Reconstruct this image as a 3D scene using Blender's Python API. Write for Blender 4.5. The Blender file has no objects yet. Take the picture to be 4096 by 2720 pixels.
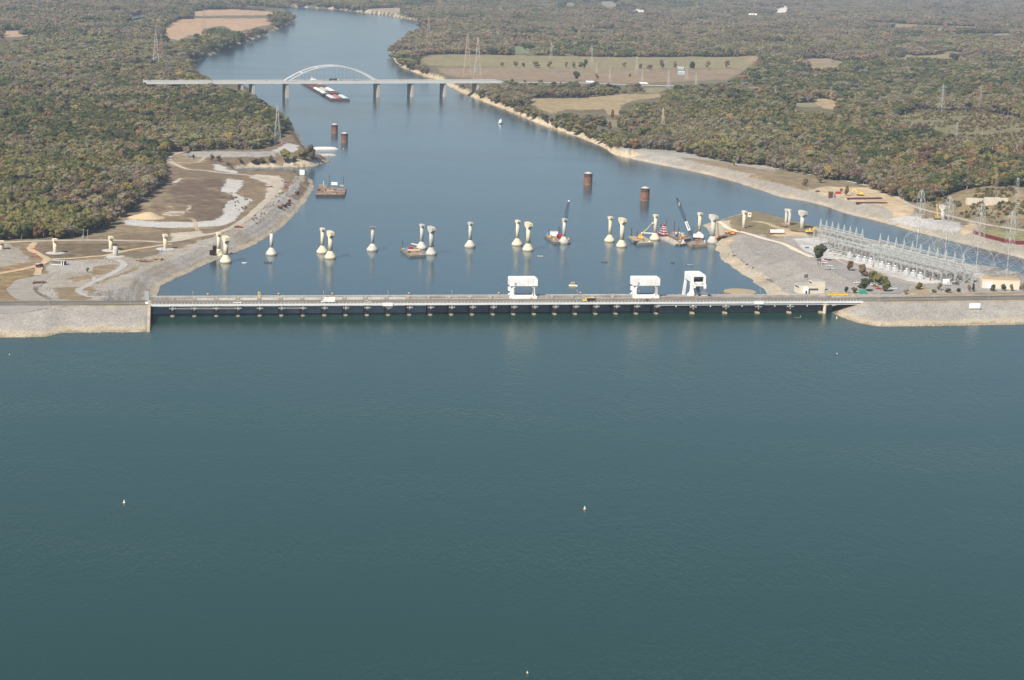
import bpy, math, random
import numpy as np
from mathutils import Vector

# ------------------------------------------------------------------ camera, sky, sun, exposure
FPX, CAMH, VH = 7500.0, 265.0, -246.0            # focal length in photo pixels, metres above the reservoir, horizon row
ROLL = math.radians(1.7)
PITCH = math.atan((1360 - VH) / FPX)
SUN_EL, SUN_AZ = math.radians(46), math.radians(36)   # shadows run away from the camera and 36 degrees to the right
sc = bpy.context.scene
col = sc.collection
fw = np.array([0, math.cos(PITCH), -math.sin(PITCH)])
up0 = np.array([0, math.sin(PITCH), math.cos(PITCH)])
rt0 = np.array([1.0, 0, 0])
RT = rt0 * math.cos(ROLL) + up0 * math.sin(ROLL)
UP = up0 * math.cos(ROLL) - rt0 * math.sin(ROLL)
cam_d = bpy.data.cameras.new('camera')
cam_d.sensor_fit = 'HORIZONTAL'; cam_d.sensor_width = 36.0
cam_d.lens = 36.0 * FPX / 4096.0
cam_d.clip_start = 1.0; cam_d.clip_end = 60000.0
cam = bpy.data.objects.new('camera', cam_d); col.objects.link(cam)
from mathutils import Matrix
M = Matrix(((RT[0], UP[0], -fw[0], 0), (RT[1], UP[1], -fw[1], 0), (RT[2], UP[2], -fw[2], CAMH), (0, 0, 0, 1)))
cam.matrix_world = M
sc.camera = cam

world = bpy.data.worlds.new('World'); sc.world = world; world.use_nodes = True
wn = world.node_tree; wn.nodes.clear()
sky = wn.nodes.new('ShaderNodeTexSky'); sky.sky_type = 'NISHITA'; sky.sun_disc = False
sky.sun_elevation = SUN_EL; sky.sun_rotation = math.pi + SUN_AZ
sky.altitude = 200; sky.air_density = 1.0; sky.dust_density = 1.3; sky.ozone_density = 1.3
bg = wn.nodes.new('ShaderNodeBackground'); bg.inputs['Strength'].default_value = 0.08
wo = wn.nodes.new('ShaderNodeOutputWorld')
wn.links.new(sky.outputs[0], bg.inputs[0]); wn.links.new(bg.outputs[0], wo.inputs[0])

sun_d = bpy.data.lights.new('sun', 'SUN'); sun_d.energy = 4.9; sun_d.angle = math.radians(0.53); sun_d.color = (1.0, 0.92, 0.79)
sun = bpy.data.objects.new('sun', sun_d); col.objects.link(sun)
sdir = Vector((math.sin(SUN_AZ) * math.cos(SUN_EL), math.cos(SUN_AZ) * math.cos(SUN_EL), -math.sin(SUN_EL)))
sun.rotation_euler = sdir.to_track_quat('-Z', 'Y').to_euler()
sun.location = (0, 0, 400)
sc.view_settings.view_transform = 'Standard'; sc.view_settings.look = 'None'
sc.view_settings.gamma = 1.0; sc.view_settings.use_curve_mapping = False
sc.view_settings.exposure = 0.48
sc.cycles.use_denoising = True
sc.cycles.max_bounces = 6; sc.cycles.diffuse_bounces = 2; sc.cycles.glossy_bounces = 2
sc.cycles.transparent_max_bounces = 4; sc.cycles.volume_bounces = 0
sc.cycles.caustics_reflective = False; sc.cycles.caustics_refractive = False

# ------------------------------------------------------------------ where a photo pixel lands in the place
TW = -17.0                                       # tailwater level; reservoir level is 0
def P(uv, z):
    d = fw + RT * ((uv[0] - 2048) / FPX) - UP * ((uv[1] - 1360) / FPX)
    return np.array([0, 0, CAMH]) + d * ((z - CAMH) / d[2])
def proj(x, y, z):
    q0, q1, q2 = x, y, z - CAMH
    zc = q1 * fw[1] + q2 * fw[2]
    return 2048 + FPX * (q0 * RT[0] + q1 * RT[1] + q2 * RT[2]) / zc, 1360 - FPX * (q0 * UP[0] + q1 * UP[1] + q2 * UP[2]) / zc
def scl(p): return FPX / (p[1] * fw[1] + (p[2] - CAMH) * fw[2])
K = 2.1464
def zz(ox, oy, k=K): return lambda x, y: (ox + x / k, oy + y / k)
Z1, Z2, Z3, Z4 = zz(0, 0), zz(1000, 0), zz(2000, 0), zz(3000, 0, 2.1478)
Z5, Z6, Z7, Z8 = zz(0, 680), zz(1000, 680), zz(2000, 680), zz(3000, 680, 2.1478)
ZA = zz(560, 1130, 3.935); ZB = zz(2700, 800, 3.92); ZC = zz(2560, 1050, 5.9025); ZF = lambda x, y: (x * 1.73486, y * 1.73486)
def pl(fn, s):                                   # 'x,y x,y' -> list of photo pixels
    return [fn(*map(float, q.split(','))) for q in s.split()]

# the dam's own frame: a runs along the dam from the first pier, t downstream, z up
D0 = P(ZA(512, 548), 0.0)
DE = np.array([342.3, 61.9, 0.0]); DE /= np.linalg.norm(DE)
DN = np.array([-DE[1], DE[0], 0.0]); DANG = math.atan2(DE[1], DE[0])
def D(a, t, z=0.0): return D0 + DE * a + DN * t + np.array([0, 0, z])
def to_at(x, y): return (x - D0[0]) * DE[0] + (y - D0[1]) * DE[1], (x - D0[0]) * DN[0] + (y - D0[1]) * DN[1]

# ------------------------------------------------------------------ numeric helpers
def vnoise(x, y, s, seed=0):
    x = np.asarray(x, float) / s + 1000.0; y = np.asarray(y, float) / s + 1000.0
    xi = np.floor(x).astype(np.int64); yi = np.floor(y).astype(np.int64)
    fx = x - xi; fy = y - yi; fx = fx * fx * (3 - 2 * fx); fy = fy * fy * (3 - 2 * fy)
    def hs(i, j):
        n = (i * 374761393 + j * 668265263 + seed * 974711) & 0x7fffffff
        n = ((n ^ (n >> 13)) * 1274126177) & 0x7fffffff
        return ((n ^ (n >> 16)) & 0xffff) / 65535.0
    return (hs(xi, yi) * (1 - fx) + hs(xi + 1, yi) * fx) * (1 - fy) + (hs(xi, yi + 1) * (1 - fx) + hs(xi + 1, yi + 1) * fx) * fy
def fbm(x, y, s, seed=0, o=3): return sum(vnoise(x, y, s / 2 ** k, seed + k) * .5 ** k for k in range(o)) / sum(.5 ** k for k in range(o))
def inpoly(x, y, poly):
    x = np.asarray(x, float); y = np.asarray(y, float); r = np.zeros(x.shape, bool)
    n = len(poly)
    for i in range(n):
        x0, y0 = poly[i][:2]; x1, y1 = poly[(i + 1) % n][:2]
        if y0 == y1: continue
        c = ((y0 > y) != (y1 > y)) & (x < (x1 - x0) * (y - y0) / (y1 - y0) + x0); r ^= c
    return r
def dline(x, y, pts, closed=False):
    x = np.asarray(x, float); y = np.asarray(y, float); best = np.full(x.shape, 1e12)
    n = len(pts)
    for i in range(n if closed else n - 1):
        x0, y0 = pts[i][:2]; x1, y1 = pts[(i + 1) % n][:2]
        dx, dy = x1 - x0, y1 - y0; L = dx * dx + dy * dy + 1e-9
        s = np.clip(((x - x0) * dx + (y - y0) * dy) / L, 0, 1)
        best = np.minimum(best, (x - x0 - s * dx) ** 2 + (y - y0 - s * dy) ** 2)
    return np.sqrt(best)
def sstep(a, b, v): s = np.clip((v - a) / (b - a), 0, 1); return s * s * (3 - 2 * s)

# ------------------------------------------------------------------ materials
MATS = {}
def mat(name, c, rough=0.8, var=0.15, scale=0.5, metal=0.0, bump=0.0, spec=0.3, c2=None, scale2=None):
    """plain procedural material: colour broken up by two noises in world space"""
    if name in MATS: return MATS[name]
    m = bpy.data.materials.new(name); m.use_nodes = True; nt = m.node_tree; N = nt.nodes; Lk = nt.links
    b = N['Principled BSDF']
    b.inputs['Roughness'].default_value = rough; b.inputs['Metallic'].default_value = metal
    b.inputs['Specular IOR Level'].default_value = spec
    geo = N.new('ShaderNodeNewGeometry')
    n1 = N.new('ShaderNodeTexNoise'); n1.inputs['Scale'].default_value = scale; n1.inputs['Detail'].default_value = 5
    Lk.new(geo.outputs['Position'], n1.inputs['Vector'])
    mp = N.new('ShaderNodeMapRange'); mp.inputs[1].default_value = 0.3; mp.inputs[2].default_value = 0.7
    mp.inputs[3].default_value = 1 - var; mp.inputs[4].default_value = 1 + var
    Lk.new(n1.outputs[0], mp.inputs[0])
    mx = N.new('ShaderNodeMix'); mx.data_type = 'RGBA'; mx.blend_type = 'MULTIPLY'; mx.inputs[0].default_value = 1.0
    mx.inputs[6].default_value = (*c, 1)
    if c2 is not None:
        n2 = N.new('ShaderNodeTexNoise'); n2.inputs['Scale'].default_value = scale2 or scale * 0.3; n2.inputs['Detail'].default_value = 4
        Lk.new(geo.outputs['Position'], n2.inputs['Vector'])
        mp2 = N.new('ShaderNodeMapRange'); mp2.inputs[1].default_value = 0.42; mp2.inputs[2].default_value = 0.62
        Lk.new(n2.outputs[0], mp2.inputs[0])
        m2 = N.new('ShaderNodeMix'); m2.data_type = 'RGBA'; m2.inputs[6].default_value = (*c, 1); m2.inputs[7].default_value = (*c2, 1)
        Lk.new(mp2.outputs[0], m2.inputs[0]); Lk.new(m2.outputs[2], mx.inputs[6])
    cb = N.new('ShaderNodeCombineColor')
    for i in range(3): Lk.new(mp.outputs[0], cb.inputs[i])
    Lk.new(cb.outputs[0], mx.inputs[7]); Lk.new(mx.outputs[2], b.inputs['Base Color'])
    if bump > 0:
        bp = N.new('ShaderNodeBump'); bp.inputs['Strength'].default_value = 0.6; bp.inputs['Distance'].default_value = bump
        Lk.new(n1.outputs[0], bp.inputs['Height']); Lk.new(bp.outputs[0], b.inputs['Normal'])
    MATS[name] = m; return m
WHITE = mat('white_paint', (.80, .80, .79), .45, .03, .4)
CONC = mat('concrete', (.40, .38, .34), .85, .12, .6, c2=(.33, .32, .30))
CONC_L = mat('pale_concrete', (.50, .48, .44), .85, .10, .5, c2=(.43, .42, .40))
CREAM = mat('cream_concrete', (.66, .58, .42), .85, .06, .4, c2=(.58, .51, .38))
GREYPIER = mat('grey_concrete', (.52, .50, .44), .85, .12, .5, c2=(.40, .39, .36))
WETCONC = mat('stained_concrete', (.17, .14, .10), .8, .2, .9)
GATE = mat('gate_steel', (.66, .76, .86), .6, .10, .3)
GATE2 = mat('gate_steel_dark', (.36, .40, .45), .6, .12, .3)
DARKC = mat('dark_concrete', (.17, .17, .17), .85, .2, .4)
ASPH = mat('asphalt', (.135, .128, .12), .9, .14, .3, c2=(.17, .16, .148), scale2=.06)
DECKC = mat('deck_concrete', (.29, .275, .25), .9, .2, .4, c2=(.22, .205, .185))
RUSTY = mat('rusty_steel', (.15, .06, .035), .85, .35, .8, c2=(.09, .045, .03))
RUSTTAN = mat('weathered_timber', (.30, .23, .16), .9, .3, .5, c2=(.18, .12, .08))
CELLB = mat('cell_steel', (.24, .115, .075), .8, .25, .5, c2=(.17, .085, .06))
STEEL = mat('galvanised_steel', (.42, .43, .42), .5, .08, .6, metal=.2)
STEELD = mat('dull_steel', (.24, .25, .25), .6, .1, .6, metal=.2)
PYL = mat('pylon_steel', (.38, .39, .38), .5, .1, .3, metal=.1)
PYLR = mat('pylon_red', (.45, .20, .14), .6, .1, .3)
PYLY = mat('pylon_pale_yellow', (.55, .52, .33), .6, .1, .3)
GREYP = mat('grey_paint', (.35, .37, .38), .5, .08, .5)
BLACK = mat('black_rubber', (.02, .02, .02), .7, .2, 1)
GLASS = mat('dark_glass', (.02, .025, .03), .08, .1, .5, spec=.6)
RED = mat('red_paint', (.40, .03, .03), .4, .1, .5)
MAROON = mat('maroon_paint', (.16, .015, .035), .35, .1, .5)
YELLOW = mat('yellow_paint', (.75, .50, .06), .45, .08, .5)
ORANGE = mat('orange_paint', (.80, .30, .03), .5, .05, .5)
BLUE = mat('blue_paint', (.08, .25, .55), .5, .1, .5)
BLUEBOOM = mat('blue_boom_paint', (.035, .05, .075), .5, .1, .5)
GREENP = mat('teal_paint', (.04, .28, .20), .5, .1, .5)
SAND = mat('sand', (.46, .36, .22), .95, .12, .6, bump=.1)
TANPAD = mat('tan_gravel_fill', (.34, .265, .17), .95, .12, .8, c2=(.30, .24, .16))
ROOFT = mat('tan_roof', (.42, .28, .15), .9, .08, .4)
ROOFG = mat('grey_roof', (.33, .32, .30), .9, .1, .4)
BRICK = mat('cream_brick', (.62, .56, .46), .85, .06, .6)
BROWNB = mat('brown_block', (.20, .17, .15), .85, .1, .8)
SKIN = mat('skin', (.45, .28, .2), .6, .05, 2)
DENIM = mat('dark_cloth', (.05, .06, .09), .9, .1, 3)
GROCK = mat('riprap_stone', (.40, .38, .36), .95, .25, .7)
TROCK = mat('tan_stone', (.42, .35, .25), .95, .25, .7)
STUBBLE = None

# ------------------------------------------------------------------ mesh helpers
class MB:
    def __init__(self): self.v = []; self.f = []
    def add(self, vs, fs):
        o = len(self.v); self.v += [tuple(map(float, p)) for p in vs]; self.f += [tuple(i + o for i in q) for q in fs]; return self
    def box(self, c, s, rz=0.0, taper=1.0):
        cx, cy, cz = c; hx, hy, hz = s[0] / 2, s[1] / 2, s[2] / 2; cr, sr = math.cos(rz), math.sin(rz); vs = []
        for z, k in ((-hz, 1.0), (hz, taper)):
            for x, y in ((-hx, -hy), (hx, -hy), (hx, hy), (-hx, hy)):
                x *= k; y *= k; vs.append((cx + x * cr - y * sr, cy + x * sr + y * cr, cz + z))
        return self.add(vs, [(3, 2, 1, 0), (4, 5, 6, 7), (0, 1, 5, 4), (1, 2, 6, 5), (2, 3, 7, 6), (3, 0, 4, 7)])
    def cyl(self, p0, p1, r0, r1=None, n=10, cap=True):
        r1 = r0 if r1 is None else r1; p0 = Vector(p0); p1 = Vector(p1); d = (p1 - p0).normalized()
        a = d.orthogonal().normalized(); b = d.cross(a); vs = []
        for p, r in ((p0, r0), (p1, r1)):
            for i in range(n):
                t = 2 * math.pi * i / n; vs.append(p + a * (r * math.cos(t)) + b * (r * math.sin(t)))
        fs = [(i, (i + 1) % n, n + (i + 1) % n, n + i) for i in range(n)]
        if cap: fs += [tuple(range(n - 1, -1, -1)), tuple(range(n, 2 * n))]
        return self.add(vs, fs)
    def bar(self, p0, p1, w=0.2): return self.cyl(p0, p1, w * .6, n=3, cap=False)
    def lathe(self, prof, n=20, c=(0, 0, 0)):
        vs = []; m = len(prof)
        for r, z in prof:
            for i in range(n):
                t = 2 * math.pi * i / n; vs.append((c[0] + r * math.cos(t), c[1] + r * math.sin(t), c[2] + z))
        fs = [(k * n + i, k * n + (i + 1) % n, (k + 1) * n + (i + 1) % n, (k + 1) * n + i) for k in range(m - 1) for i in range(n)]
        fs += [tuple(range(n - 1, -1, -1)), tuple(range((m - 1) * n, m * n))]
        return self.add(vs, fs)
    def prism(self, poly, z0, z1):
        n = len(poly); vs = [(p[0], p[1], z0) for p in poly] + [(p[0], p[1], z1) for p in poly]
        return self.add(vs, [tuple(range(n - 1, -1, -1)), tuple(range(n, 2 * n))] + [(i, (i + 1) % n, n + (i + 1) % n, n + i) for i in range(n)])
    def slab(self, poly, axis, y0, y1):
        """outline in the (u, z) plane pushed along x ('x') or y ('y')"""
        n = len(poly); vs = []
        for w in (y0, y1):
            for u, z in poly: vs.append((u, w, z) if axis == 'y' else (w, u, z))
        return self.add(vs, [tuple(range(n - 1, -1, -1)), tuple(range(n, 2 * n))] + [(i, (i + 1) % n, n + (i + 1) % n, n + i) for i in range(n)])
    def mesh(self, name, m, smooth=False):
        me = bpy.data.meshes.new(name); me.from_pydata(self.v, [], self.f); me.update()
        import bmesh as _b
        bm = _b.new(); bm.from_mesh(me); _b.ops.recalc_face_normals(bm, faces=bm.faces); bm.to_mesh(me); bm.free()
        for q in (m if isinstance(m, (list, tuple)) else [m]): me.materials.append(q)
        if smooth: me.shade_smooth()
        return me
    def build(self, name, m, parent=None, smooth=False):
        o = bpy.data.objects.new(name, self.mesh(name, m, smooth)); col.objects.link(o)
        if parent is not None: o.parent = parent
        return o
def tag(o, label=None, cat=None, group=None, kind=None):
    if label: o['label'] = label
    if cat: o['category'] = cat
    if group: o['group'] = group
    if kind: o['kind'] = kind
    return o
def thing(name, label, cat, loc=(0, 0, 0), rz=0.0, group=None):
    o = bpy.data.objects.new(name, None); col.objects.link(o); o.empty_display_size = 1
    o.location = tuple(map(float, loc)); o.rotation_euler = (0, 0, rz); return tag(o, label, cat, group)
KIDS = {}
def dup(root, loc, rz, label, scale=1.0):
    r = root.copy(); col.objects.link(r); r.location = tuple(map(float, loc)); r.rotation_euler = (0, 0, rz); r['label'] = label
    r.scale = (scale,) * 3
    for ch in root.children:
        c = ch.copy(); col.objects.link(c); c.parent = r
        for g in ch.children:
            d = g.copy(); col.objects.link(d); d.parent = c
    return r
def inst(name, me, parent=None, loc=(0, 0, 0), rz=0.0, sc_=None):
    o = bpy.data.objects.new(name, me); col.objects.link(o); o.location = tuple(map(float, loc)); o.rotation_euler = (0, 0, rz)
    if sc_ is not None: o.scale = sc_ if hasattr(sc_, '__len__') else (sc_,) * 3
    if parent is not None: o.parent = parent
    return o

# ------------------------------------------------------------------ the land: rivers, banks, hills
LSH = pl(ZF, '372,658 410,640 440,628 470,612 492,603 515,592 545,582 570,572 590,563 610,550 637,535 655,520 670,505 690,485 705,465 718,447 725,428 722,416 700,406 650,404 560,405 549,397 545,389 600,386 680,386 720,384 745,377 762,371 740,368 726,364 712,350 700,335 692,320 686,308 679,297 660,272 640,258 620,245 605,235 590,222 580,210 570,205 535,200 505,193 490,185 470,175 455,166 445,157 438,148 460,140 480,130 520,115 560,100 600,85 640,68 668,55 680,45 676,34 660,22 620,18 580,14 540,8 500,1 440,-6')
FSH = pl(ZF, '520,-4 560,5 620,11 700,17 780,22 860,32 920,40 960,47 985,57 975,63 940,80 915,100 903,115 902,128 910,140 925,155 950,165 975,175 1000,182 1020,190 1035,200 1060,212 1090,225 1120,237 1160,252 1200,268 1240,285 1290,303 1330,315 1370,332 1400,345 1405,352 1420,358 1460,368 1520,380 1580,392 1640,405 1700,422 1760,442 1800,455 1830,460 1870,467 1900,475 1940,490 2000,505 2060,520 2120,538 2180,553 2240,568 2300,582 2361,597 2480,628')
NSH = pl(ZF, '2480,668 2361,640 2277,628 2200,606 2100,581 2000,553 1900,531 1850,518 1800,504 1765,496 1725,490 1690,498 1650,510 1628,516')
PSH = pl(ZB, '430,400 520,480 545,530 560,600 640,700 620,770 680,830 740,960 860,1040 970,1100 1040,1160 1180,1240 1260,1320 1380,1400 1400,1460')
RIV_PX = LSH + FSH + NSH + PSH
RIV = [P(q, TW)[:2] for q in RIV_PX]
_rb = P(PSH[-1], TW)[:2]; _ab = to_at(*_rb)[0]
RIV += [D(_ab + 3, 18)[:2], D(-13, 18)[:2], D(-19, 40)[:2]]
RIV = [np.array(q) for q in RIV]
NAT = [P(q, TW)[:2] for q in FSH]                # natural right bank
def river_d(x, y):
    d = dline(x, y, RIV, True); s = inpoly(x, y, RIV)
    return np.where(s, -d, d)
CREST = 8.6
def crest_shift(a): return np.maximum(0, a - 505) * 0.045
def hfun(x, y):
    x = np.asarray(x, float); y = np.asarray(y, float)
    a, t = to_at(x, y); t = t - crest_shift(a)
    d = river_d(x, y)
    d = d + (fbm(x, y, 14, 3) - .5) * 5 * sstep(1200, 1700, y) + (vnoise(x, y, 60, 5) - .5) * 10 * sstep(2200, 3200, y)
    base = -8.5 + 3 * (fbm(x, y, 400, 11) - .5) + 22 * (fbm(x, y, 1500, 17) - .42) * sstep(3800, 6500, y)
    r = x / np.maximum(y, 1)
    base = base + 20 * sstep(.165, .27, r) * sstep(45, 230, d) * sstep(1500, 1750, y) * (1 - .5 * sstep(3500, 5000, y)) + 5 * (fbm(x, y, 120, 9) - .5) * sstep(.15, .2, r) * sstep(40, 120, d)
    base = np.where((r > .07) & (y < 1800) & (t < 260) & (t > 0) & (d > 0) & (a > 300), np.maximum(base * 0 - 4.0, -4.0), base)
    lef = a < 200
    emb = np.where(lef, CREST - np.maximum(0, t - 18) / 8.5, CREST - np.maximum(0, t - 30) / 2.3)
    land = np.maximum(base, np.where(t > 0, emb, -50))
    k = np.where(lef & (y < 2600), .42, np.where(r > .06, .33, .8))
    k = np.where((y > 2200) & (r < .06), .7, np.where(y > 2540, .7, k))
    k = np.where(lef & (t < 60), .8, k)
    ds = np.where(d > 0, np.minimum(land, -17.4 + d * k + .2 * np.sin(d)), np.maximum(-17.4 + d * .25, -24))
    el = CREST - np.maximum(0, -t - 14 * sstep(-70, -85, a)) / 5.7
    ang = np.maximum(0, 507 - a) * 2.0
    er = CREST - np.hypot(np.maximum(0, -t), ang) / 5.7
    us = np.where(a < -15.6, el, np.where(a > 470, er, -12.0)) + (fbm(x, y, 9, 23) - .5) * .7 * (t < -1)
    us = np.maximum(us, -12)
    return np.where(t < 19, us, ds)
def ground(uv, lo=-17.5, hi=40.0, dz=0.0):
    p1 = P(uv, hi); p0 = P(uv, lo); s = np.linspace(0, 1, 90); q = p1[None] * (1 - s[:, None]) + p0[None] * s[:, None]
    hh = np.maximum(hfun(q[:, 0], q[:, 1]), TW); below = q[:, 2] <= hh
    i = int(np.argmax(below)) if below.any() else len(s) - 1
    if i == 0: i = 1
    a, b = q[i - 1], q[i]; ga = a[2] - hh[i - 1]; gb = b[2] - hh[i]
    w = ga / (ga - gb) if ga != gb else 0
    r = a * (1 - w) + b * w; r[2] = float(np.maximum(hfun(r[0:1], r[1:2]), TW)[0]) + dz
    return r
def gpoly(px): return [ground(q)[:2] for q in px]
def hz(x, y): return float(hfun(np.array([x]), np.array([y]))[0])

# terrain sheet: one tessellation that widens with distance
ys = [1120.0]
while ys[-1] < 2150: ys.append(ys[-1] + 3.0)
while ys[-1] < 16000: ys.append(ys[-1] + max(3.0, (ys[-1] - 2150) * .007 + 3.0))
ys = np.array(ys); NX = 760
xi = np.linspace(-1, 1, NX); xi = .55 * xi + .45 * xi ** 3
GX = xi[None, :] * (ys[:, None] * .36 + 90); GY = np.repeat(ys[:, None], NX, 1)
gx = GX.ravel(); gy = GY.ravel(); gz = hfun(gx, gy)
gd = river_d(gx, gy); ga_, gt_ = to_at(gx, gy); gt_ = gt_ - crest_shift(ga_)
wx = gx + (fbm(gx, gy, 10, 31) - .5) * 9 * np.clip(gy / 2500, .5, 3); wy = gy + (fbm(gx, gy, 10, 32) - .5) * 14 * np.clip(gy / 2500, .5, 3)
C = np.zeros((len(gx), 4)); C[:, :3] = (.135, .115, .070)
def paint(mask, c, rock=0.0, soft=None):
    C[mask, :3] = c; C[mask, 3] = rock
def zone(px, c, rock=0.0, jag=1.0, thr=None):
    pg = gpoly(px); xs = [q[0] for q in pg]; yy = [q[1] for q in pg]
    b = (gx > min(xs) - 40) & (gx < max(xs) + 40) & (gy > min(yy) - 60) & (gy < max(yy) + 60)
    ix = np.nonzero(b)[0]
    if len(ix) == 0: return
    m = inpoly(gx[ix] + (wx[ix] - gx[ix]) * jag, gy[ix] + (wy[ix] - gy[ix]) * jag, pg)
    if thr is not None: m &= fbm(gx[ix], gy[ix], 12, 77) > thr
    C[ix[m], :3] = c; C[ix[m], 3] = rock
GRASS_B = (.165, .122, .078); RIP = (.322, .302, .274); RIPW = (.43, .42, .40); DIRT = (.42, .33, .215); TANROAD = (.40, .355, .285)
FIELD_T = (.37, .25, .155); FIELD_G = (.215, .185, .098); FIELD_B = (.225, .168, .108)
# forest floor tint
n_ = fbm(gx, gy, 160, 41); C[:, :3] *= (.75 + .5 * n_)[:, None]
MEADOW = lambda x, y: (fbm(x, y, 330, 201) > .66) & (y > 4100) & (x / y > np.where(y > 5600, .0, .13)) & (y < 9500)
md_ = MEADOW(gx, gy); C[md_, :3] = (.23, .19, .105)
# cleared land, in photo pixels
LEFT_CLEAR = pl(ZF, '-60,556 130,552 195,545 250,525 290,495 330,460 365,430 385,400 378,378 388,352 410,348 450,349 520,345 600,346 628,332 660,300 695,300 770,330 790,372 760,440 540,660 340,700 -60,712')
RIGHT_CLEAR = pl(ZF, '1395,343 1470,344 1540,346 1600,358 1690,377 1760,384 1830,397 1900,414 1960,419 2020,439 2060,455 2110,470 2160,462 2210,440 2260,432 2480,430 2480,720 1500,720 1500,420')
SCRUB = pl(ZF, '2060,272 2110,252 2180,256 2280,260 2420,285 2420,345 2300,347 2230,337 2150,322 2090,302')
FIELDS = [
 (pl(Z1, '-40,262 150,262 337,286 330,327 280,307 90,322 -40,295'), FIELD_T),
 (pl(Z1, '1612,128 1640,95 1720,86 2000,80 2300,98 2363,112 2363,130 2000,132 1640,137') , FIELD_T),
 (pl(Z1, '1405,210 1540,163 1700,157 2150,158 2361,158 2361,190 2280,212 2060,268 1985,252 1900,220 1770,240 1745,302 1620,302 1540,347 1440,332 1372,290'), FIELD_T),
 (pl(Z2, '0,92 80,95 195,105 205,125 0,130'), FIELD_T), (pl(Z2, '0,158 225,156 180,212 0,238'), FIELD_T),
 (pl(Z2, '1420,512 1600,465 2361,473 2400,575 1750,572 1560,565'), FIELD_G),
 (pl(Z3, '-20,475 200,480 800,485 1200,490 1800,490 2262,480 2110,588 1500,590 600,585 -20,578'), FIELD_G),
 (pl(Z2, '1600,580 2361,578 2361,692 2000,682 1720,652 1620,610'), FIELD_B),
 (pl(Z3, '-20,578 600,585 1500,592 2110,590 1960,682 1700,692 1500,700 1200,712 600,702 -20,690'), FIELD_B),
 (pl(Z3, '155,838 400,845 700,843 1000,810 1400,803 1400,832 1150,862 1040,912 1030,988 930,985 900,935 700,948 560,938 450,978 330,932 250,872'), (.29, .225, .125)),
 (pl(Z3, '640,1035 1000,1030 1060,1062 1300,1055 1200,1082 950,1092 800,1062'), (.21, .165, .10)),
 (pl(Z3, '70,395 190,390 285,432 285,458 100,462'), (.15, .18, .09)),
 (pl(Z3, '450,420 640,412 640,432 460,438'), (.17, .17, .10)),
 (pl(Z4, '405,562 560,572 790,572 790,592 650,602 500,592'), (.28, .21, .12)), (pl(Z4, '470,503 720,503 720,552 480,547'), (.25, .19, .12)),
 (pl(Z4, '550,850 620,838 770,880 735,942 640,932 560,892'), (.34, .25, .15)), (pl(Z4, '-20,483 112,483 60,522 -20,552'), (.27, .20, .12)),
 (pl(Z4, '1230,470 1400,470 1380,520 1330,490'), (.22, .19, .13)), (pl(Z4, '240,890 560,880 580,920 300,920'), (.20, .19, .10)),
 (pl(Z2, '930,82 1280,63 1352,100 1250,117'), (.30, .25, .19)), (pl(Z4, '720,325 800,330 800,350 740,345'), (.25, .20, .15)),
 (pl(Z3, '530,22 680,20 670,40 560,48'), (.21, .18, .12)), (pl(Z3, '820,12 1030,8 1020,50 900,60'), (.23, .20, .14)),
 (pl(Z1, '480,14 590,12 590,24 490,26'), FIELD_T), (pl(Z3, '1830,835 2100,840 2090,862 1900,858'), (.22, .21, .11)),
 (pl(Z3, '1240,750 1400,752 1400,800 1250,800'), (.20, .18, .10)),
]
QUARRY = [pl(Z4, '165,108 250,75 270,45 350,45 355,70 300,108'), pl(Z3, '960,95 1130,90 1170,62 1200,82 1310,95 1300,104 1100,104'), pl(Z3, '1880,98 1955,92 1955,104'), pl(Z3, '2310,105 2361,90 2361,108')]
for pg, c in FIELDS: zone(pg, c)
fm = fbm(gx, gy, 90, 55)
for q in QUARRY: zone(q, (.60, .56, .50), .3, .4)
zone(LEFT_CLEAR, GRASS_B); zone(RIGHT_CLEAR, (.185, .150, .092)); zone(SCRUB, (.16, .145, .075))
# banks by distance from the water and by level
near = gy < 2600
paint(near & (gd > 0) & (gd < 34 + (wx - gx) * 2) & (gx < 0) & (gy < 1980), RIP, 1.0)
rb = dline(gx, gy, NAT)
paint((gd > 0) & (rb < 44 + (wx - gx) * 2) & (gx > 100) & (gy < 2540), (.285, .258, .218), .9)
# peninsula between the tailrace and the lock channel
PEN = (gd > -3) & (ga_ > 300) & (gt_ > 19) & (rb > 60) & (gy < 1800)
paint(PEN, (.268, .254, .233), .8)
GREYZ = ['0,615 100,640 180,690 240,750 260,785 180,810 0,835 -60,840 -60,610',
 '395,850 420,800 470,775 640,775 900,765 1000,760 1100,740 1200,700 1450,690 1560,700 1770,690 1850,740 1775,810 1700,840 1500,930 1300,1020 1180,1090 1150,1125 800,1125 500,1128 400,1085 330,1035 290,1000 350,960 450,910 400,890']
for s in GREYZ: zone(pl(Z5, s), RIP, 1.0)
for s in ('820,830 1000,812 1012,850 900,890 800,905', '470,1010 700,1000 650,1040 800,1100 700,1122 500,1105', '850,955 1100,862 1180,826 1222,840 1050,905 880,965', '710,1010 800,1000 855,1050 760,1065', '560,930 760,900 820,930 640,960'):
    zone(pl(Z5, s), (.215, .165, .10), .3, 1.6)
zone(pl(Z5, '-60,840 200,800 300,860 290,890 140,945 60,1000 50,1060 180,1130 -60,1140'), (.20, .145, .075))
zone(pl(Z5, '1270,310 1420,200 1560,90 1900,70 1910,150 1890,185 2035,240 1930,330 1900,400 1800,440 1390,440 1690,410 1560,400 1660,300 1450,300 1370,370'), (.118, .084, .058), 0, 1.0)
zone(pl(Z5, '320,640 900,625 1380,630 1300,655 1100,690 900,735 600,755 440,750 340,715'), (.128, .098, .062), 0, 1.2)
zone(pl(Z5, '1080,700 1200,700 1360,695 1370,720 1200,760 1060,745'), (.15, .12, .085), .4, 1.5)
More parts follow.
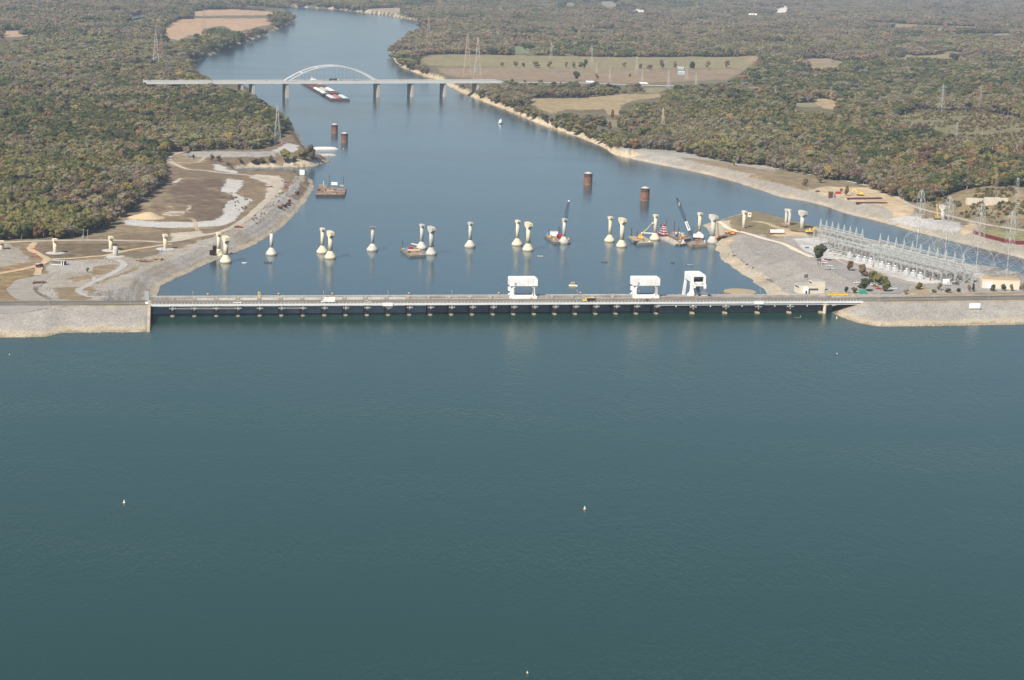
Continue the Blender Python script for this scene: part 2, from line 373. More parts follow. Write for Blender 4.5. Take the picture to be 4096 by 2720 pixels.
zone(pl(Z5, '1030,430 1100,403 1200,430 1400,445 1700,445 1850,430 1920,380 1922,330 1955,270 2040,240 1990,205 1895,180 1910,150 1955,73 2087,90 2080,130 2010,200 2100,235 2182,255 2120,300 2080,360 2000,440 1900,480 1700,490 1400,497 1200,482 1080,472'), RIPW, 1.0, .6)
zone(pl(Z5, '1465,112 1540,73 1572,68 1512,112'), RIPW, 1, .3)
zone(pl(Z1, '1830,1412 1870,1410 2035,1470 2030,1490 1840,1460'), RIPW, 1, .3)
zone(pl(Z5, '1370,382 1450,308 1600,293 1655,303 1580,382 1450,392'), (.42, .37, .29), 1.0, 1.6, .48)
zone(pl(Z5, '1470,545 1700,520 1750,560 1600,600 1480,610'), TANROAD, .3, 1.2)
zone(pl(Z5, '620,600 1000,480 1050,400 1250,260 1420,200 1440,215 1280,300 1150,390 1010,500 1050,540 1000,590'), (.185, .145, .092), 0, 1.5)
zone(pl(Z6, '-10,60 60,40 250,50 300,90 250,200 120,300 60,340 150,200 130,110'), TANROAD, .4, 1.0)
zone(pl(Z6, '320,170 400,50 440,60 430,110 380,190 200,330 150,360'), RIP, .7, 1.2)
zone(pl(Z1, '1400,1380 1470,1300 1780,1320 1760,1395 1600,1415 1480,1430'), (.24, .19, .12), 0, .8)
zone(pl(Z1, '1560,1300 2361,1300 2361,1345 1600,1350'), (.30, .28, .255), .4, 1.0)
zone(pl(Z2, '200,1290 320,1225 420,1250 400,1300 260,1330'), (.42, .40, .37), .8, .8)
zone(pl(Z2, '0,1405 300,1400 480,1370 600,1368 705,1378 560,1425 200,1440 -40,1440'), (.44, .37, .27), .6, .8)
# right bank building site
zone(pl(Z8, '500,175 640,140 1000,150 1200,190 1300,262 1420,325 1380,395 1250,415 1215,350 1100,300 860,262 640,215'), DIRT, .3, .8)
zone(pl(Z3, '930,1310 1180,1292 1660,1300 2000,1370 2361,1440 2361,1480 2000,1450 1600,1380 1300,1400 1000,1340'), (.31, .288, .255), .8, .8)
zone(pl(Z3, '1530,1352 1800,1375 2361,1470 2361,1530 2000,1460 1700,1400'), (.22, .17, .11), .2, .8)
zone(pl(Z8, '-10,40 200,60 500,110 500,190 200,110 -10,60'), (.225, .165, .095), .2, 1)
zone(pl(Z8, '1170,430 1300,400 1800,450 1815,500 1790,540 1500,510'), (.40, .39, .375), 1.0, .6)
zone(pl(Z8, '1820,500 1900,440 1950,470 1900,540 1830,550'), DIRT, .5, 1)
zone(pl(Z8, '1930,500 2354,530 2354,630 2000,570'), (.20, .19, .09), 0, .8)
zone(pl(Z8, '1700,250 1900,180 2354,200 2354,420 2000,400 1750,330'), (.215, .165, .095), 0, 1)
# peninsula surfaces
zone(pl(ZB, '1130,250 1240,240 1700,370 2080,470 2150,560 1480,600 1300,500 1120,300'), (.185, .155, .085), .2, .8)
zone(pl(ZB, '1180,320 1350,330 1700,430 2060,520 2100,570 1700,575 1500,560 1650,480 1450,380'), DIRT, .2, .8)
zone(pl(ZB, '430,400 700,330 860,320 900,470 700,560 560,600'), (.40, .345, .26), .9, .8)
zone(pl(ZB, '640,700 560,610 700,570 900,620 900,660 800,740 690,800 620,770'), (.40, .30, .185), .3, .8)
zone(pl(Z8, '370,590 600,578 1000,632 1500,720 2050,905 2020,935 1420,985 640,755 460,690'), (.43, .42, .395), .3, .3)
zone(pl(Z8, '650,760 760,775 1000,850 1410,975 1540,1010 1545,1045 1480,1060 1330,1060 1440,1000 960,860 650,790'), (.26, .20, .12), 0, .5)
zone(pl(Z8, '830,870 930,870 1000,905 980,915 860,890'), (.30, .20, .12), 0, .5)
pm_ = (C[:, 3] > .7) & (C[:, 0] < .42) & (gy < 2300) & (gt_ > 19); pk = sstep(.46, .62, fbm(gx, gy, 38, 91) * .7 + fbm(gx, gy, 9, 92) * .3)[:, None] * .85 * np.where(gx < 0, .6, .12)[:, None]; C[:, :3] = np.where(pm_[:, None], C[:, :3] * (1 - pk) + np.array((.235, .19, .125)) * pk, C[:, :3])
gk_ = (C[:, 3] < .1) & (gy < 2100) & (gx < 0); pk = sstep(.48, .62, fbm(gx, gy, 30, 95) * .6 + fbm(gx, gy, 7, 96) * .4)[:, None] * .6; C[:, :3] = np.where(gk_[:, None], C[:, :3] * (1 - pk) + np.array((.235, .185, .115)) * pk, C[:, :3])
# painted-by-level bands: pale silt and sand where the water has been
lv = gz + (fbm(gx, gy, 12, 61) - .5) * 2.2
TANB = np.array((.40, .335, .245))
rnd = fbm(gx, gy, 25, 71)
m = (lv < np.where(PEN, -13.6, -14.9)) & (gd > 0) & (gy < 2600) & (gt_ > 19); kk = sstep(.35, .6, fbm(gx[m], gy[m], 16, 72))[:, None]; C[m, :3] = (TANB * kk + np.array((.33, .30, .25)) * (1 - kk)) * (.8 + .4 * rnd[m])[:, None]; C[m, 3] = .9
m = (gd > 0) & (rb < 60) & (gx / gy < .165) & (gz < -11.3 + 2.4 * (rnd - .5)) & (gy > 2500); C[m, :3] = (.46, .365, .25); C[m, 3] = .5
m = (gd > 0) & (gz < -13.0) & (gx < 0) & (gy > 2600) & (rnd > .52); C[m, :3] = (.42, .33, .21)
m = (gt_ < 0) & (gz > -1); C[m, :3] = np.array(RIP) * .98; C[m, 3] = 1.0
m = (gt_ < 0) & (lv < 2.1) & (gz > -2); C[m, :3] = np.array((.40, .345, .26)); C[m, 3] = 1.0
m = (gt_ < 0) & (lv < 0.5) & (gz > -2); C[m, :3] = np.array((.27, .225, .16))
m = (gt_ >= -3) & (gt_ < 22) & ((ga_ < -16) | (ga_ > 490)); C[m, :3] = (.30, .245, .17); C[m, 3] = .3
m = (gt_ > 22) & (gt_ < 80) & (ga_ > 430) & (gz > -3.5); C[m, :3] = (.27, .215, .14); C[m, 3] = .2
# plough lines and mowing streaks in the fields are kept for the material; big patches here
C[:, :3] *= (.86 + .28 * fbm(gx, gy, 45, 81))[:, None]

me = bpy.data.meshes.new('ground')
nr = len(ys); I = np.arange(nr * NX).reshape(nr, NX)
quads = np.stack([I[:-1, :-1].ravel(), I[:-1, 1:].ravel(), I[1:, 1:].ravel(), I[1:, :-1].ravel()], 1)
me.vertices.add(len(gx)); me.vertices.foreach_set('co', np.stack([gx, gy, gz], 1).astype(np.float32).ravel())
me.loops.add(quads.size); me.loops.foreach_set('vertex_index', quads.astype(np.int32).ravel())
me.polygons.add(len(quads)); me.polygons.foreach_set('loop_start', np.arange(0, quads.size, 4, dtype=np.int32))
me.polygons.foreach_set('loop_total', np.full(len(quads), 4, np.int32))
me.update(calc_edges=True)
at = me.attributes.new('zone', 'FLOAT_COLOR', 'POINT'); at.data.foreach_set('color', C.astype(np.float32).ravel())
me.shade_smooth()
gm = bpy.data.materials.new('ground'); gm.use_nodes = True; nt = gm.node_tree; N = nt.nodes; Lk = nt.links; b = N['Principled BSDF']
b.inputs['Roughness'].default_value = .95; b.inputs['Specular IOR Level'].default_value = .15
A = N.new('ShaderNodeAttribute'); A.attribute_name = 'zone'; geo = N.new('ShaderNodeNewGeometry')
def noise(s, d=6, rough=.6):
    n = N.new('ShaderNodeTexNoise'); n.inputs['Scale'].default_value = s; n.inputs['Detail'].default_value = d; n.inputs['Roughness'].default_value = rough
    Lk.new(geo.outputs['Position'], n.inputs['Vector']); return n
def mrange(src, a, b_, c, d):
    r = N.new('ShaderNodeMapRange'); r.inputs[1].default_value = a; r.inputs[2].default_value = b_; r.inputs[3].default_value = c; r.inputs[4].default_value = d
    Lk.new(src, r.inputs[0]); return r.outputs[0]
def mth(op, a, b_):
    q = N.new('ShaderNodeMath'); q.operation = op
    for i, s in enumerate((a, b_)):
        if isinstance(s, (int, float)): q.inputs[i].default_value = s
        else: Lk.new(s, q.inputs[i])
    return q.outputs[0]
na = noise(.09); nb = noise(.5); vo = N.new('ShaderNodeTexVoronoi'); vo.inputs['Scale'].default_value = 1.5; Lk.new(geo.outputs['Position'], vo.inputs['Vector'])
sepv = N.new('ShaderNodeSeparateColor'); Lk.new(vo.outputs['Color'], sepv.inputs[0])
soil = mth('MULTIPLY', mrange(na.outputs[0], .3, .7, .70, 1.32), mrange(nb.outputs[0], .3, .7, .80, 1.2))
rockv = mth('MULTIPLY', mrange(sepv.outputs[0], 0, 1, .72, 1.26), mrange(na.outputs[0], .3, .7, .86, 1.12))
mixv = N.new('ShaderNodeMix'); mixv.data_type = 'FLOAT'; Lk.new(A.outputs['Alpha'], mixv.inputs[0]); Lk.new(soil, mixv.inputs[2]); Lk.new(rockv, mixv.inputs[3])
cb = N.new('ShaderNodeCombineColor')
for i in range(3): Lk.new(mixv.outputs[0], cb.inputs[i])
mx = N.new('ShaderNodeMix'); mx.data_type = 'RGBA'; mx.blend_type = 'MULTIPLY'; mx.inputs[0].default_value = 1
Lk.new(A.outputs['Color'], mx.inputs[6]); Lk.new(cb.outputs[0], mx.inputs[7]); Lk.new(mx.outputs[2], b.inputs['Base Color'])
bp = N.new('ShaderNodeBump'); bp.inputs['Strength'].default_value = .8; bp.inputs['Distance'].default_value = .35
hv = N.new('ShaderNodeMix'); hv.data_type = 'FLOAT'; Lk.new(A.outputs['Alpha'], hv.inputs[0]); Lk.new(nb.outputs[0], hv.inputs[2]); Lk.new(vo.outputs['Distance'], hv.inputs[3])
Lk.new(hv.outputs[0], bp.inputs['Height']); Lk.new(bp.outputs[0], b.inputs['Normal'])
me.materials.append(gm)
go = bpy.data.objects.new('ground', me); col.objects.link(go); tag(go, kind='structure')

# ------------------------------------------------------------------ water
def water(name, base, rough, sc_list, dist, aniso=(1, 1, 1)):
    m = bpy.data.materials.new(name); m.use_nodes = True; nt = m.node_tree; N = nt.nodes; Lk = nt.links; b = N['Principled BSDF']
    b.inputs['Base Color'].default_value = (*base, 1); b.inputs['Roughness'].default_value = rough; b.inputs['IOR'].default_value = 1.333
    geo = N.new('ShaderNodeNewGeometry'); acc = None
    for (s, w, rot, st) in sc_list:
        mp = N.new('ShaderNodeMapping'); mp.inputs['Rotation'].default_value = (0, 0, rot); mp.inputs['Scale'].default_value = (s, s * st, s)
        Lk.new(geo.outputs['Position'], mp.inputs['Vector'])
        n = N.new('ShaderNodeTexNoise'); n.inputs['Scale'].default_value = 1; n.inputs['Detail'].default_value = 3; n.inputs['Roughness'].default_value = .55
        Lk.new(mp.outputs[0], n.inputs['Vector'])
        q = N.new('ShaderNodeMath'); q.operation = 'MULTIPLY'; q.inputs[1].default_value = w; Lk.new(n.outputs[0], q.inputs[0])
        if acc is None: acc = q.outputs[0]
        else:
            ad = N.new('ShaderNodeMath'); ad.operation = 'ADD'; Lk.new(acc, ad.inputs[0]); Lk.new(q.outputs[0], ad.inputs[1]); acc = ad.outputs[0]
    bp = N.new('ShaderNodeBump'); bp.inputs['Strength'].default_value = 1.0; bp.inputs['Distance'].default_value = dist
    Lk.new(acc, bp.inputs['Height'])
    # wind patches: some stretches of the surface are rougher than others
    mp = N.new('ShaderNodeMapping'); mp.inputs['Scale'].default_value = (.004, .012, 1); Lk.new(geo.outputs['Position'], mp.inputs['Vector'])
    n = N.new('ShaderNodeTexNoise'); n.inputs['Scale'].default_value = 1; n.inputs['Detail'].default_value = 4; Lk.new(mp.outputs[0], n.inputs['Vector'])
    r = N.new('ShaderNodeMapRange'); r.inputs[1].default_value = .3; r.inputs[2].default_value = .7; r.inputs[3].default_value = .35; r.inputs[4].default_value = 1.5
    Lk.new(n.outputs[0], r.inputs[0]); Lk.new(r.outputs[0], bp.inputs['Strength'])
    Lk.new(bp.outputs[0], b.inputs['Normal']); return m
WRES = water('reservoir_water', (.011, .040, .030), .19, [(1.5, .22, .5, .4), (.55, .45, .35, .4), (.16, .35, -.2, .5)], .45)
WRIV = water('river_water', (.030, .060, .072), .14, [(1.2, .25, .2, .6), (.4, .45, .1, .6), (.08, .5, .3, .5)], .30)
mb = MB(); q = [D(-2600, -2400), D(3000, -2400), D(3000, 12), D(-2600, 12)]
mb.add([(p[0], p[1], 0.0) for p in q], [(0, 1, 2, 3)]); tag(mb.build('reservoir', WRES), kind='structure')
mb = MB(); q = [D(-900, 12.5), D(1100, 12.5)]
mb.add([(q[0][0], q[0][1], TW), (q[1][0], q[1][1], TW), (7000, 16500, TW), (-7000, 16500, TW)], [(0, 1, 2, 3)]); tag(mb.build('river', WRIV), kind='structure')
pg = gpoly(pl(Z1, '1028,165 1100,140 1200,122 1292,119 1250,150 1150,174')); zp = max(hz(*p) for p in pg) + .3
mb = MB(); mb.add([(p[0], p[1], zp) for p in pg], [tuple(range(len(pg)))]); tag(mb.build('pond', WRIV), kind='structure')
POND_PX = pl(Z1, '1028,165 1100,140 1200,122 1292,119 1250,150 1150,174')

# ------------------------------------------------------------------ roads
def smooth_line(pts, step):
    pts = [np.array(p[:2]) for p in pts]; out = []
    P_ = [2 * pts[0] - pts[1]] + pts + [2 * pts[-1] - pts[-2]]
    for i in range(1, len(P_) - 2):
        n = max(2, int(np.linalg.norm(P_[i + 1] - P_[i]) / step))
        for k in range(n):
            s = k / n; a, b_, c, d = P_[i - 1], P_[i], P_[i + 1], P_[i + 2]
            out.append(.5 * (2 * b_ + (c - a) * s + (2 * a - 5 * b_ + 4 * c - d) * s * s + (3 * b_ - a - 3 * c + d) * s ** 3))
    out.append(pts[-1]); return np.array(out)
def strip(name, pts, w, m, lift=.22, step=3.0, rag=0.0, label=None):
    L = smooth_line(pts, step); d = np.gradient(L, axis=0); d /= np.linalg.norm(d, axis=1)[:, None] + 1e-9; nr_ = np.stack([-d[:, 1], d[:, 0]], 1)
    nc = 5; us = np.linspace(-.5, .5, nc); V = []; F = []
    rg = 1 + rag * (vnoise(L[:, 0], L[:, 1], 9, 5) - .5) * 2
    X = L[:, None, :] + nr_[:, None, :] * (us[None, :, None] * w * rg[:, None, None])
    Zv = np.maximum(hfun(X[..., 0].ravel(), X[..., 1].ravel()), TW + .1).reshape(X.shape[:2])
    Zv = Zv * .5 + Zv.mean(1, keepdims=True) * .5 + lift
    for i in range(len(L)):
        for j in range(nc): V.append((X[i, j, 0], X[i, j, 1], Zv[i, j]))
    for i in range(len(L) - 1):
        for j in range(nc - 1): k = i * nc + j; F.append((k, k + 1, k + nc + 1, k + nc))
    mb = MB(); mb.v = V; mb.f = F; o = mb.build(name, m); tag(o, label, kind='structure'); return o
M_TAN = mat('tan_gravel_road', TANROAD, .95, .14, .35, c2=(.34, .30, .24), scale2=.08)
M_DIRT = mat('dirt_track', (.46, .35, .22), .95, .16, .35, c2=(.40, .31, .20), scale2=.1)
M_GREYR = mat('grey_gravel_road', (.38, .365, .335), .95, .12, .35, c2=(.33, .31, .28), scale2=.08)
M_APRON = mat('worn_concrete_apron', (.30, .275, .235), .9, .12, .25, c2=(.25, .23, .20), scale2=.07)
M_CRESTR = mat('pale_dirt_road', (.60, .52, .41), .95, .12, .35)
M_LOT = mat('car_park_asphalt', (.27, .25, .228), .95, .1, .2, c2=(.22, .215, .21), scale2=.05)
g5 = lambda s: gpoly(pl(Z5, s))
strip('gravel_road', g5('-80,632 0,625 300,612 700,604 1000,606 1250,612 1400,622 1550,602 1750,562 1900,530 2050,460 2200,350 2300,255') + gpoly(pl(Z6, '0,390 120,290 190,215 230,150 225,105 160,75 20,52')) + g5('2090,42 1900,25 1750,5') + gpoly(pl(Z1, '1620,1455 1500,1410 1455,1375 1465,1340 1520,1318 1570,1308')), 7.0, M_TAN, rag=.2)
strip('dirt_track', g5('300,622 262,680 330,722 400,765 350,812 200,852 0,890 -80,905'), 6.0, M_DIRT, lift=.26, rag=.25)
strip('dirt_track', g5('400,768 600,762 800,745 900,737 1100,692 1300,662 1480,636'), 5.5, M_DIRT, lift=.3, rag=.25)
strip('dirt_track', g5('335,800 330,870 318,905'), 6.0, M_DIRT, lift=.34, rag=.2)
strip('gravel_path', g5('900,750 1000,772 1062,802 1040,842 900,922 790,972 690,1020 685,1052 780,1090 950,1113 1200,1122'), 5.5, M_GREYR, rag=.15)
strip('wheel_track', g5('1705,520 1690,470 1670,430 1620,408 1500,402 1380,408'), 1.2, M_DIRT, rag=.3)
strip('wheel_track', g5('1685,520 1672,470 1652,432 1600,414 1480,408 1380,414'), 1.2, M_DIRT, rag=.3)
strip('dirt_track', gpoly(pl(Z1, '1500,1395 1620,1398 1700,1392 1745,1365 1755,1350')), 4.0, M_DIRT, rag=.2)
strip('crest_road', gpoly(pl(ZB, '640,345 730,362 860,450 1000,490 1180,540 1400,610 1700,690 1900,790 2150,900')), 6.5, M_CRESTR, rag=.15)
strip('bank_road', gpoly(pl(Z3, '1200,1292 1640,1305 1800,1335 2050,1388 2330,1448')) + gpoly(pl(Z4, '300,1455 560,1512')) + gpoly(pl(Z8, '550,45 700,65 1000,132 1150,172 1280,250 1400,312 1560,360 1700,392 1900,442 2100,482 2354,522 2450,540')), 7.0, M_TAN, rag=.15)
strip('dirt_track', gpoly(pl(Z8, '2440,320 2354,302 2260,280 2190,272')), 3.0, M_DIRT, rag=.3)
strip('yard_road', gpoly(pl(Z8, '660,762 800,800 1000,862 1200,925 1400,985 1480,1015')), 2.5, mat('pinkish_gravel', (.42, .35, .29), .95, .1, .4))
strip('interstate_road', gpoly(pl(Z3, '0,706 400,712 800,718 1200,735 1600,742 1800,752')), 24.0, mat('pale_highway', (.36, .35, .34), .9, .06, .2), lift=.8, step=12)
for nm, s, m in (('concrete_apron', '50,1022 130,952 280,922 322,895 440,896 400,932 292,1002 302,1052 400,1110 470,1128 200,1130 100,1082', M_APRON), ('paved_lot', '-80,1168 410,1170 385,1192 230,1222 0,1236 -80,1242', M_LOT)):
    pg = g5(s); L = np.array(pg); c = L.mean(0); mb = MB(); rings = 8; V = []; n = len(pg)
    dens = smooth_line(pg + [pg[0]], 4.0)[:-1]; n = len(dens)
    for k in range(rings + 1):
        r_ = dens * (k / rings) + c * (1 - k / rings)
        for p in r_: V.append((p[0], p[1], max(hz(*p), -16) + .2))
    mb.v = V; mb.f = [(k * n + i, k * n + (i + 1) % n, (k + 1) * n + (i + 1) % n, (k + 1) * n + i) for k in range(rings) for i in range(n)]
    tag(mb.build(nm, m), kind='structure')
pg = gpoly(pl(Z8, '650,775 760,795 950,852 1200,925 1380,985 1340,1040 1280,1062 1060,1062 1000,1020 900,960 780,905 650,815')); mb = MB()
zl = float(np.median([hz(*p) for p in pg])) + .25
mb.add([(p[0], p[1], max(hz(*p), zl - .2) + .22) for p in pg], [tuple(range(len(pg)))]); tag(mb.build('car_park', M_LOT), kind='structure')
# ------------------------------------------------------------------ spillway dam and the road bridge on it
PITCHM = 15.12; NP = 24; A_END = 505.0; PH0 = 23 * PITCHM
dam = thing('spillway_dam', 'long grey concrete spillway dam with dark piers and steel gates', 'dam', D(0, 0, 0), DANG)
def arc(cx, cy, r, a0, a1, n): return [(cx + r * math.cos(a0 + (a1 - a0) * i / n), cy + r * math.sin(a0 + (a1 - a0) * i / n)) for i in range(n + 1)]
mb = MB(); nose = [(1.5, 24.0)] + [(-p[0], p[1]) for p in arc(0, 2.6, 1.5, math.pi, 2 * math.pi, 8)] + [(-1.5, 24.0)]
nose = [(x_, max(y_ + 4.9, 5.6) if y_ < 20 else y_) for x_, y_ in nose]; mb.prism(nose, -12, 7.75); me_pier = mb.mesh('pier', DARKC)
mb = MB(); nz = [(1.5, 5.58)] + [(-p[0], p[1]) for p in arc(0, 1.9, 1.4, math.pi, 2 * math.pi, 10)] + [(-1.5, 5.58)]
mb.prism(nz, -12, .2); n2 = [(p[0] * .86, 5.58 if p[1] > 2.5 else (p[1] - 1.9) * .86 + 1.9) for p in nz]
mb.prism(n2, .2, .45); me_nose = mb.mesh('pier_nose', mat('waterline_stone', (.31, .25, .17), .9, .25, .8))
mb = MB(); mb.box((0, .55, 5.95), (4.6, .5, .42)).box((-.3, .5, 6.3), (.5, .4, 3.0)).box((.5, .5, 6.3), (.35, .3, 2.6)).box((-1.9, .5, 6.6), (.18, .18, 1.2)).box((1.9, .5, 6.6), (.18, .18, 1.2)).box((.0, 1.6, 5.9), (.5, 2.2, .4))
me_brk = mb.mesh('bracket', mat('pale_bracket_steel', (.46, .45, .41), .6, .1, .6))
mb = MB(); mb.box((0, 16.2, -3.3), (PITCHM - 3.02, .5, 17.4))
for k in range(5): mb.box((0, 15.85, .6 + k * 1.1), (PITCHM - 3.02, .18, .12))
for k in range(-2, 3): mb.box((k * 2.4, 15.87, 2.6), (.12, .2, 5.2))
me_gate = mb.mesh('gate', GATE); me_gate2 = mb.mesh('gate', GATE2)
mb = MB(); W_ = PITCHM
for zt in (5.75, 6.45): mb.box((0, .45, zt), (W_, .1, .14)); mb.box((0, 1.15, zt), (W_, .1, .14))
mb.box((0, .8, 5.72), (W_, .7, .06))
for k in range(10):
    x0 = -W_ / 2 + k * W_ / 10
    for t_ in (.45, 1.15): mb.bar((x0, t_, 5.75), (x0 + W_ / 20, t_, 6.45), .1); mb.bar((x0 + W_ / 20, t_, 6.45), (x0 + W_ / 10, t_, 5.75), .1)
me_walk = mb.mesh('maintenance_walkway', mat('walkway_steel', (.42, .38, .32), .6, .1, .6))
mb = MB(); mb.box((0, 17.2, 9.5), (PITCHM - 3.0, .35, 1.6))
for k in range(-3, 4): mb.box((k * 1.6, 17.0, 9.5), (.08, .1, 1.5))
me_panel = mb.mesh('parapet_panel', mat('panel_offwhite', (.58, .58, .56), .6, .1, .5, c2=(.50, .50, .48)))
mb = MB(); mb.box((0, 17.2, 9.05), (PITCHM - 3.2, .3, .5)).box((0, 17.9, 9.6), (PITCHM - 2.0, .3, .12))
me_low = mb.mesh('low_parapet', CONC_L)
mb = MB(); mb.box((0, 17.6, 9.6), (2.2, 1.6, 1.8)).box((-.5, 16.6, 9.2), (.6, .8, 1.0)).box((.7, 17.2, 10.8), (.5, .5, .8)).box((.2, 18.6, 10.7), (1.2, .7, .7))
me_hoist = mb.mesh('hoist_block', CONC)
for i in range(NP):
    a = i * PITCHM
    p_ = inst('pier', me_pier, dam, (a, 0, 0)); q = bpy.data.objects.new('pier_nose', me_nose); col.objects.link(q); q.parent = p_
    inst('bracket', me_brk, dam, (a, 0, 0))
    inst('hoist_block', me_hoist, dam, (a + .4, 0, 0))
    if i < NP - 1:
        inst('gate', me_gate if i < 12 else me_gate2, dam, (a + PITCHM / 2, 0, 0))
        inst('parapet_panel' if 0 < i < 11 else 'low_parapet', me_panel if 0 < i < 11 else me_low, dam, (a + PITCHM / 2 + .3, 0, 0))
    if i in (0, 1, 2, 5): inst('maintenance_walkway', me_walk, dam, (a + PITCHM / 2, 0, 0))
mb = MB(); mb.box((-7.5, 16.2, -3), (12.0, .5, 22)); mb.build('end_wall', GATE, dam)
mb = MB(); mb.slab([(17.5, 8.6), (24, 8.6), (24, 4), (44, -14), (60, -26), (17.5, -26)], 'x', -15, PH0); mb.build('ogee_body', CONC, dam)
mb = MB(); mb.box(((PH0 - 15) / 2, 20.9, 9.5), (PH0 + 15, 6.4, 1.6)); mb.build('service_deck', DECKC, dam)
mb = MB(); mb.box(((PH0 - 15) / 2, 24.0, 10.45), (PH0 + 15, .3, .3))
for k in range(int((PH0 + 15) / 5)): mb.box((-15 + 2.5 + k * 5, 23.9, 10.7), (.12, .12, .8))
mb.build('far_parapet', CONC_L, dam)
# road bridge along the crest
rb_ = thing('road_bridge', 'two lane road bridge with white girder and post railing along the dam', 'bridge', D(0, 0, 0), DANG)
mid, ln = (A_END - 15) / 2, A_END + 15
MB().box((mid, 6.9, 8.25), (ln, 12.4, .85)).build('deck', CONC, rb_)
MB().box((mid, 6.9, 8.72), (ln, 10.6, .08)).build('carriageway', ASPH, rb_)
mb = MB(); mb.box((mid, 7.0, 8.768), (ln, .14, .008)).box((mid, 7.35, 8.768), (ln, .14, .008)); mb.build('centre_line', mat('worn_yellow_line', (.40, .30, .10), .9, .1, 1), rb_)
mb = MB(); mb.box((mid, 1.9, 8.768), (ln, .12, .008)).box((mid, 11.9, 8.768), (ln, .12, .008)); mb.build('edge_line', mat('worn_white_line', (.45, .44, .42), .9, .1, 1), rb_)
MB().box((mid, .18, 8.40), (ln, .36, 1.25)).build('fascia_girder', mat('pale_girder', (.66, .67, .67), .6, .06, .3), rb_)
MB().box((mid, .62, 8.98), (ln, .5, .3)).build('kerb', CONC_L, rb_)
mb = MB(); mb.box((0, .62, 9.6), (.26, .26, 1.25)); me_post = mb.mesh('railing_post', mat('railing_white', (.66, .66, .65), .6, .05, .5))
nposts = int(ln / 2.56)
for k in range(nposts): inst('railing_post', me_post, rb_, (-14.5 + k * 2.56, 0, 0))
for zr in (9.55, 10.1): MB().box((mid, .62, zr), (ln, .06, .07)).build('rail', STEEL, rb_)
mb = MB(); mb.box((mid, 13.1, 9.3), (ln, .12, .28))
for k in range(int(ln / 3.8)): mb.box((-14 + k * 3.8, 13.0, 9.1), (.2, .2, .9))
mb.build('guard_rail', mat('weathered_guard_rail', (.30, .24, .18), .8, .15, .5), rb_)
MB().box((mid, 15.2, 8.5), (ln, 3.6, .3)).build('track_bed', mat('track_ballast', (.21, .17, .13), .95, .2, .6), rb_)
mb = MB(); mb.box((mid, 14.4, 8.74), (ln, .14, .18)).box((mid, 16.0, 8.74), (ln, .14, .18)); mb.build('track_rail', mat('rail_brown', (.14, .10, .08), .6, .1, .6), rb_)
mb = MB(); mb.box(((PH0 + A_END) / 2, .5, 6.75), (A_END - PH0, .5, .3)); mb.build('lower_chord', mat('pale_girder', (.70, .71, .71)), rb_)
mb = MB()
for k in range(int((A_END - PH0) / 1.7)): mb.box((PH0 + .5 + k * 1.7, .75, 7.3), (.3, .2, 1.0))
mb.box(((PH0 + A_END) / 2, 1.1, 7.3), (A_END - PH0, .2, 1.0)); mb.build('truss_web', GREYP, rb_)
# powerhouse block
ph = thing('powerhouse_block', 'dark concrete intake wall of the powerhouse under the right end of the bridge', 'power station', D(0, 0, 0), DANG)
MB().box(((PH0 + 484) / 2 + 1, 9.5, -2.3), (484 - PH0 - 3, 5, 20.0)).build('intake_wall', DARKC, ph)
MB().box(((PH0 + 486) / 2 + .2, 20.8, 9.0), (486 - PH0, 7.2, 1.3)).build('service_deck', DECKC, ph)
MB().box(((PH0 + 484) / 2 + 1, 18, -8), (484 - PH0 - 3, 12, 32)).build('body', CONC, ph)
mb = MB(); mb.box(((PH0 + 484) / 2, 24.2, 9.8), (484 - PH0, .3, .35))
for k in range(int((484 - PH0) / 5)): mb.box((PH0 + 2.5 + k * 5, 24.0, 10.25), (.25, .2, 1.15))
mb.build('far_parapet', CONC_L, ph)
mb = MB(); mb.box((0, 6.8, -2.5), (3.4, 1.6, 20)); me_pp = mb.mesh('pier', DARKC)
mb = MB(); mb.slab([(1.2, -12), (5.99, -12), (5.99, 1.2), (3.4, 1.2), (1.2, 0.1)], 'x', -1.6, 1.6); me_foot = mb.mesh('pier_foot', mat('waterline_stone', (.31, .25, .17)))
mb = MB(); mb.box((0, .55, 5.3), (5.2, .5, .45)).box((.2, .7, 4.4), (.5, .4, 2.0)).box((-2.2, .6, 6.0), (.25, .25, 1.5)).box((2.2, .6, 6.0), (.25, .25, 1.5)).lathe([(.05, -.8), (.8, -.4), (.9, .2), (.6, .7), (.05, .9)], 10, (0, .7, 6.1))
me_brk2 = mb.mesh('bracket', mat('pale_bracket_steel', (.55, .54, .50)))
for a in (PH0 + 27, PH0 + 51.8, PH0 + 76.6, PH0 + 101, PH0 + 125.5):
    p_ = inst('pier', me_pp, ph, (a, 0, 0)); q = bpy.data.objects.new('pier_foot', me_foot); col.objects.link(q); q.parent = p_
    if a < PH0 + 110: inst('bracket', me_brk2, ph, (a, 0, 0))
mb = MB(); mb.box((0, 0, 0), (.6, .5, .9)).bar((0, 0, .4), (0, 0, 1.0), .15); me_fl = mb.mesh('flood_lamp', WHITE)
for a in (PH0 + 14, PH0 + 40, PH0 + 64, PH0 + 89, PH0 + 114): inst('flood_lamp', me_fl, ph, (a, .4, 5.8))
mb = MB(); mb.cyl((0, 0, -14), (0, 0, 6.2), 1.25, n=16); mb.box((0, 0, 6.6), (4.6, 2.2, .9)); mb.box((0, 0, 7.3), (3.0, 1.6, .6))
o = mb.build('bridge_column', CREAM); o.location = D(PH0 + 128, 1.2, 0); o.rotation_euler.z = DANG
tag(o, 'single cream round bridge column standing in the water by the right abutment', 'bridge column')
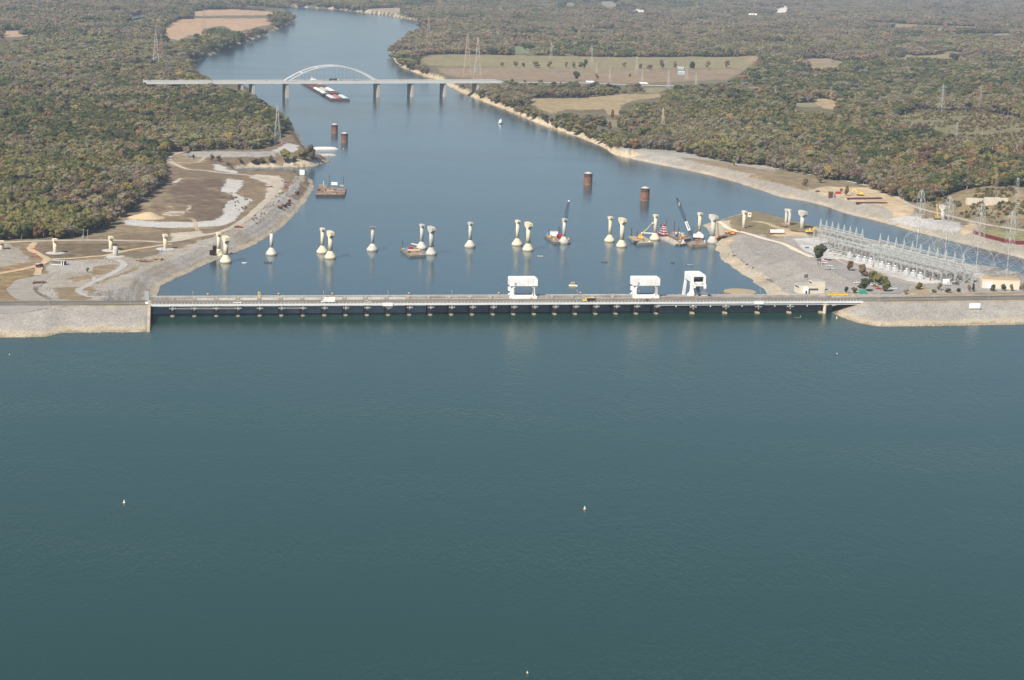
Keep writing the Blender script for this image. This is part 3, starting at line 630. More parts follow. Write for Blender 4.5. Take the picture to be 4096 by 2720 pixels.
# left and right abutments
mb = MB(); mb.slab([(-50, -12), (22, -12), (22, 8.95), (0, 8.95), (-50, .35)], 'x', -17.0, -14.9); o = mb.build('wing_wall', mat('tan_concrete', (.40, .34, .25), .9, .15, .4, c2=(.33, .28, .21)))
o.location = D(0, 0, 0); o.rotation_euler.z = DANG; tag(o, 'sloping tan concrete wing wall at the left end of the dam', 'wall')
mb = MB(); mb.prism([(A_END - 2, .1), (A_END + 14, .1), (A_END + 14, 13), (A_END - 2, 13)], -4, 8.58); o = mb.build('bridge_abutment', CONC)
o.location = D(0, 0, 0); o.rotation_euler.z = DANG; tag(o, 'low concrete abutment where the bridge meets the right bank', 'abutment')
# the road and the railway on the embankments either side
def drape(name, a0, a1, t0, t1, z, m, n=40):
    mb = MB(); aa = np.linspace(a0, a1, n); V = []
    for a in aa:
        s = float(crest_shift(a))
        for t in (t0, t1): V.append(D(a, t + s, z))
    mb.add(V, [(2 * i, 2 * i + 2, 2 * i + 3, 2 * i + 1) for i in range(n - 1)]); return tag(mb.build(name, m), kind='structure')
for a0, a1 in ((-420, -15.1), (A_END + .1, 900)):
    drape('road', a0, a1, 1.6, 12.2, CREST + .16, ASPH)
    drape('road_edge_line', a0, a1, 2.2, 2.36, CREST + .168, mat('worn_white_line', (.45, .44, .42)))
    drape('road_centre_line', a0, a1, 6.9, 7.1, CREST + .168, mat('worn_yellow_line', (.4, .3, .1)))
    drape('railway', a0, a1, 13.2, 17.0, CREST + .14, mat('track_ballast', (.21, .17, .13)))
    for tt in (14.4, 16.0): drape('railway_rail', a0, a1, tt - .09, tt + .09, CREST + .3, mat('rail_brown', (.14, .10, .08)))
def guard(a0, a1, t, label):
    mb = MB(); n = int(abs(a1 - a0) / 4)
    for i in range(n):
        a = a0 + (a1 - a0) * i / n; b_ = a0 + (a1 - a0) * (i + 1) / n
        p, q = D(a, t + crest_shift(a), CREST + .62), D(b_, t + crest_shift(b_), CREST + .62)
        mb.bar(p, q, .3); mb.box((p[0], p[1], CREST + .35), (.2, .2, .75), DANG)
    tag(mb.build('guard_rail', STEELD), label, 'guard rail')
guard(A_END + 16, 880, .7, 'steel guard rail along the near side of the right causeway road')
guard(A_END + 16, 880, 12.7, 'steel guard rail between road and railway on the right causeway')
guard(-400, -18, 12.7, 'steel guard rail between road and railway on the left causeway')
guard(-60, -18, .7, 'short steel guard rail beside the wing wall on the left causeway')

# street lamps
lamp0 = None
def lamp(a, t, z, label, h=8.2):
    global lamp0
    if lamp0 is None:
        lamp0 = thing('street_lamp', label, 'street lamp', D(a, t, z), DANG, 'street lamps along the dam road')
        MB().cyl((0, 0, 0), (0, 0, 8.2), .13, .08, 8).box((0, 0, .15), (.5, .5, .3)).build('pole', STEEL, lamp0)
        MB().bar((0, 0, 8.15), (0, 1.3, 8.4), .12).build('arm', STEEL, lamp0)
        MB().box((0, 1.5, 8.38), (.35, .8, .2)).build('lamp_head', WHITE, lamp0)
    else: dup(lamp0, D(a, t, z), DANG, label)
ordn = ['first', 'second', 'third', 'fourth', 'fifth', 'sixth', 'seventh', 'eighth', 'ninth', 'tenth', 'eleventh', 'twelfth', 'thirteenth', 'fourteenth', 'fifteenth']
for k, u in enumerate((771.7, 1034, 1293.5, 1551.6, 1807.4, 2060.5, 2311, 2561, 2789, 3049.6)):
    s = P((u, 1213), 9.0); a = to_at(s[0], s[1])[0]
    lamp(a, .95, 9.1, 'grey street lamp on the dam road, %s from the left on the bridge' % ordn[k])
for k, (u, nm) in enumerate(((522, 'right one of the two on the left causeway'), (194, 'left one of the two on the left causeway'), (3538.7, 'left one of three on the right causeway'), (3769, 'middle one of three on the right causeway'), (3995, 'right one of three on the right causeway'))):
    s = P((u, 1218), 8.7); a, t = to_at(s[0], s[1]); lamp(a, .9 + float(crest_shift(a)), CREST, 'grey street lamp, ' + nm)

# boards, markers and other furniture on the dam
def board(name, label, cat, a, t, z, w, h, m=WHITE, legs=0, legh=1.0, rz=0.0):
    o = thing(name, label, cat, D(a, t, z), DANG + rz)
    MB().box((0, 0, legh + h / 2), (w, .18, h)).build('panel', m, o)
    for i in range(legs):
        x = (-.5 + (i + .5) / legs) * w * .9; MB().box((x, .2, legh / 2 + .2), (.2, .2, legh + .4)).build('leg', STEEL, o)
    return o
for u, nm in ((1551.6, 'left'), (3048, 'right')):
    a = to_at(*P((u, 1218), 8.5)[:2])[0]
    o = thing('name_board', 'blank white board hung outside the bridge railing, the %s of two' % nm, 'sign', D(a, 0, 0), DANG)
    MB().box((0, -.35, 8.5), (7.2, .2, 2.5)).build('panel', WHITE, o); MB().box((-2, -.15, 8.6), (.2, .25, 1.6)).box((2, -.15, 8.6), (.2, .25, 1.6)).build('bracket', STEEL, o)
p = ground(Z8(1928, 1200)); o = thing('billboard', 'large blank white billboard standing on the stone slope at right', 'billboard', p, DANG)
MB().box((0, 0, 2.9), (8.6, .3, 3.9)).build('panel', WHITE, o)
for x in (-3.4, -1.1, 1.1, 3.4): MB().box((x, .3, .9), (.25, .25, 3.2)).build('leg', STEEL, o)
s = to_at(*P(ZA(103, 375), 8.9)[:2]); o = board('wall_sign', 'small white sign on top of the tan wing wall', 'sign', s[0], .6, 8.9, 1.9, 1.7, WHITE, 2, .5)
s = to_at(*P(ZA(107, 290), 8.7)[:2]); o = thing('louvre_screen', 'tall grey louvred screen at the left end of the dam', 'screen', D(s[0], 18.5, 8.6), DANG - .35)
MB().box((0, 0, 3.3), (3.4, .5, 6.4)).build('panel', GREYP, o)
for k in range(7): MB().box((-1.5 + k * .5, -.3, 3.3), (.1, .12, 6.2)).build('louvre', STEEL, o)
for x in (-1.9, 1.9): MB().box((x, -.2, 3.3), (.2, .3, 6.6)).build('post', STEELD, o)
mkr = None
for k, (fn, x, y) in enumerate(((Z5, 1786, 1085), (Z6, 250, 1082), (Z6, 713, 1080), (Z6, 1375, 1078), (Z6, 2147, 1073), (Z7, 705, 1070))):
    s = to_at(*P(fn(x, y), 11.5)[:2])
    lab = 'orange ball marker on the far parapet, %s from the left' % ordn[k]
    if mkr is None:
        mkr = thing('ball_marker', lab, 'marker', D(s[0], 23.6, 11.0), DANG, 'orange ball markers on the far parapet')
        MB().cyl((0, 0, 0), (0, 0, .5), .12, n=6).build('stalk', STEEL, mkr)
        MB().lathe([(.05, .4), (.55, .6), (.75, 1.0), (.55, 1.45), (.05, 1.65)], 12).build('ball', ORANGE, mkr, True)
    else: dup(mkr, D(s[0], 23.6, 11.0), DANG, lab)
s = to_at(*P(ZA(1883, 262), 10.3)[:2]); o = thing('yellow_hoist', 'small yellow hoist frame standing on the dam deck', 'hoist', D(s[0], 21, 10.3), DANG)
for x in (-.7, .7): MB().box((x, 0, 1.6), (.35, .5, 3.2)).build('upright', YELLOW, o)
MB().box((0, 0, 3.1), (1.75, .6, .5)).build('crossbeam', YELLOW, o); MB().box((0, 0, .8), (1.0, .8, 1.2)).build('winch', YELLOW, o)

# gantry cranes
def rrect(cx, cz, w, h, r, n=5):
    o = []
    for k, (sx, sz) in enumerate(((1, -1), (1, 1), (-1, 1), (-1, -1))):
        a0 = -math.pi / 2 + k * math.pi / 2
        for i in range(n + 1):
            t = a0 + math.pi / 2 * i / n; o.append((cx + sx * (w / 2 - r) + r * math.cos(t), cz + sz * (h / 2 - r) + r * math.sin(t)))
    return o
def plate_hole(mb, outer, inner, y0, y1):
    """flat plate with one opening: outer corner count is matched to the opening by angle"""
    cx = sum(p[0] for p in inner) / len(inner); cz = sum(p[1] for p in inner) / len(inner); ring = []
    for p in inner:
        dx, dz = p[0] - cx, p[1] - cz; best = 1e9
        for i in range(len(outer)):
            x0, z0 = outer[i]; x1, z1 = outer[(i + 1) % len(outer)]; ex, ez = x1 - x0, z1 - z0; den = dx * ez - dz * ex
            if abs(den) < 1e-9: continue
            s = ((x0 - cx) * ez - (z0 - cz) * ex) / den; u = ((x0 - cx) * dz - (z0 - cz) * dx) / den
            if s > 0 and -1e-6 <= u <= 1 + 1e-6: best = min(best, s)
        ring.append((cx + dx * best, cz + dz * best))
    for oc in outer:                              # snap nearest ring point onto every outer corner
        j = min(range(len(ring)), key=lambda q: (ring[q][0] - oc[0]) ** 2 + (ring[q][1] - oc[1]) ** 2); ring[j] = oc
    n = len(inner); V = []
    for y in (y0, y1):
        V += [(p[0], y, p[1]) for p in ring] + [(p[0], y, p[1]) for p in inner]
    F = []
    for i in range(n):
        j = (i + 1) % n
        F += [(i, j, n + j, n + i), (2 * n + i, 3 * n + i, 3 * n + j, 2 * n + j), (i, 2 * n + i, 2 * n + j, j), (n + i, n + j, 3 * n + j, 3 * n + i)]
    return mb.add(V, F)
CRW = mat('crane_white', (.82, .82, .81), .4, .05, .5, c2=(.74, .73, .71))
def gantry(label, a):
    o = thing('gantry_crane', label, 'crane', D(a, 17.4, 8.7), DANG, 'white gantry cranes on the dam')
    for y, nm in ((0, 'front_portal'), (7.6, 'rear_portal')):
        mb = MB(); plate_hole(mb, [(-9.9, 1.9), (9.9, 1.9), (8.6, 3.4), (8.2, 9.7), (-8.2, 9.7), (-8.6, 3.4)], rrect(0, 5.85, 14.2, 6.0, 1.5), y - .5, y + .5); mb.build(nm, CRW, o)
        MB().box((0, y, 1.0), (20.4, 1.5, 2.1)).build('sill_beam', CRW, o)
        for x in (-8.4, 8.4): MB().box((x, y, .1), (3.2, .9, .6)).build('wheel_truck', STEELD, o)
    pr = [(-10.2, 9.6), (10.2, 9.6), (10.2, 14.6), (9.6, 15.3), (-9.6, 15.3), (-10.2, 14.6)]
    h_ = MB().slab(pr, 'y', -1.0, 8.6).build('machinery_house', CRW, o)
    MB().box((0, 3.8, 15.4), (17, 6, .2)).build('roof', CRW, h_)
    for x in (-8.9, 8.9): mb = MB(); mb.slab([(.4, 2.0), (1.6, 2.0), (4.6, 6.0), (7.2, 8.8), (7.2, 9.7), (.4, 9.7)], 'x', x - .35, x + .35); mb.build('side_frame', CRW, o)
    mb = MB(); mb.box((0, 3.8, 9.0), (12.5, .6, 1.0))
    for k in range(9): mb.box((-5.6 + k * 1.4, 3.4, 8.6), (.15, .3, 1.4))
    mb.build('hoist_beam', STEEL, o)
    mb = MB(); mb.box((0, 5.0, 2.5), (13, 1.0, .2))
    for k in range(10): mb.box((-6 + k * 1.33, 4.5, 3.0), (.1, .1, 1.0))
    mb.build('walkway', STEELD, o)
    MB().box((-9.9, 3.5, 6.9), (1.6, 2.6, 2.6)).build('operator_cab', CRW, o)
    MB().box((0, -.85, 1.2), (1.6, .3, 2.2)).build('ladder_box', CRW, o)
    mb = MB()
    for k in range(15): mb.box((-9.8 + k * 1.4, -.9, 15.8), (.08, .08, 1.0))
    mb.box((0, -.9, 16.3), (19.6, .08, .08)); mb.build('roof_railing', STEEL, o)
    for x in (-6.8, -3.4, 0, 3.4, 6.8): MB().box((x, -1.02, 12.2), (.07, .05, 4.9)).build('panel_seam', GREYP, h_)
    MB().box((7.4, -.62, 5.6), (.5, .12, 7.4)).build('ladder', STEELD, o)
    MB().box((-6.0, -1.04, 11.0), (1.6, .06, 2.2)).build('vent_grille', GREYP, h_)
    return o
for u, nm in ((2000 + 196 / K, 'left'), (2000 + 1252 / K, 'right')):
    a = to_at(*P((u, 1192), 9.0)[:2])[0]; gantry('white portal gantry crane on the dam, %s of the two alike' % nm, a)
s = to_at(*P(ZC(1370, 765), 9.8)[:2])
o = thing('tailrace_crane', 'tall white splay legged crane with open front on the powerhouse deck', 'crane', D(s[0] - 1.0, 21.5, 9.6), DANG)
mb = MB(); plate_hole(mb, [(-5.6, 9.2), (5.6, 9.2), (5.5, 14.8), (4.9, 15.6), (-4.9, 15.6), (-5.5, 14.8)], rrect(0, 12.3, 7.6, 4.2, .8), -.6, .6); mb.build('front_frame', CRW, o)
mb = MB(); mb.slab([(-5.6, 9.3), (5.6, 9.3), (5.6, 15.2), (-5.6, 15.2)], 'y', 17.5, 18.7); mb.build('rear_frame', CRW, o)
mb = MB(); mb.box((0, 9.05, 15.3), (10.6, 16.9, .6)).box((-5.2, 9.05, 12.6), (.5, 16.9, 4.9)).box((5.2, 9.05, 12.6), (.5, 16.9, 4.9)); mb.build('house', mat('crane_grey_white', (.74, .76, .78), .5, .03, .3), o)
MB().box((0, 6.0, 10.0), (9.8, 9, 1.0)).build('machinery_floor', STEELD, o)
for sx in (-1, 1):
    mb = MB(); mb.slab([(sx * 5.6, 9.4), (sx * 2.9, 9.4), (sx * 3.6, 5.5), (sx * 2.6, 2.2), (sx * 3.0, 1.0), (sx * 8.0, 1.0), (sx * 7.6, 1.9), (sx * 6.4, 2.6)], 'y', -.55, .55); mb.build('leg', CRW, o)
    mb = MB(); mb.slab([(sx * 5.6, 9.4), (sx * 3.6, 9.4), (sx * 5.8, -14), (sx * 8.4, -14)], 'y', 17.5, 18.7); mb.build('leg', CRW, o)
    mb = MB(); mb.box((sx * 5.3, 0, .55), (5.2, 1.4, .9)).box((sx * 7.3, 0, 1.6), (.3, 1.0, 1.6)); mb.build('bogie', CRW, o)
    mb = MB(); mb.slab([(.5, 9.4), (4, 9.4), (1.2, 5.0), (.5, 3.0)], 'x', sx * 5.2 - .3, sx * 5.2 + .3); mb.build('bracing', CRW, o)
mb = MB(); mb.box((0, -3.4, 8.6), (9.4, 5.0, .7)).box((-4.2, -5.7, 7.7), (1.4, .8, 1.6)).box((3.6, -5.7, 7.5), (1.8, .8, 2.0)).box((0, -5.8, 9.1), (9.4, .3, 1.0)); mb.build('cantilever_tray', CRW, o)
for x in (-2.8, 2.4): MB().box((x, -2.6, 9.5), (1.3, 6.4, .9)).build('runway_beam', STEEL, o)
mb = MB(); mb.box((-2.0, 4, 5.2), (3.4, 3, 8.0)).box((1.2, 3, 6.0), (1.5, 2, 6.5)); mb.build('trash_rake', BLUE if False else mat('blue_grey_steel', (.12, .18, .26), .5, .1, .5), o)

# round fill pad in the tailrace
p = P(Z7(2060, 1040), -13.0); o = thing('round_cell', 'round flat topped tan fill cell in the water behind the powerhouse', 'cell', (p[0], p[1], TW), 0)
MB().lathe([(13.6, -4), (13.6, 3.6), (13.4, 3.75)], 48).build('cell_wall', RUSTTAN, o); MB().lathe([(13.3, 3.4), (13.3, 3.8), (8, 4.0), (.1, 4.05)], 48).build('fill', TANPAD, o)
# ------------------------------------------------------------------ half built bridge piers
def pier(label, base_px, top_px, z0, r, m, cap='small', bell=True, group=None, axis=None, mound=False, capm=None):
    b_ = P(base_px, z0) if z0 is not None else ground(base_px)
    if bell: b_[1] += 5.0
    s = scl(b_); H_ = (base_px[1] - top_px[1]) / (s * .975)
    if bell: H_ -= 5.0 * .2
    o = thing('bridge_pier', label, 'bridge pier', b_, 0.0, group)
    hc = {'small': 2.6, 'big': 4.2, 'none': 0, 'form': 3.4}[cap]
    zb = 0.0
    if bell:
        R_ = 5.15; MB().lathe([(R_ - .1, -5), (R_ - .1, .35), (R_, .5), (R_, 1.4), (R_ - .3, 2.0), (r + .25, 6.2), (r, 6.6)], 28).build('bell_base', m, o, False)
        MB().lathe([(R_ - .02, -1), (R_ - .02, .48)], 28).build('waterline_band', mat('waterline_stone', (.40, .32, .21)), o); zb = 6.4
    mb = MB(); n = 5; H1 = H_ - hc
    prof = [(r, -4 if not bell else zb)]
    prof.append((r, (zb + H1) / 2))
    prof.append((r, H1 + .01)); mb.lathe(prof, 18); mb.build('column', m, o, True)
    ax = axis if axis is not None else math.radians(-62)
    if cap == 'small':
        mb = MB(); mb.slab([(-r * .95, H1), (r * .95, H1), (r * 1.75, H1 + 1.0), (r * 1.75, H_), (-r * 1.75, H_), (-r * 1.75, H1 + 1.0)], 'y', -r * .98, r * .98); c = mb.build('cap', capm or m, o); c.rotation_euler.z = ax
    elif cap == 'big':
        w = r * 2.35; mb = MB(); mb.slab([(-r, H1 - 1.2), (r, H1 - 1.2), (w, H1 + .9), (w, H_ - .8), (w * .62, H_ - .8), (w * .62, H_ - .3), (w * .2, H_ - .3), (w * .2, H_), (-w, H_), (-w, H1 + 1.2)], 'y', -r * .95, r * .95); c = mb.build('cap', capm or m, o); c.rotation_euler.z = ax
    elif cap == 'form':
        MB().box((0, 0, H1 + .9), (3.6, 3.6, 1.9)).build('formwork', mat('formwork_yellow', (.40, .28, .10), .8, .2, .6), o)
        mb = MB(); mb.box((0, 0, H1 + 2.0), (5.4, 5.4, .25))
        for x in (-2.6, 0, 2.6):
            for y in (-2.6, 0, 2.6):
                if x or y: mb.box((x, y, H1 + 2.7), (.15, .15, 1.3))
        mb.build('work_platform', STEELD, o)
    elif cap == 'none':
        mb = MB()
        for k in range(12): t = k * math.pi / 6; mb.box((math.cos(t) * r * .8, math.sin(t) * r * .8, H_ + .5), (.12, .12, 1.3))
        mb.build('rebar', RUSTY, o)
    if mound: MB().lathe([(9, -.8), (8, .1), (5, .5), (.1, .6)], 18).build('gravel_pad', mat('grey_gravel', (.40, .39, .37), .95, .2, .8), o)
    return o
BACK = 'thin piers of the far row in the river'; FRONT = 'broad headed piers of the near row in the river'
pier('grey capless pier with rusty rebar top, leftmost standing clear in the river', Z6(178, 735), Z6(178, 545), TW, 1.55, GREYPIER, 'none', True, BACK)
pier('cream pier of the far row close behind the leftmost broad headed river pier', Z6(616, 718), Z6(616, 500), TW, 1.6, CREAM, 'small', True, BACK)
pier('grey river pier with yellow formwork and work platform on its top', Z6(1047, 700), Z6(1047, 478), TW, 1.55, GREYPIER, 'form', True, BACK)
pier('grey pier of the far row standing behind the small red work barge', Z6(1470, 682), Z6(1470, 467), TW, 1.6, GREYPIER, 'small', True, BACK)
pier('lone grey capped pier in mid river, with open water on both sides', Z6(1887, 668), Z6(1887, 450), TW, 1.6, GREYPIER, 'small', True, BACK)
pier('cream pier of the far row, left of the red crane barge', Z7(147, 652), Z7(147, 433), TW, 1.6, CREAM, 'small', True, BACK)
pier('grey pier standing in front of the red crane barge', Z7(548, 636), Z7(552, 418), TW, 1.6, GREYPIER, 'small', True, BACK)
pier('cream pier of the far row, left of the boom lift barge', Z7(943, 620), Z7(946, 402), TW, 1.6, CREAM, 'small', True, BACK)
pier('cream pier between the boom lift barge and the red and white towboat', Z7(1332, 605), Z7(1337, 384), TW, 1.6, CREAM, 'small', True, BACK)
pier('cream pier behind the tall blue crane barge, rightmost of the far row in water', Z7(1712, 592), Z7(1718, 368), TW, 1.6, CREAM, 'small', True, BACK)
pier('cream pier on the stony point of land beside the white sign', Z7(2092, 497), Z7(2097, 353), None, 1.6, CREAM, 'small', False)
pier('leftmost broad headed cream pier standing in the river', Z6(685, 765), Z6(687, 527), TW, 2.05, CREAM, 'big', True, FRONT)
pier('grey broad headed pier standing beside the small red work barge', Z6(1553, 732), Z6(1556, 488), TW, 2.05, GREYPIER, 'big', True, FRONT)
pier('broad headed cream pier in mid river, left of the red crane barge', Z7(240, 697), Z7(244, 452), TW, 2.05, CREAM, 'big', True, FRONT)
pier('broad headed cream pier left of the boom lift barge', Z7(1046, 665), Z7(1052, 415), TW, 2.05, CREAM, 'big', True, FRONT)
pier('grey broad headed pier at the water edge of the right point', Z7(1828, 632), Z7(1834, 388), TW, 2.3, GREYPIER, 'big', True, FRONT)
pier('thin cream pier at the left shore beside rusty sheet piles', Z5(1870, 748), Z5(1875, 540), TW, 1.6, CREAM, 'small', True)
pier('broad headed cream pier at the left shore, nearest the dam', Z5(1932, 800), Z5(1928, 570), TW, 2.1, CREAM, 'big', True)
pier('cream pier on land, left one of the three capped piers on brown grass', Z5(474, 712), Z5(471, 592), None, 1.75, CREAM, 'small', False, mound=True)
pier('cream pier on land, middle one of the three capped piers on brown grass', Z5(953, 690), Z5(949, 573), None, 1.75, CREAM, 'small', False, mound=True)
pier('cream pier on land, right one of the three capped piers near the gravel road', Z5(1420, 677), Z5(1416, 555), None, 1.75, CREAM, 'small', False, mound=True)
pier('short capless stained pier on land in front of the middle capped pier', Z5(992, 740), Z5(990, 655), None, 2.2, GREYPIER, 'none', False, mound=True)
pier('cream pier on the grey gravel mound cut by the left photo edge', Z5(14, 680), Z5(8, 610), None, 2.0, CREAM, 'small', False)
pier('grey broad headed pier by the lock channel behind the switchyard', Z8(447, 500), Z8(456, 352), None, 2.2, GREYPIER, 'big', False)
p = ground(Z8(322, 472)); s = scl(p); Hh = (470 - 335) / 2.1478 / (s * .975)
o = thing('twin_pier', 'grey twin column pier with a solid head by the lock channel', 'bridge pier', p, math.radians(-50))
for x in (-2.3, 2.3): MB().cyl((x, 0, -3), (x, 0, Hh - 2.4), 1.35, n=16).build('column', GREYPIER, o, True)
MB().box((0, 0, Hh - 1.3), (7.6, 2.6, 2.6)).build('head', GREYPIER, o); MB().box((0, 0, 1.2), (5, 1.6, 1.6)).build('strut', GREYPIER, o)
pier('grey broad headed pier on the far bank of the lock channel', Z8(1655, 425), Z8(1672, 303), None, 2.2, CONC_L, 'big', False)

# ------------------------------------------------------------------ sheet pile cells
cell0 = None
for lab, fn, x, yb, yt, w in (('brown sheet pile cell with conical top, upper of the two at left', Z2, 723, 1145, 1062, 55), ('brown sheet pile cell with conical top, lower of the two at left', Z2, 808, 1222, 1137, 57), ('brown sheet pile cell with conical top, left of the two at right', Z7, 756, 130, 20, 71), ('brown sheet pile cell with conical top, right of the two at right', Z7, 1245, 265, 146, 75)):
    b_ = P(fn(x, yb), TW); s = scl(b_); r = w / K / s / 2; h = (yb - yt) / K / (s * .975) - 2 * r * .08
    o = thing('sheet_pile_cell', lab, 'cell', (b_[0], b_[1] + r, TW), 0, 'round sheet pile cells in the river')
    mb = MB(); n = 36; pr = [(r, -4), (r, h - 1.8)]
    mb.lathe([(r * (1), -4), (r, .8 * h)], n); mb.build('wall', CELLB, o)
    MB().lathe([(r + .03, -1), (r + .03, 1.2)], n).build('waterline_band', mat('rust_stain', (.26, .17, .09), .9, .2, .6), o)
    MB().lathe([(r + .12, .64 * h), (r + .12, h - 1.2)], n).build('upper_wall', mat('cell_dark_steel', (.085, .05, .045), .8, .2, .5), o)
    MB().lathe([(r + .05, h - 1.5), (r + .05, h - 1.1), (.15, h + .6)], n).build('conical_cap', CONC_L, o)
    for k in range(0, n, 3):
        t = k * 2 * math.pi / n
        if math.sin(t) < .3: MB().box(((r + .1) * math.cos(t), (r + .1) * math.sin(t), h * .32), (.28, .28, h * .62), t).build('sheet_pile', CELLB, o)

# ------------------------------------------------------------------ barges and boats
def hull(o, quad, z0, z1, m, dm, dn='deck'):
    mb = MB(); mb.prism(quad, z0, z1 - .1); mb.build('hull', m, o)
    c = np.mean(quad, 0); mb = MB(); mb.prism([c + (np.array(q) - c) * .985 for q in quad], z1 - .1, z1); mb.build(dn, dm, o)
def barge(label, fn, s, fb=2.0, hm=None, dm=None, name='work_barge'):
    pts = [P(q, TW + (fb if i_ else fb))[:2] for i_, q in enumerate(pl(fn, s))]
    c = np.mean(pts, 0); o = thing(name, label, 'barge', (c[0], c[1], TW), 0)
    q = [(p - c) for p in pts]
    hull(o, q, -1.0, fb, hm or mat('barge_hull', (.16, .15, .14), .8, .2, .4), dm or RUSTTAN); return o, c, q
def on(o, c, fn, x, y, z=2.0): p = P(fn(x, y), TW + z); return (p[0] - c[0], p[1] - c[1], z)
def spud(o, xyz, h, r=.45, m=RUSTY): MB().cyl((xyz[0], xyz[1], -5), (xyz[0], xyz[1], h), r, n=8).build('spud', m, o)
def clutter(o, q, z, n, seed, mats, smin=.6, smax=2.2, hmax=1.4, name='cargo'):
    R = random.Random(seed); A_ = [np.array(p) for p in q]
    for k in range(n):
        u, v = R.uniform(.1, .9), R.uniform(.1, .9)
        p = (A_[0] * (1 - u) + A_[1] * u) * (1 - v) + (A_[3] * (1 - u) + A_[2] * u) * v; m = R.choice(mats); hh = R.uniform(.3, hmax)
        kind = R.random()
        mb = MB()
        if kind < .45: mb.box((p[0], p[1], z + hh / 2), (R.uniform(smin, smax), R.uniform(smin, smax), hh), R.uniform(0, 3))
        elif kind < .7: t = R.uniform(0, 3.1); L = R.uniform(2, 5); mb.cyl((p[0] - math.cos(t) * L / 2, p[1] - math.sin(t) * L / 2, z + .3), (p[0] + math.cos(t) * L / 2, p[1] + math.sin(t) * L / 2, z + .3), .28, n=7)
        else: mb.cyl((p[0], p[1], z), (p[0], p[1], z + hh), R.uniform(.3, .7), n=9)
        mb.build(name, m, o)
def boom(o, p0, p1, w, m, name='boom', n=14, wend=None):
    p0 = Vector(p0); p1 = Vector(p1); d = (p1 - p0).normalized(); a = d.cross(Vector((0, 0, 1))).normalized(); b_ = a.cross(d); mb = MB(); th = w * .07
    wend = w if wend is None else wend
    def c(k, i): s = k / n; ww = (w * (1 - s) + wend * s) * min(1, .25 + 4 * s, .25 + 4 * (1 - s)) / 2; return p0.lerp(p1, s) + a * (ww * (1, 1, -1, -1)[i]) + b_ * (ww * (1, -1, -1, 1)[i])
    for i in range(4):
        for k in range(n):
            mb.bar(c(k, i), c(k + 1, i), th * 1.5); mb.bar(c(k, i), c(k + 1, (i + 1) % 4), th); 
            if k: mb.bar(c(k, i), c(k, (i + 1) % 4), th)
    return mb.build(name, m, o)
MIXM = [RUSTY, RUSTTAN, WHITE, STEEL, YELLOW, BLUE, RED, CONC]
o, c, q = barge('large rusty spud barge moored off the left rocky point', Z6, '563,210 813,212 828,152 583,150', 2.4, mat('barge_dark_hull', (.07, .05, .045), .8, .2, .4), mat('rusty_deck', (.26, .19, .14), .9, .3, .3, c2=(.16, .09, .06)))
spud(o, on(o, c, Z6, 680, 128), 13, .32); spud(o, on(o, c, Z6, 802, 130), 12, .32)
for (x, y, w, d_, h, m, nm) in ((625, 150, 9, 4, 3.0, RUSTTAN, 'fuel_tank'), (725, 128, 7, 3, 3.0, WHITE, 'white_cabin'), (632, 172, 3.5, 6, 1.6, RUSTTAN, 'timber_stack'), (690, 180, 9, 5, 1.0, mat('pale_timber', (.42, .33, .24), .9, .2, .5), 'timber_mat'), (775, 172, 8, 4, 1.6, STEELD, 'winch_frame'), (590, 180, 3, 4, 2.0, RUSTY, 'winch'), (790, 140, 5, 2.5, 1.5, CONC, 'block')):
    p = on(o, c, Z6, x, y, 2.4); MB().box((p[0], p[1], 2.4 + h / 2), (w, d_, h)).build(nm, m, o)
MB().cyl(on(o, c, Z6, 631, 150, 2.4), tuple(np.array(on(o, c, Z6, 631, 150, 2.4)) + [0, 0, 7]), .5, n=8).build('stack_pipe', CREAM, o)
clutter(o, q, 2.4, 22, 3, [RUSTY, RUSTTAN, STEELD, RUSTY], .6, 2.5, 1.2)
o, c, q = barge('small work barge with cream boom sections beside the grey river piers', Z6, '1288,672 1370,737 1515,728 1440,665', 1.8)
spud(o, on(o, c, Z6, 1311, 662), 7.6, .35)
p = on(o, c, Z6, 1385, 660, 1.8); MB().cyl((p[0], p[1], 4.6), (p[0] + 8, p[1] + 2, 2.6), .9, n=10).build('cream_pipe', CREAM, o)
p = on(o, c, Z6, 1405, 695, 1.8); MB().box((p[0], p[1], 2.6), (11, 2, 1.0), .1).build('cream_beam', CREAM, o)
p = on(o, c, Z6, 1350, 690, 1.8); MB().box((p[0], p[1], 3.0), (1.8, 1.8, 2.4)).build('blue_tank', BLUE, o)
p = on(o, c, Z6, 1378, 684, 1.8); MB().box((p[0], p[1], 3.1), (4.5, 3, 2.2), .3).build('red_engine', RED, o)
clutter(o, q, 1.8, 16, 5, MIXM)
o, c, q = barge('crane barge with red crawler crane, white shed and dark lattice boom', Z7, '380,555 465,620 608,612 545,558', 1.9)
p = on(o, c, Z7, 463, 562, 1.9); MB().box((p[0], p[1], 3.8), (7.6, 4.0, 3.8)).build('white_shed', WHITE, o); MB().box((p[0], p[1], 5.8), (8.0, 4.4, .3)).build('shed_roof', CONC_L, o)
spud(o, on(o, c, Z7, 418, 556), 7.8, .35)
p = on(o, c, Z7, 520, 585, 1.9); MB().box((p[0], p[1], 2.4), (6.5, 5.2, 1.1)).build('crawler', BLACK, o); MB().box((p[0] - .5, p[1], 4.4), (6.0, 3.6, 2.8)).build('crane_house', RED, o); MB().box((p[0] - 3.0, p[1], 4.2), (1.6, 4.2, 2.4)).build('counterweight', MAROON, o)
bt = P(Z7(566, 248), TW); s = scl(bt); H_ = 0
pb = (p[0] + 2, p[1], 4.0); top_h = (572 - 248) / K / (scl(P(Z7(520, 585), TW)) * .975)
boom(o, pb, (pb[0] + (566 - 518) / K / 4.75, pb[1] + 5, top_h), 2.3, BLUEBOOM, n=16)
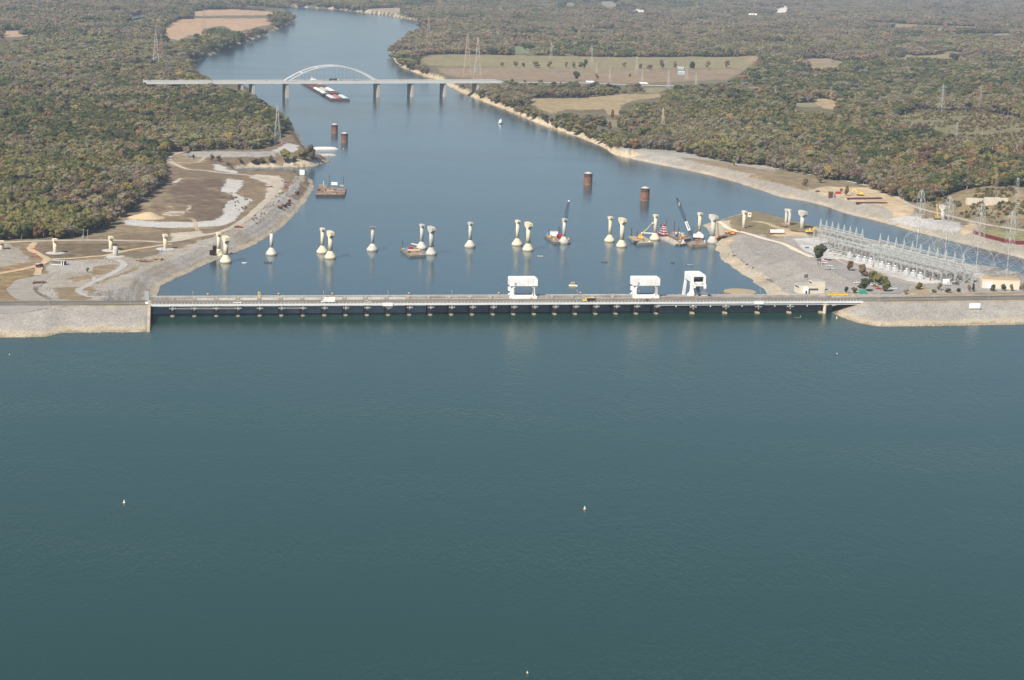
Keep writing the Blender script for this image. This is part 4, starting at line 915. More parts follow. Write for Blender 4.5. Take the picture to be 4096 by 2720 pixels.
MB().box((pb[0] + (566 - 518) / K / 4.75, pb[1] + 5, top_h), (1.4, 1.4, 1.2)).build('boom_head', WHITE, o)
boom(o, (p[0] - 1, p[1], 5.6), (p[0] - 2.0, p[1] - 1, 13.5), 1.4, BLUEBOOM, 'mast', 5); MB().bar((p[0] - 2, p[1] - 1, 13.5), (pb[0] + 10, pb[1] + 5, top_h), .1).build('pendant_cable', STEELD, o)
for k, (x, y) in enumerate(((435, 572), (463, 600), (590, 598), (545, 566))):
    pp = on(o, c, Z7, x, y, 1.9); MB().cyl((pp[0], pp[1], 1.9), (pp[0], pp[1], 3.6), .7, n=9).build('yellow_bollard', YELLOW, o)
pp = on(o, c, Z7, 410, 556, 1.9); MB().box((pp[0], pp[1], 3.2), (1.6, 1.6, 2.6)).build('blue_toilet', BLUE, o)
clutter(o, q, 1.9, 10, 8, MIXM)
o, c, q = barge('grey work barge with yellow boom lift reaching up to a cream pier', Z7, '1097,567 1185,630 1320,622 1235,566', 2.2, mat('barge_grey_hull', (.20, .21, .21), .8, .15, .4), mat('barge_deck_tan', (.34, .28, .20), .9, .2, .4))
spud(o, on(o, c, Z7, 1128, 556), 9); spud(o, on(o, c, Z7, 1175, 578), 8)
p = on(o, c, Z7, 1207, 580, 2.2); MB().box((p[0], p[1], 3.0), (5, 3, 1.6)).build('lift_chassis', YELLOW, o); MB().box((p[0] - .5, p[1], 4.5), (2.6, 2.0, 1.6)).build('lift_turret', ORANGE, o)
e_ = (p[0] + (1312 - 1207) / K / 4.65, p[1] + 2, (580 - 420) / K / (4.65 * .975)); mdp = tuple(np.array(p) * .38 + np.array(e_) * .62)
MB().cyl((p[0], p[1], 5.0), mdp, .55, .45, 8).build('lift_boom', mat('lift_tan', (.60, .42, .18), .5, .1, .5), o); MB().cyl(mdp, e_, .32, .28, 8).build('boom_tip', mat('lift_tan', (.60, .42, .18)), o); MB().box((e_[0] + .8, e_[1], e_[2]), (1.8, 1.2, 1.4)).build('basket', CREAM, o)
p2_ = on(o, c, Z7, 1230, 548, 2.2); MB().cyl((p2_[0] - 2, p2_[1] + 1, 2.9), (p2_[0] + 12, p2_[1], 2.9), .5, n=8).build('white_pipe', WHITE, o)
clutter(o, q, 2.2, 10, 12, MIXM)
o, c, q = barge('long pale dock barge with bollards in front of the towboat', Z7, '1368,575 1505,637 1560,628 1440,568', 1.6, CONC, mat('pale_deck', (.42, .37, .29), .9, .15, .4))
for k in range(9): t = .06 + k * .11; pp = q[0] * (1 - t) + q[1] * t; MB().box((pp[0] + .8, pp[1] + .6, 2.0), (.8, .8, .9)).build('bollard', CONC_L, o)
clutter(o, q, 1.6, 8, 21, MIXM)
o, c, q = barge('cluttered material barge with tall rusty spuds behind the towboat', Z7, '1430,548 1560,600 1640,585 1520,520', 1.8)
for x, y, h in ((1423, 520, 13), (1494, 545, 14.5), (1533, 560, 10)): spud(o, on(o, c, Z7, x, y), h, .4)
clutter(o, q, 1.8, 42, 17, MIXM, .7, 3.0, 2.0)
o, c, q = barge('cluttered flat moored between the dock barge and the crane barge', Z7, '1500,612 1545,640 1612,628 1570,598', 1.4)
clutter(o, q, 1.4, 16, 27, [CREAM, RUSTTAN, WHITE, BLUE, YELLOW], .8, 3.0, 1.4)
o, c, q = barge('crane barge with tall blue lattice boom and white boom section', Z7, '1608,622 1652,644 1780,637 1725,592', 2.2, RUSTTAN, RUSTTAN)
p = on(o, c, Z7, 1690, 590, 2.2); MB().box((p[0], p[1], 3.0), (8, 6, 1.4)).build('crawler', BLACK, o); MB().box((p[0] + .5, p[1], 5.2), (8.5, 4.2, 3.2)).build('crane_house', WHITE, o); MB().box((p[0] + 5.2, p[1], 5.0), (1.6, 5, 3)).build('counterweight', WHITE, o)
pb = np.array(on(o, c, Z7, 1641, 585, 2.2)) + [0, 0, 2.5]; sp = 4.62
tp = (pb[0] + (1495 - 1641) / K / sp, pb[1] + 8, (585 - 205) / K / (sp * .975)); L0 = tuple(pb); f_ = lambda s: tuple(pb * (1 - s) + np.array(tp) * s)
boom(o, L0, f_(.15), 2.6, BLUEBOOM, 'boom_foot', 4); boom(o, f_(.40), tp, 2.4, BLUEBOOM, 'boom', 14); boom(o, f_(.14), f_(.41), 2.7, BLUEBOOM, 'boom_mid', 6)
a_, b2 = Vector(f_(.15)), Vector(f_(.39)); dd = (b2 - a_).normalized(); sd = dd.cross(Vector((0, 1, 0))).normalized(); mb = MB()
for k in range(2):
    pass
V = [a_ + sd * 1.35, b2 + sd * 1.35, b2 - sd * 1.35, a_ - sd * 1.35]; mb.add([v + Vector((0, -1.6, 0)) for v in V] + [v + Vector((0, -1.45, 0)) for v in V], [(0, 1, 2, 3), (7, 6, 5, 4), (0, 4, 5, 1), (1, 5, 6, 2), (2, 6, 7, 3), (3, 7, 4, 0)]); mb.build('boom_sign', WHITE, o)
mb = MB()
for k in range(6): s0 = .1 + k * .145; u0 = a_.lerp(b2, s0); u1 = a_.lerp(b2, s0 + .07); u2 = a_.lerp(b2, s0 + .145); y_ = Vector((0, -1.68, 0)); mb.bar(u0 + sd * .6 + y_, u1 - sd * .6 + y_, .28); mb.bar(u1 - sd * .6 + y_, u2 + sd * .6 + y_, .28)
mb.build('zigzag_marking', BLUEBOOM, o)
MB().box(f_(.86), (1.0, 1.0, 3.5)).build('white_block', WHITE, o); MB().box(tp, (1.6, 1.2, 1.4)).build('boom_head', BLUEBOOM, o)
boom(o, (p[0] - 1, p[1], 6), (p[0] + 1.5, p[1], 15), 1.2, BLUEBOOM, 'mast', 4); MB().bar((p[0] + 1.5, p[1], 15), tp, .08).build('pendant_cable', STEELD, o)
spud(o, on(o, c, Z7, 1653, 592), 14, .35)
pp = on(o, c, Z7, 1703, 612, 2.2); MB().cyl((pp[0], pp[1], 2.2), (pp[0], pp[1], 6.0), .8, n=10).build('red_tank', RED, o)
clutter(o, q, 2.2, 22, 33, [RUSTY, RUSTTAN, STEELD, RUSTTAN])
b_ = P(Z7(1757, 645), TW); o = thing('mooring_dolphin', 'short grey cylindrical mooring post in front of the tall crane barge', 'mooring post', b_, 0); MB().cyl((0, 0, -3), (0, 0, 4.0), .9, n=12).build('pile', CONC_L, o); MB().lathe([(1.1, 3.9), (1.1, 4.3), (.1, 4.4)], 12).build('cap', WHITE, o)

# red and white towboat by the barges
def towboat(label, loc, rz, m1, L=16.0, group=None, k=1.0):
    o = thing('towboat', label, 'boat', loc, rz, group); w = L * .36
    MB().prism([(-L / 2, -w / 2), (L / 2 - 1, -w / 2), (L / 2, -w / 4), (L / 2, w / 4), (L / 2 - 1, w / 2), (-L / 2, w / 2)], -1, 1.3).build('hull', MAROON if m1 else STEELD, o)
    z = 1.3
    for i, (l, ww, h) in enumerate(((.74, .82, 2.5), (.56, .68, 2.4), (.40, .56, 2.4))):
        d_ = MB().box((-.05 * L, 0, z + h / 2), (L * l, w * ww, h)).build('deckhouse', WHITE, o)
        MB().box((-.05 * L, 0, z + .25), (L * l + .1, w * ww + .1, .5)).build('red_band', RED if m1 else GREYP, d_)
        MB().box((-.05 * L, 0, z + h), (L * l + 1.0, w * ww + .8, .2)).build('deck_edge', RED if m1 else WHITE, d_)
        for s in (-1, 1): MB().box((-.05 * L, s * w * ww / 2, z + h * .62), (L * l * .8, .1, h * .28)).build('window_band', GLASS, d_)
        z += h
    MB().box((.02 * L, 0, z + 1.2), (L * .24, w * .5, 2.2)).build('wheelhouse', WHITE, o); MB().box((.02 * L, 0, z + 1.4), (L * .245, w * .51, .9)).build('wheelhouse_glass', GLASS, o); MB().box((.02 * L, 0, z + 2.4), (L * .3, w * .6, .2)).build('wheelhouse_roof', RED if m1 else WHITE, o)
    for s in (-1, 1): MB().cyl((-.3 * L, s * w * .25, z - 3), (-.3 * L, s * w * .25, z + 2), .4, n=8).build('funnel', BLACK, o)
    for s in (-1, 1): MB().box((L / 2 + .2, s * w * .28, 2.2), (.6, .8, 3.0)).build('push_knee', STEELD, o)
    MB().cyl((0, 0, z + 2.4), (0, 0, z + 6), .1, n=5).build('mast', STEEL, o)
    return o
towboat('red and white towboat moored among the work barges', P(Z7(1405, 562), TW), math.radians(-70), True, 15)

# the barge tow passing under the arch
A0, A1 = P(Z2(700, 868), TW), P(Z2(855, 862), TW); B0, B1 = P(Z2(460, 722), TW), P(Z2(560, 706), TW)
dirv = (B0 + B1) / 2 - (A0 + A1) / 2; Ltow = float(np.linalg.norm(dirv[:2])); ang = math.atan2(dirv[1], dirv[0]); cen = (A0 + A1) / 2
nrow = 5; bl = Ltow / nrow; bw = 10.8; ux = np.array([math.cos(ang), math.sin(ang), 0]); uy = np.array([-ux[1], ux[0], 0])
HOP = mat('barge_maroon', (.16, .065, .055), .8, .2, .15); HB = mat('barge_dark_hull', (.07, .05, .045))
covers = {(0, 0): 'blue', (0, 1): 'rusty', (0, 2): 'pale', (1, 0): 'open', (1, 1): 'open', (1, 2): 'white', (2, 0): 'white', (2, 1): 'green', (2, 2): 'white', (3, 0): 'open', (3, 1): 'open', (3, 2): 'open', (4, 0): 'white', (4, 1): 'open', (4, 2): 'open'}
CM = {'blue': mat('cover_pale_blue', (.45, .60, .68), .6, .06, .3), 'rusty': mat('cover_rust', (.33, .15, .12), .8, .15, .3), 'pale': mat('cover_pale_grey', (.55, .56, .54), .7, .08, .3), 'white': mat('cover_white', (.72, .72, .68), .6, .05, .3), 'green': mat('cover_green', (.40, .46, .36), .7, .08, .3)}
rown = ['front', 'second', 'middle', 'fourth', 'rear']; coln = {0: 'right', 1: 'centre', 2: 'left'}
for i in range(nrow):
    for j in range(3):
        pos = cen + ux * (bl * (i + .5)) + uy * ((j - 1) * bw); cv = covers[(i, j)]
        desc = {'open': 'open dark red hopper barge', 'blue': 'hopper barge with pale blue covers', 'rusty': 'hopper barge with rusty covers', 'pale': 'hopper barge with pale grey covers', 'white': 'hopper barge with white covers', 'green': 'hopper barge with pale green covers'}[cv]
        o = thing('hopper_barge', '%s in the tow, %s row, %s file' % (desc, rown[i], coln[j]), 'barge', (pos[0], pos[1], TW), ang, 'barges of the tow below the arch bridge')
        L_, W_ = bl - .6, bw - .5
        MB().box((0, 0, .8), (L_, W_, 3.6)).build('hull', HB, o)
        mb = MB(); mb.box((0, W_ / 2 - .5, 3.1), (L_ * .9, .7, 1.0)).box((0, -W_ / 2 + .5, 3.1), (L_ * .9, .7, 1.0)).box((L_ * .45, 0, 3.1), (.7, W_ - .4, 1.0)).box((-L_ * .45, 0, 3.1), (.7, W_ - .4, 1.0)); mb.build('coaming', HOP, o)
        MB().box((0, 0, 2.65), (L_ - .5, W_ - .4, .12)).build('deck', HOP, o)
        if cv != 'open':
            nl = 6
            for k in range(nl):
                x = -L_ * .43 + L_ * .86 * (k + .5) / nl; pr = [(-W_ / 2 + .6, 3.6), (-W_ / 2 + 1.2, 4.5), (-1.5, 5.2), (1.5, 5.2), (W_ / 2 - 1.2, 4.5), (W_ / 2 - .6, 3.6)]
                MB().slab(pr, 'x', x - L_ * .43 / nl + .15, x + L_ * .43 / nl - .15).build('hatch_cover', CM[cv], o)
        else: MB().box((0, 0, 3.3), (L_ * .84, W_ - 2.0, .5)).build('cargo', mat('dark_red_cargo', (.13, .06, .055), .9, .2, .2), o)
pos = cen + ux * (Ltow + 11) - uy * 6; towboat('white towboat pushing the barge tow under the arch bridge', (pos[0], pos[1], TW), ang + math.pi, False, 20)

# small boats
def tiny_person(parent_none, loc, label, shirt, sit=False, rz=0.0):
    v = [(0, 0, .52 if sit else .92), (0, 0, 1.15 if not sit else .78), (0, .0, 1.42 if not sit else 1.05), (0, 0, 1.55 if not sit else 1.18), (0, 0, 1.7 if not sit else 1.33),
         (.20, 0, 1.40 if not sit else 1.02), (.30, .05, 1.12 if not sit else .78), (.26, .28, .98 if not sit else .68), (-.20, 0, 1.40 if not sit else 1.02), (-.30, .05, 1.12 if not sit else .78), (-.24, .26, 1.0 if not sit else .68),
         (.1, 0, .88 if not sit else .5), (.12, .03 if not sit else .42, .48 if not sit else .5), (.12, 0 if not sit else .45, .06), (-.1, 0, .88 if not sit else .5), (-.12, .03 if not sit else .42, .48 if not sit else .5), (-.12, 0 if not sit else .45, .06)]
    e = [(0, 1), (1, 2), (2, 3), (3, 4), (2, 5), (5, 6), (6, 7), (2, 8), (8, 9), (9, 10), (0, 11), (11, 12), (12, 13), (0, 14), (14, 15), (15, 16)]
    r = [.16, .17, .16, .06, .11, .08, .05, .04, .08, .05, .04, .09, .07, .05, .09, .07, .05]
    me_ = bpy.data.meshes.new('person'); me_.from_pydata(v, e, []); o = bpy.data.objects.new('person', me_); col.objects.link(o)
    sk = o.modifiers.new('skin', 'SKIN'); 
    for i, d_ in enumerate(me_.skin_vertices[0].data): d_.radius = (r[i], r[i]); d_.use_root = (i == 0)
    ss = o.modifiers.new('smooth', 'SUBSURF'); ss.levels = ss.render_levels = 1
    me_.materials.append(shirt); o.location = tuple(map(float, loc)); o.rotation_euler.z = rz; return tag(o, label, 'person')
def skiff(label, px, L, m, rz, people, z0=TW, motor=True, cover=None):
    b_ = P(px, z0); o = thing('fishing_boat', label, 'boat', b_, rz); w = L * .32
    out = [(-L / 2, -w / 2), (L * .15, -w / 2), (L * .38, -w * .3), (L / 2, 0), (L * .38, w * .3), (L * .15, w / 2), (-L / 2, w / 2)]
    mb = MB(); n = len(out); V = [(x * .9, y * .8, -.15) for x, y in out] + [(x, y, .6) for x, y in out] + [(x * .92, y * .86, .6) for x, y in out] + [(x * .86, y * .74, .2) for x, y in out]
    F = [tuple(range(n - 1, -1, -1)), tuple(range(3 * n, 4 * n))]
    for k in range(3): F += [(k * n + i, k * n + (i + 1) % n, (k + 1) * n + (i + 1) % n, (k + 1) * n + i) for i in range(n)]
    mb.add(V, F); mb.build('hull', m, o)
    for x in (-L * .22, L * .1): MB().box((x, 0, .45), (.4, w * .78, .12)).build('seat', RUSTTAN, o)
    if motor: MB().box((-L / 2 - .2, 0, .7), (.45, .4, .9)).build('outboard_motor', BLACK, o)
    if cover: MB().box((0, 0, .95), (L * .5, w * .8, .5)).build('canopy', cover, o)
    for k, (dx, sh, sit, lab) in enumerate(people):
        cr, sr = math.cos(rz), math.sin(rz); tiny_person(None, (b_[0] + dx * cr, b_[1] + dx * sr, z0 + .22), lab, sh, sit, rz - math.pi / 2)
    return o
PALE = mat('pale_shirt', (.6, .6, .58), .9, .05, 3); DARKS = mat('dark_shirt', (.06, .06, .08), .9, .1, 3); REDS = mat('red_shirt', (.4, .08, .06), .9, .1, 3); OLV = mat('olive_hull', (.12, .12, .09), .6, .1, .6); ALU = mat('aluminium_hull', (.45, .46, .46), .4, .08, .6)
skiff('small white boat near the shore pier at left', Z5(2100, 800), 4.6, WHITE, .1, [], motor=False)
skiff('dark fishing boat with two anglers in front of the capless grey pier', Z6(157, 796), 6.5, OLV, 0.05, [(-1.2, DARKS, True, 'person in dark shirt seated at the back of the boat by the capless pier'), (1.2, PALE, True, 'person in pale shirt seated at the front of the boat by the capless pier')])
skiff('empty looking long grey fishing boat in mid river', Z7(345, 743), 6.0, ALU, 3.1, [(1.6, PALE, True, 'person in pale shirt in the long grey mid river boat')])
skiff('fishing boat with two anglers below the broad headed pier in mid channel', Z7(892, 790), 5.5, OLV, 2.7, [(-1, REDS, True, 'person in red shirt in the boat left of the broad headed pier'), (.8, DARKS, True, 'person in dark shirt in the boat left of the broad headed pier')])
skiff('small dark boat heading in, left one of the pair by the splay legged crane', Z7(1476, 797), 4.6, OLV, 2.2, [(0, REDS, True, 'person in red shirt in the left boat of the crane pair')])
skiff('pale green fishing boat nearest the splay legged crane', Z7(1634, 818), 6.5, ALU, .25, [(-.6, REDS, True, 'person in red shirt in the boat nearest the crane'), (1.0, DARKS, True, 'person in dark shirt in the boat nearest the crane')])
skiff('fishing boat with a trolling angler on the reservoir by the right bank', Z8(408, 1272), 6.0, OLV, .15, [(2.3, PALE, False, 'person in pale shirt standing at the bow of the reservoir boat'), (-1.5, DARKS, True, 'person in dark shirt seated in the reservoir boat')], z0=0.0)
b_ = P(Z7(628, 995), TW); o = thing('pontoon_boat', 'yellow and white pontoon boat between the dam and the piers', 'boat', b_, .1)
for s in (-1, 1): MB().cyl((-3.6, s * 1.0, .2), (3.6, s * 1.0, .2), .45, n=10).build('pontoon', WHITE, o)
MB().box((0, 0, .75), (6.8, 2.6, .2)).build('deck', CONC_L, o); MB().box((-.5, 0, 1.2), (4.5, 2.2, .8)).build('yellow_fence', YELLOW, o); MB().box((-.3, 0, 3.0), (3, 2.2, .15)).build('canopy', mat('tan_canvas', (.55, .42, .25), .9, .1, 1), o)
for x in (-1.6, 1.0):
    for y in (-1, 1): MB().cyl((x, y, 1.2), (x, y, 3.0), .06, n=5).build('pole', STEEL, o)
tiny_person(None, (b_[0] + 1.4, b_[1] + .1, TW + .85), 'person in dark shirt standing on the yellow pontoon boat', DARKS, False, 1.0)
b_ = P(Z2(2149, 1060), TW); o = thing('motor_yacht', 'white motor yacht on the river near the sandy right bank', 'boat', b_, math.radians(-100))
mb = MB(); mb.add([(-7, -2.2, -.5), (4, -2.2, -.5), (7.5, 0, -.5), (4, 2.2, -.5), (-7, 2.2, -.5), (-7.3, -2.6, 1.8), (4.5, -2.6, 2.0), (8.5, 0, 2.4), (4.5, 2.6, 2.0), (-7.3, 2.6, 1.8)], [(0, 1, 2, 3, 4)[::-1], (5, 6, 7, 8, 9), (0, 1, 6, 5), (1, 2, 7, 6), (2, 3, 8, 7), (3, 4, 9, 8), (4, 0, 5, 9)]); mb.build('hull', WHITE, o)
MB().box((-1, 0, 3.0), (8, 4, 2.0), 0, .9).build('cabin', WHITE, o); MB().box((-1, 0, 3.3), (7.4, 4.05, .6)).build('window_band', GLASS, o); MB().box((-2, 0, 4.8), (5, 3.2, 1.6), 0, .85).build('flybridge', WHITE, o); MB().box((-2.4, 0, 6.4), (3.4, 2.8, .2)).build('hardtop', WHITE, o); MB().cyl((-2, 0, 6.4), (-2, 0, 9), .08, n=5).build('mast', STEEL, o)
# buoys
buoy0 = None
for lab, px, z0 in (('pale mooring buoy on the reservoir, left one of the lower two', (497, 2012), 0), ('pale mooring buoy on the reservoir, right one of the lower two', (2339, 2037), 0), ('small white buoy on the reservoir towards the right bank', ZF(1930, 816), 0), ('white channel buoy in the river near the rock jetties', Z2(801, 1280), TW), ('white float on the water at the tip of the right slope', Z8(745, 1275), 0), ('tiny white buoy on the reservoir at the far left', ZF(22, 818), 0), ('white buoy at the bottom edge of the reservoir', ZF(1216, 1552), 0)):
    b_ = P(px, z0); k = .55 if 'small' in lab or 'tiny' in lab or 'bottom' in lab else 1.0
    if buoy0 is None:
        buoy0 = thing('buoy', lab, 'buoy', b_, 0, 'pale buoys on the water')
        MB().lathe([(.3, -.4), (.62, -.1), (.62, .35), (.35, .6), (.3, 1.3), (.15, 1.5)], 12).build('float', mat('buoy_cream', (.62, .55, .42), .6, .1, 1), buoy0); MB().lathe([(.64, .05), (.64, .25)], 12).build('orange_band', ORANGE, buoy0)
    else: dup(buoy0, b_, 0, lab, k)

# ------------------------------------------------------------------ tied arch bridge downstream
piers_px = [Z1(1870, 772), Z1(2165, 838), Z2(315, 838), Z2(1103, 835), Z2(1388, 832), Z2(1667, 830), Z2(1945, 828)]
pw = [P(q, TW) for q in piers_px]; pm, pn = pw[2], pw[5]
BD = (pn - pm); BD[2] = 0; BD /= np.linalg.norm(BD); BNn = np.array([-BD[1], BD[0], 0]); BANG = math.atan2(BD[1], BD[0])
so = [float((p - pm) @ BD) for p in pw]
arch = thing('arch_bridge', 'pale tied arch highway bridge over the river in the distance', 'bridge', (pm[0], pm[1], TW), BANG)
HD = (838 - 700) / K / (scl(pm) * .975); AB = mat('bridge_pale_steel', (.62, .63, .62), .6, .06, .1); BW = 26.0
sL = so[2] - 250.0 * .98; sR = so[5] + 260.0
sL = float((P(Z1(1255, 700), TW + HD) - pm) @ BD); sR = float((P(Z2(2250, 712), TW + HD) - pm) @ BD)
MB().box(((sL + sR) / 2, BW / 2 - 6, HD - 1.2), (sR - sL, BW, 1.0)).build('deck', mat('bridge_deck', (.55, .54, .51), .9, .08, .1), arch)
for y in (-6, BW - 6): MB().box(((sL + sR) / 2, y, HD - 2.6), (sR - sL, .8, 3.6)).build('girder', AB, arch); MB().box(((sL + sR) / 2, y, HD + .2), (sR - sL, .4, 1.0)).build('barrier', CONC_L, arch)
for y in (4.0, 10.0): MB().box(((sL + sR) / 2, y, HD - .68), (sR - sL, .3, .03)).build('lane_line', WHITE, arch)
MB().box(((sL + sR) / 2, 7, HD - .3), (sR - sL, .5, .9)).build('median_barrier', CONC_L, arch)
for i, s in enumerate(so):
    pr = MB()
    for y in (-2, BW - 11): pr.box((s, y, (HD - 6) / 2 - 2), (4.6 if 1 < i < 4 else 3.8, 6.5, HD - 2.5))
    pr.box((s, BW / 2 - 6.5, HD * .35), (2.6, BW - 14, HD * .7)).box((s, BW / 2 - 6, HD - 5.0), (4.0, BW - 1.5, 2.0)); pr.build('pier', mat('bridge_pier_concrete', (.44, .41, .36), .9, .08, .1), arch)
s0, s1 = so[2] + 1, so[3] - 1; rise = (680 - 552) / K / (scl(pm) * .975); NA = 24
for y in (-5, BW - 7):
    mb = MB()
    def ap(k): u = k / NA; return Vector((s0 + (s1 - s0) * u, y, HD + rise * 4 * u * (1 - u) - .5))
    for k in range(NA):
        a_, b2 = ap(k), ap(k + 1); d_ = (b2 - a_).normalized(); n_ = Vector((-d_.z, 0, d_.x))
        V = []
        for p_ in (a_, b2 + d_ * .3):
            for i, j in ((-1, -1), (1, -1), (1, 1), (-1, 1)): V.append(p_ + n_ * (i * 1.05) + Vector((0, j * .7, 0)))
        mb.add(V, [(0, 1, 5, 4), (1, 2, 6, 5), (2, 3, 7, 6), (3, 0, 4, 7), (3, 2, 1, 0), (4, 5, 6, 7)])
    mb.build('arch_rib', AB, arch)
    for k in range(2, NA - 1, 2): p_ = ap(k); MB().cyl((p_.x, y, HD - 1), (p_.x, y, p_.z), .22, n=4, cap=False).build('hanger', STEEL, arch)
y0, y1 = -5, BW - 7
for k in range(4, NA - 3, 2):
    u = k / NA; z = HD + rise * 4 * u * (1 - u) - .5; x = s0 + (s1 - s0) * u
    if k % 4 == 0: MB().box((x, (y0 + y1) / 2, z), (1.1, y1 - y0, 1.1)).build('strut', AB, arch)
def on_bridge(s, y): q = pm + BD * s + BNn * y; return (q[0], q[1], TW + HD - .6)

# rock jetties and loose stone by the left shore
def rocky(name, label, cat, px, w, h, m, fn=P, z0=TW, seed=1):
    a_, b2 = P(px[0], z0), P(px[1], z0); L = np.linalg.norm(b2 - a_); rz = math.atan2(b2[1] - a_[1], b2[0] - a_[0]); R = random.Random(seed)
    o = thing(name, label, cat, (a_ + b2) / 2, rz); nu, nv = int(L / 1.2), 12; V = []; F = []
    for i in range(nu + 1):
        u = i / nu * 2 - 1; e = max(0, 1 - abs(u) ** 5)
        for j in range(nv + 1):
            v = j / nv * 2 - 1; V.append((u * L / 2 + R.uniform(-.3, .3), v * w / 2 * (.5 + .5 * e) + R.uniform(-.3, .3), -1.6 + (h + 1.6) * (1 - v * v) * e + R.uniform(-.35, .35)))
    for i in range(nu):
        for j in range(nv): k = i * (nv + 1) + j; F.append((k, k + nv + 1, k + nv + 2, k + 1))
    mb = MB(); mb.v = V; mb.f = F; mb.build('stones', m, o); return o
PALER = mat('pale_quarry_stone', (.58, .56, .52), .95, .2, .5)
rocky('rock_jetty', 'white stone jetty reaching into the river, upper of the two', 'jetty', (Z2(520, 1282), Z2(768, 1280)), 11, 3.2, PALER, seed=4)
rocky('rock_jetty', 'pale stone jetty reaching into the river, lower of the two', 'jetty', (Z2(520, 1336), Z2(758, 1334)), 9, 2.2, mat('buff_stone', (.45, .40, .32), .95, .2, .5), seed=5)
# ------------------------------------------------------------------ vehicles
def wheels(o, xs, w, r=.36):
    for x in xs:
        for s in (-1, 1):
            t = MB().cyl((x, s * (w / 2 - .12), r), (x, s * (w / 2 + .1), r), r, n=12).build('wheel', BLACK, o); MB().cyl((x, s * (w / 2 + .09), r), (x, s * (w / 2 + .12), r), r * .55, n=10).build('rim', STEEL, t)
def car(label, loc, rz, m, kind='sedan', group=None):
    o = thing('car' if kind != 'pickup' else 'pickup_truck', label, 'car' if kind != 'pickup' else 'pickup truck', loc, rz, group); w = 1.8
    body = {'sedan': [(-2.25, .3), (2.25, .3), (2.3, .7), (1.2, .92), (-1.6, .95), (-2.3, .85)], 'suv': [(-2.3, .35), (2.3, .35), (2.35, .85), (1.2, 1.05), (-2.3, 1.05)], 'pickup': [(-2.7, .45), (2.7, .45), (2.75, .95), (1.5, 1.15), (-2.75, 1.15)]}[kind]
    cab = {'sedan': [(-1.5, .93), (1.15, .9), (.45, 1.42), (-.95, 1.45)], 'suv': [(-2.2, 1.03), (1.15, 1.03), (.5, 1.72), (-2.05, 1.75)], 'pickup': [(-.7, 1.13), (1.45, 1.12), (.85, 1.8), (-.5, 1.82)]}[kind]
    MB().slab(body, 'y', -w / 2, w / 2).build('body', m, o)
    c = MB().slab(cab, 'y', -w * .43, w * .43).build('cabin', GLASS, o)
    xs = [p[0] for p in cab[2:]]; zt = cab[2][1]; MB().box((sum(xs) / 2, 0, zt + .03), (abs(xs[0] - xs[1]) * .98, w * .84, .1)).build('roof', m, c)
    for s in (-1, 1): MB().box((body[1][0] + .02, s * .6, .66 if kind == 'sedan' else .8), (.08, .35, .16)).build('headlight', WHITE, o); MB().box((body[0][0] - .02, s * .65, .72), (.08, .25, .16)).build('tail_light', RED, o)
    if kind == 'pickup': MB().box((-1.75, 0, 1.13), (1.75, 1.45, .1)).build('cargo_bed', BLACK, o)
    wheels(o, (-1.4, 1.4) if kind != 'pickup' else (-1.7, 1.75), w); return o
def road_at(u, v, t): a = to_at(*P((u, v), 8.8)[:2])[0]; return D(a, t, 8.77)
car('white pickup truck driving on the dam road at left', road_at(949, 1209, 4.2), DANG, WHITE, 'pickup')
car('white estate car driving on the dam road near the middle', road_at(1467, 1206, 4.4), DANG, mat('car_offwhite', (.66, .64, .58), .4, .05, 1), 'suv')
car('dark red car driving on the dam road below the right portal crane', road_at(2583, 1200, 5.0), DANG, MAROON, 'sedan')
def box_truck(label, loc, rz):
    o = thing('box_truck', label, 'truck', loc, rz); MB().box((-1.2, 0, 2.5), (7.4, 2.45, 2.9)).build('cargo_box', WHITE, o)
    c = MB().slab([(2.7, .6), (4.6, .6), (4.7, 1.4), (4.2, 1.7), (3.8, 2.7), (2.7, 2.75)], 'y', -1.1, 1.1).build('cab', WHITE, o); MB().slab([(3.95, 1.75), (4.28, 1.75), (3.9, 2.6), (3.6, 2.6)], 'y', -1.12, 1.12).build('windscreen', GLASS, c)
    MB().box((0, 0, .75), (8.6, 1.0, .35)).build('chassis', STEELD, o)
    for s in (-1, 1): MB().box((4.68, s * .8, 1.0), (.1, .3, .25)).build('headlight', CONC_L, o)
    mb = MB(); mb.box((.4, -1.232, 3.05), (1.4, .012, .16)).box((-.2, -1.232, 2.75), (.7, .012, .12)); mb.build('faint_lettering', GREYP, o)
    wheels(o, (-3.6, -2.6, 3.7), 2.4, .5); return o
box_truck('white box truck driving on the dam road in front of the pier pair', road_at(1307, 1200, 4.5), DANG + math.pi)
o = thing('dump_truck', 'yellow dump truck with black tipper body on the dam road', 'truck', road_at(2345, 1197, 4.5), DANG + math.pi)
MB().slab([(-4.6, 1.2), (1.4, 1.2), (1.8, 2.9), (-4.8, 2.9)], 'y', -1.25, 1.25).build('tipper_body', BLACK, o); MB().box((-1.5, 0, 2.95), (6.0, 2.3, .25)).build('tarpaulin', mat('tan_canvas', (.55, .42, .25)), o)
c = MB().slab([(1.9, .7), (3.4, .7), (3.4, 1.7), (3.1, 2.8), (1.9, 2.85)], 'y', -1.1, 1.1).build('cab', YELLOW, o); MB().box((3.28, 0, 2.2), (.2, 1.9, .75)).build('windscreen', GLASS, c); MB().slab([(3.4, .7), (4.9, .7), (4.9, 1.55), (3.4, 1.75)], 'y', -.9, .9).build('bonnet', YELLOW, o)
MB().box((0, 0, .9), (9.0, 1.0, .35)).build('chassis', STEELD, o); MB().cyl((2.0, -1.2, 1.2), (2.0, -1.2, 3.6), .09, n=6).build('exhaust', STEEL, o); wheels(o, (-4.0, -2.9, -1.8, 4.2), 2.4, .52)
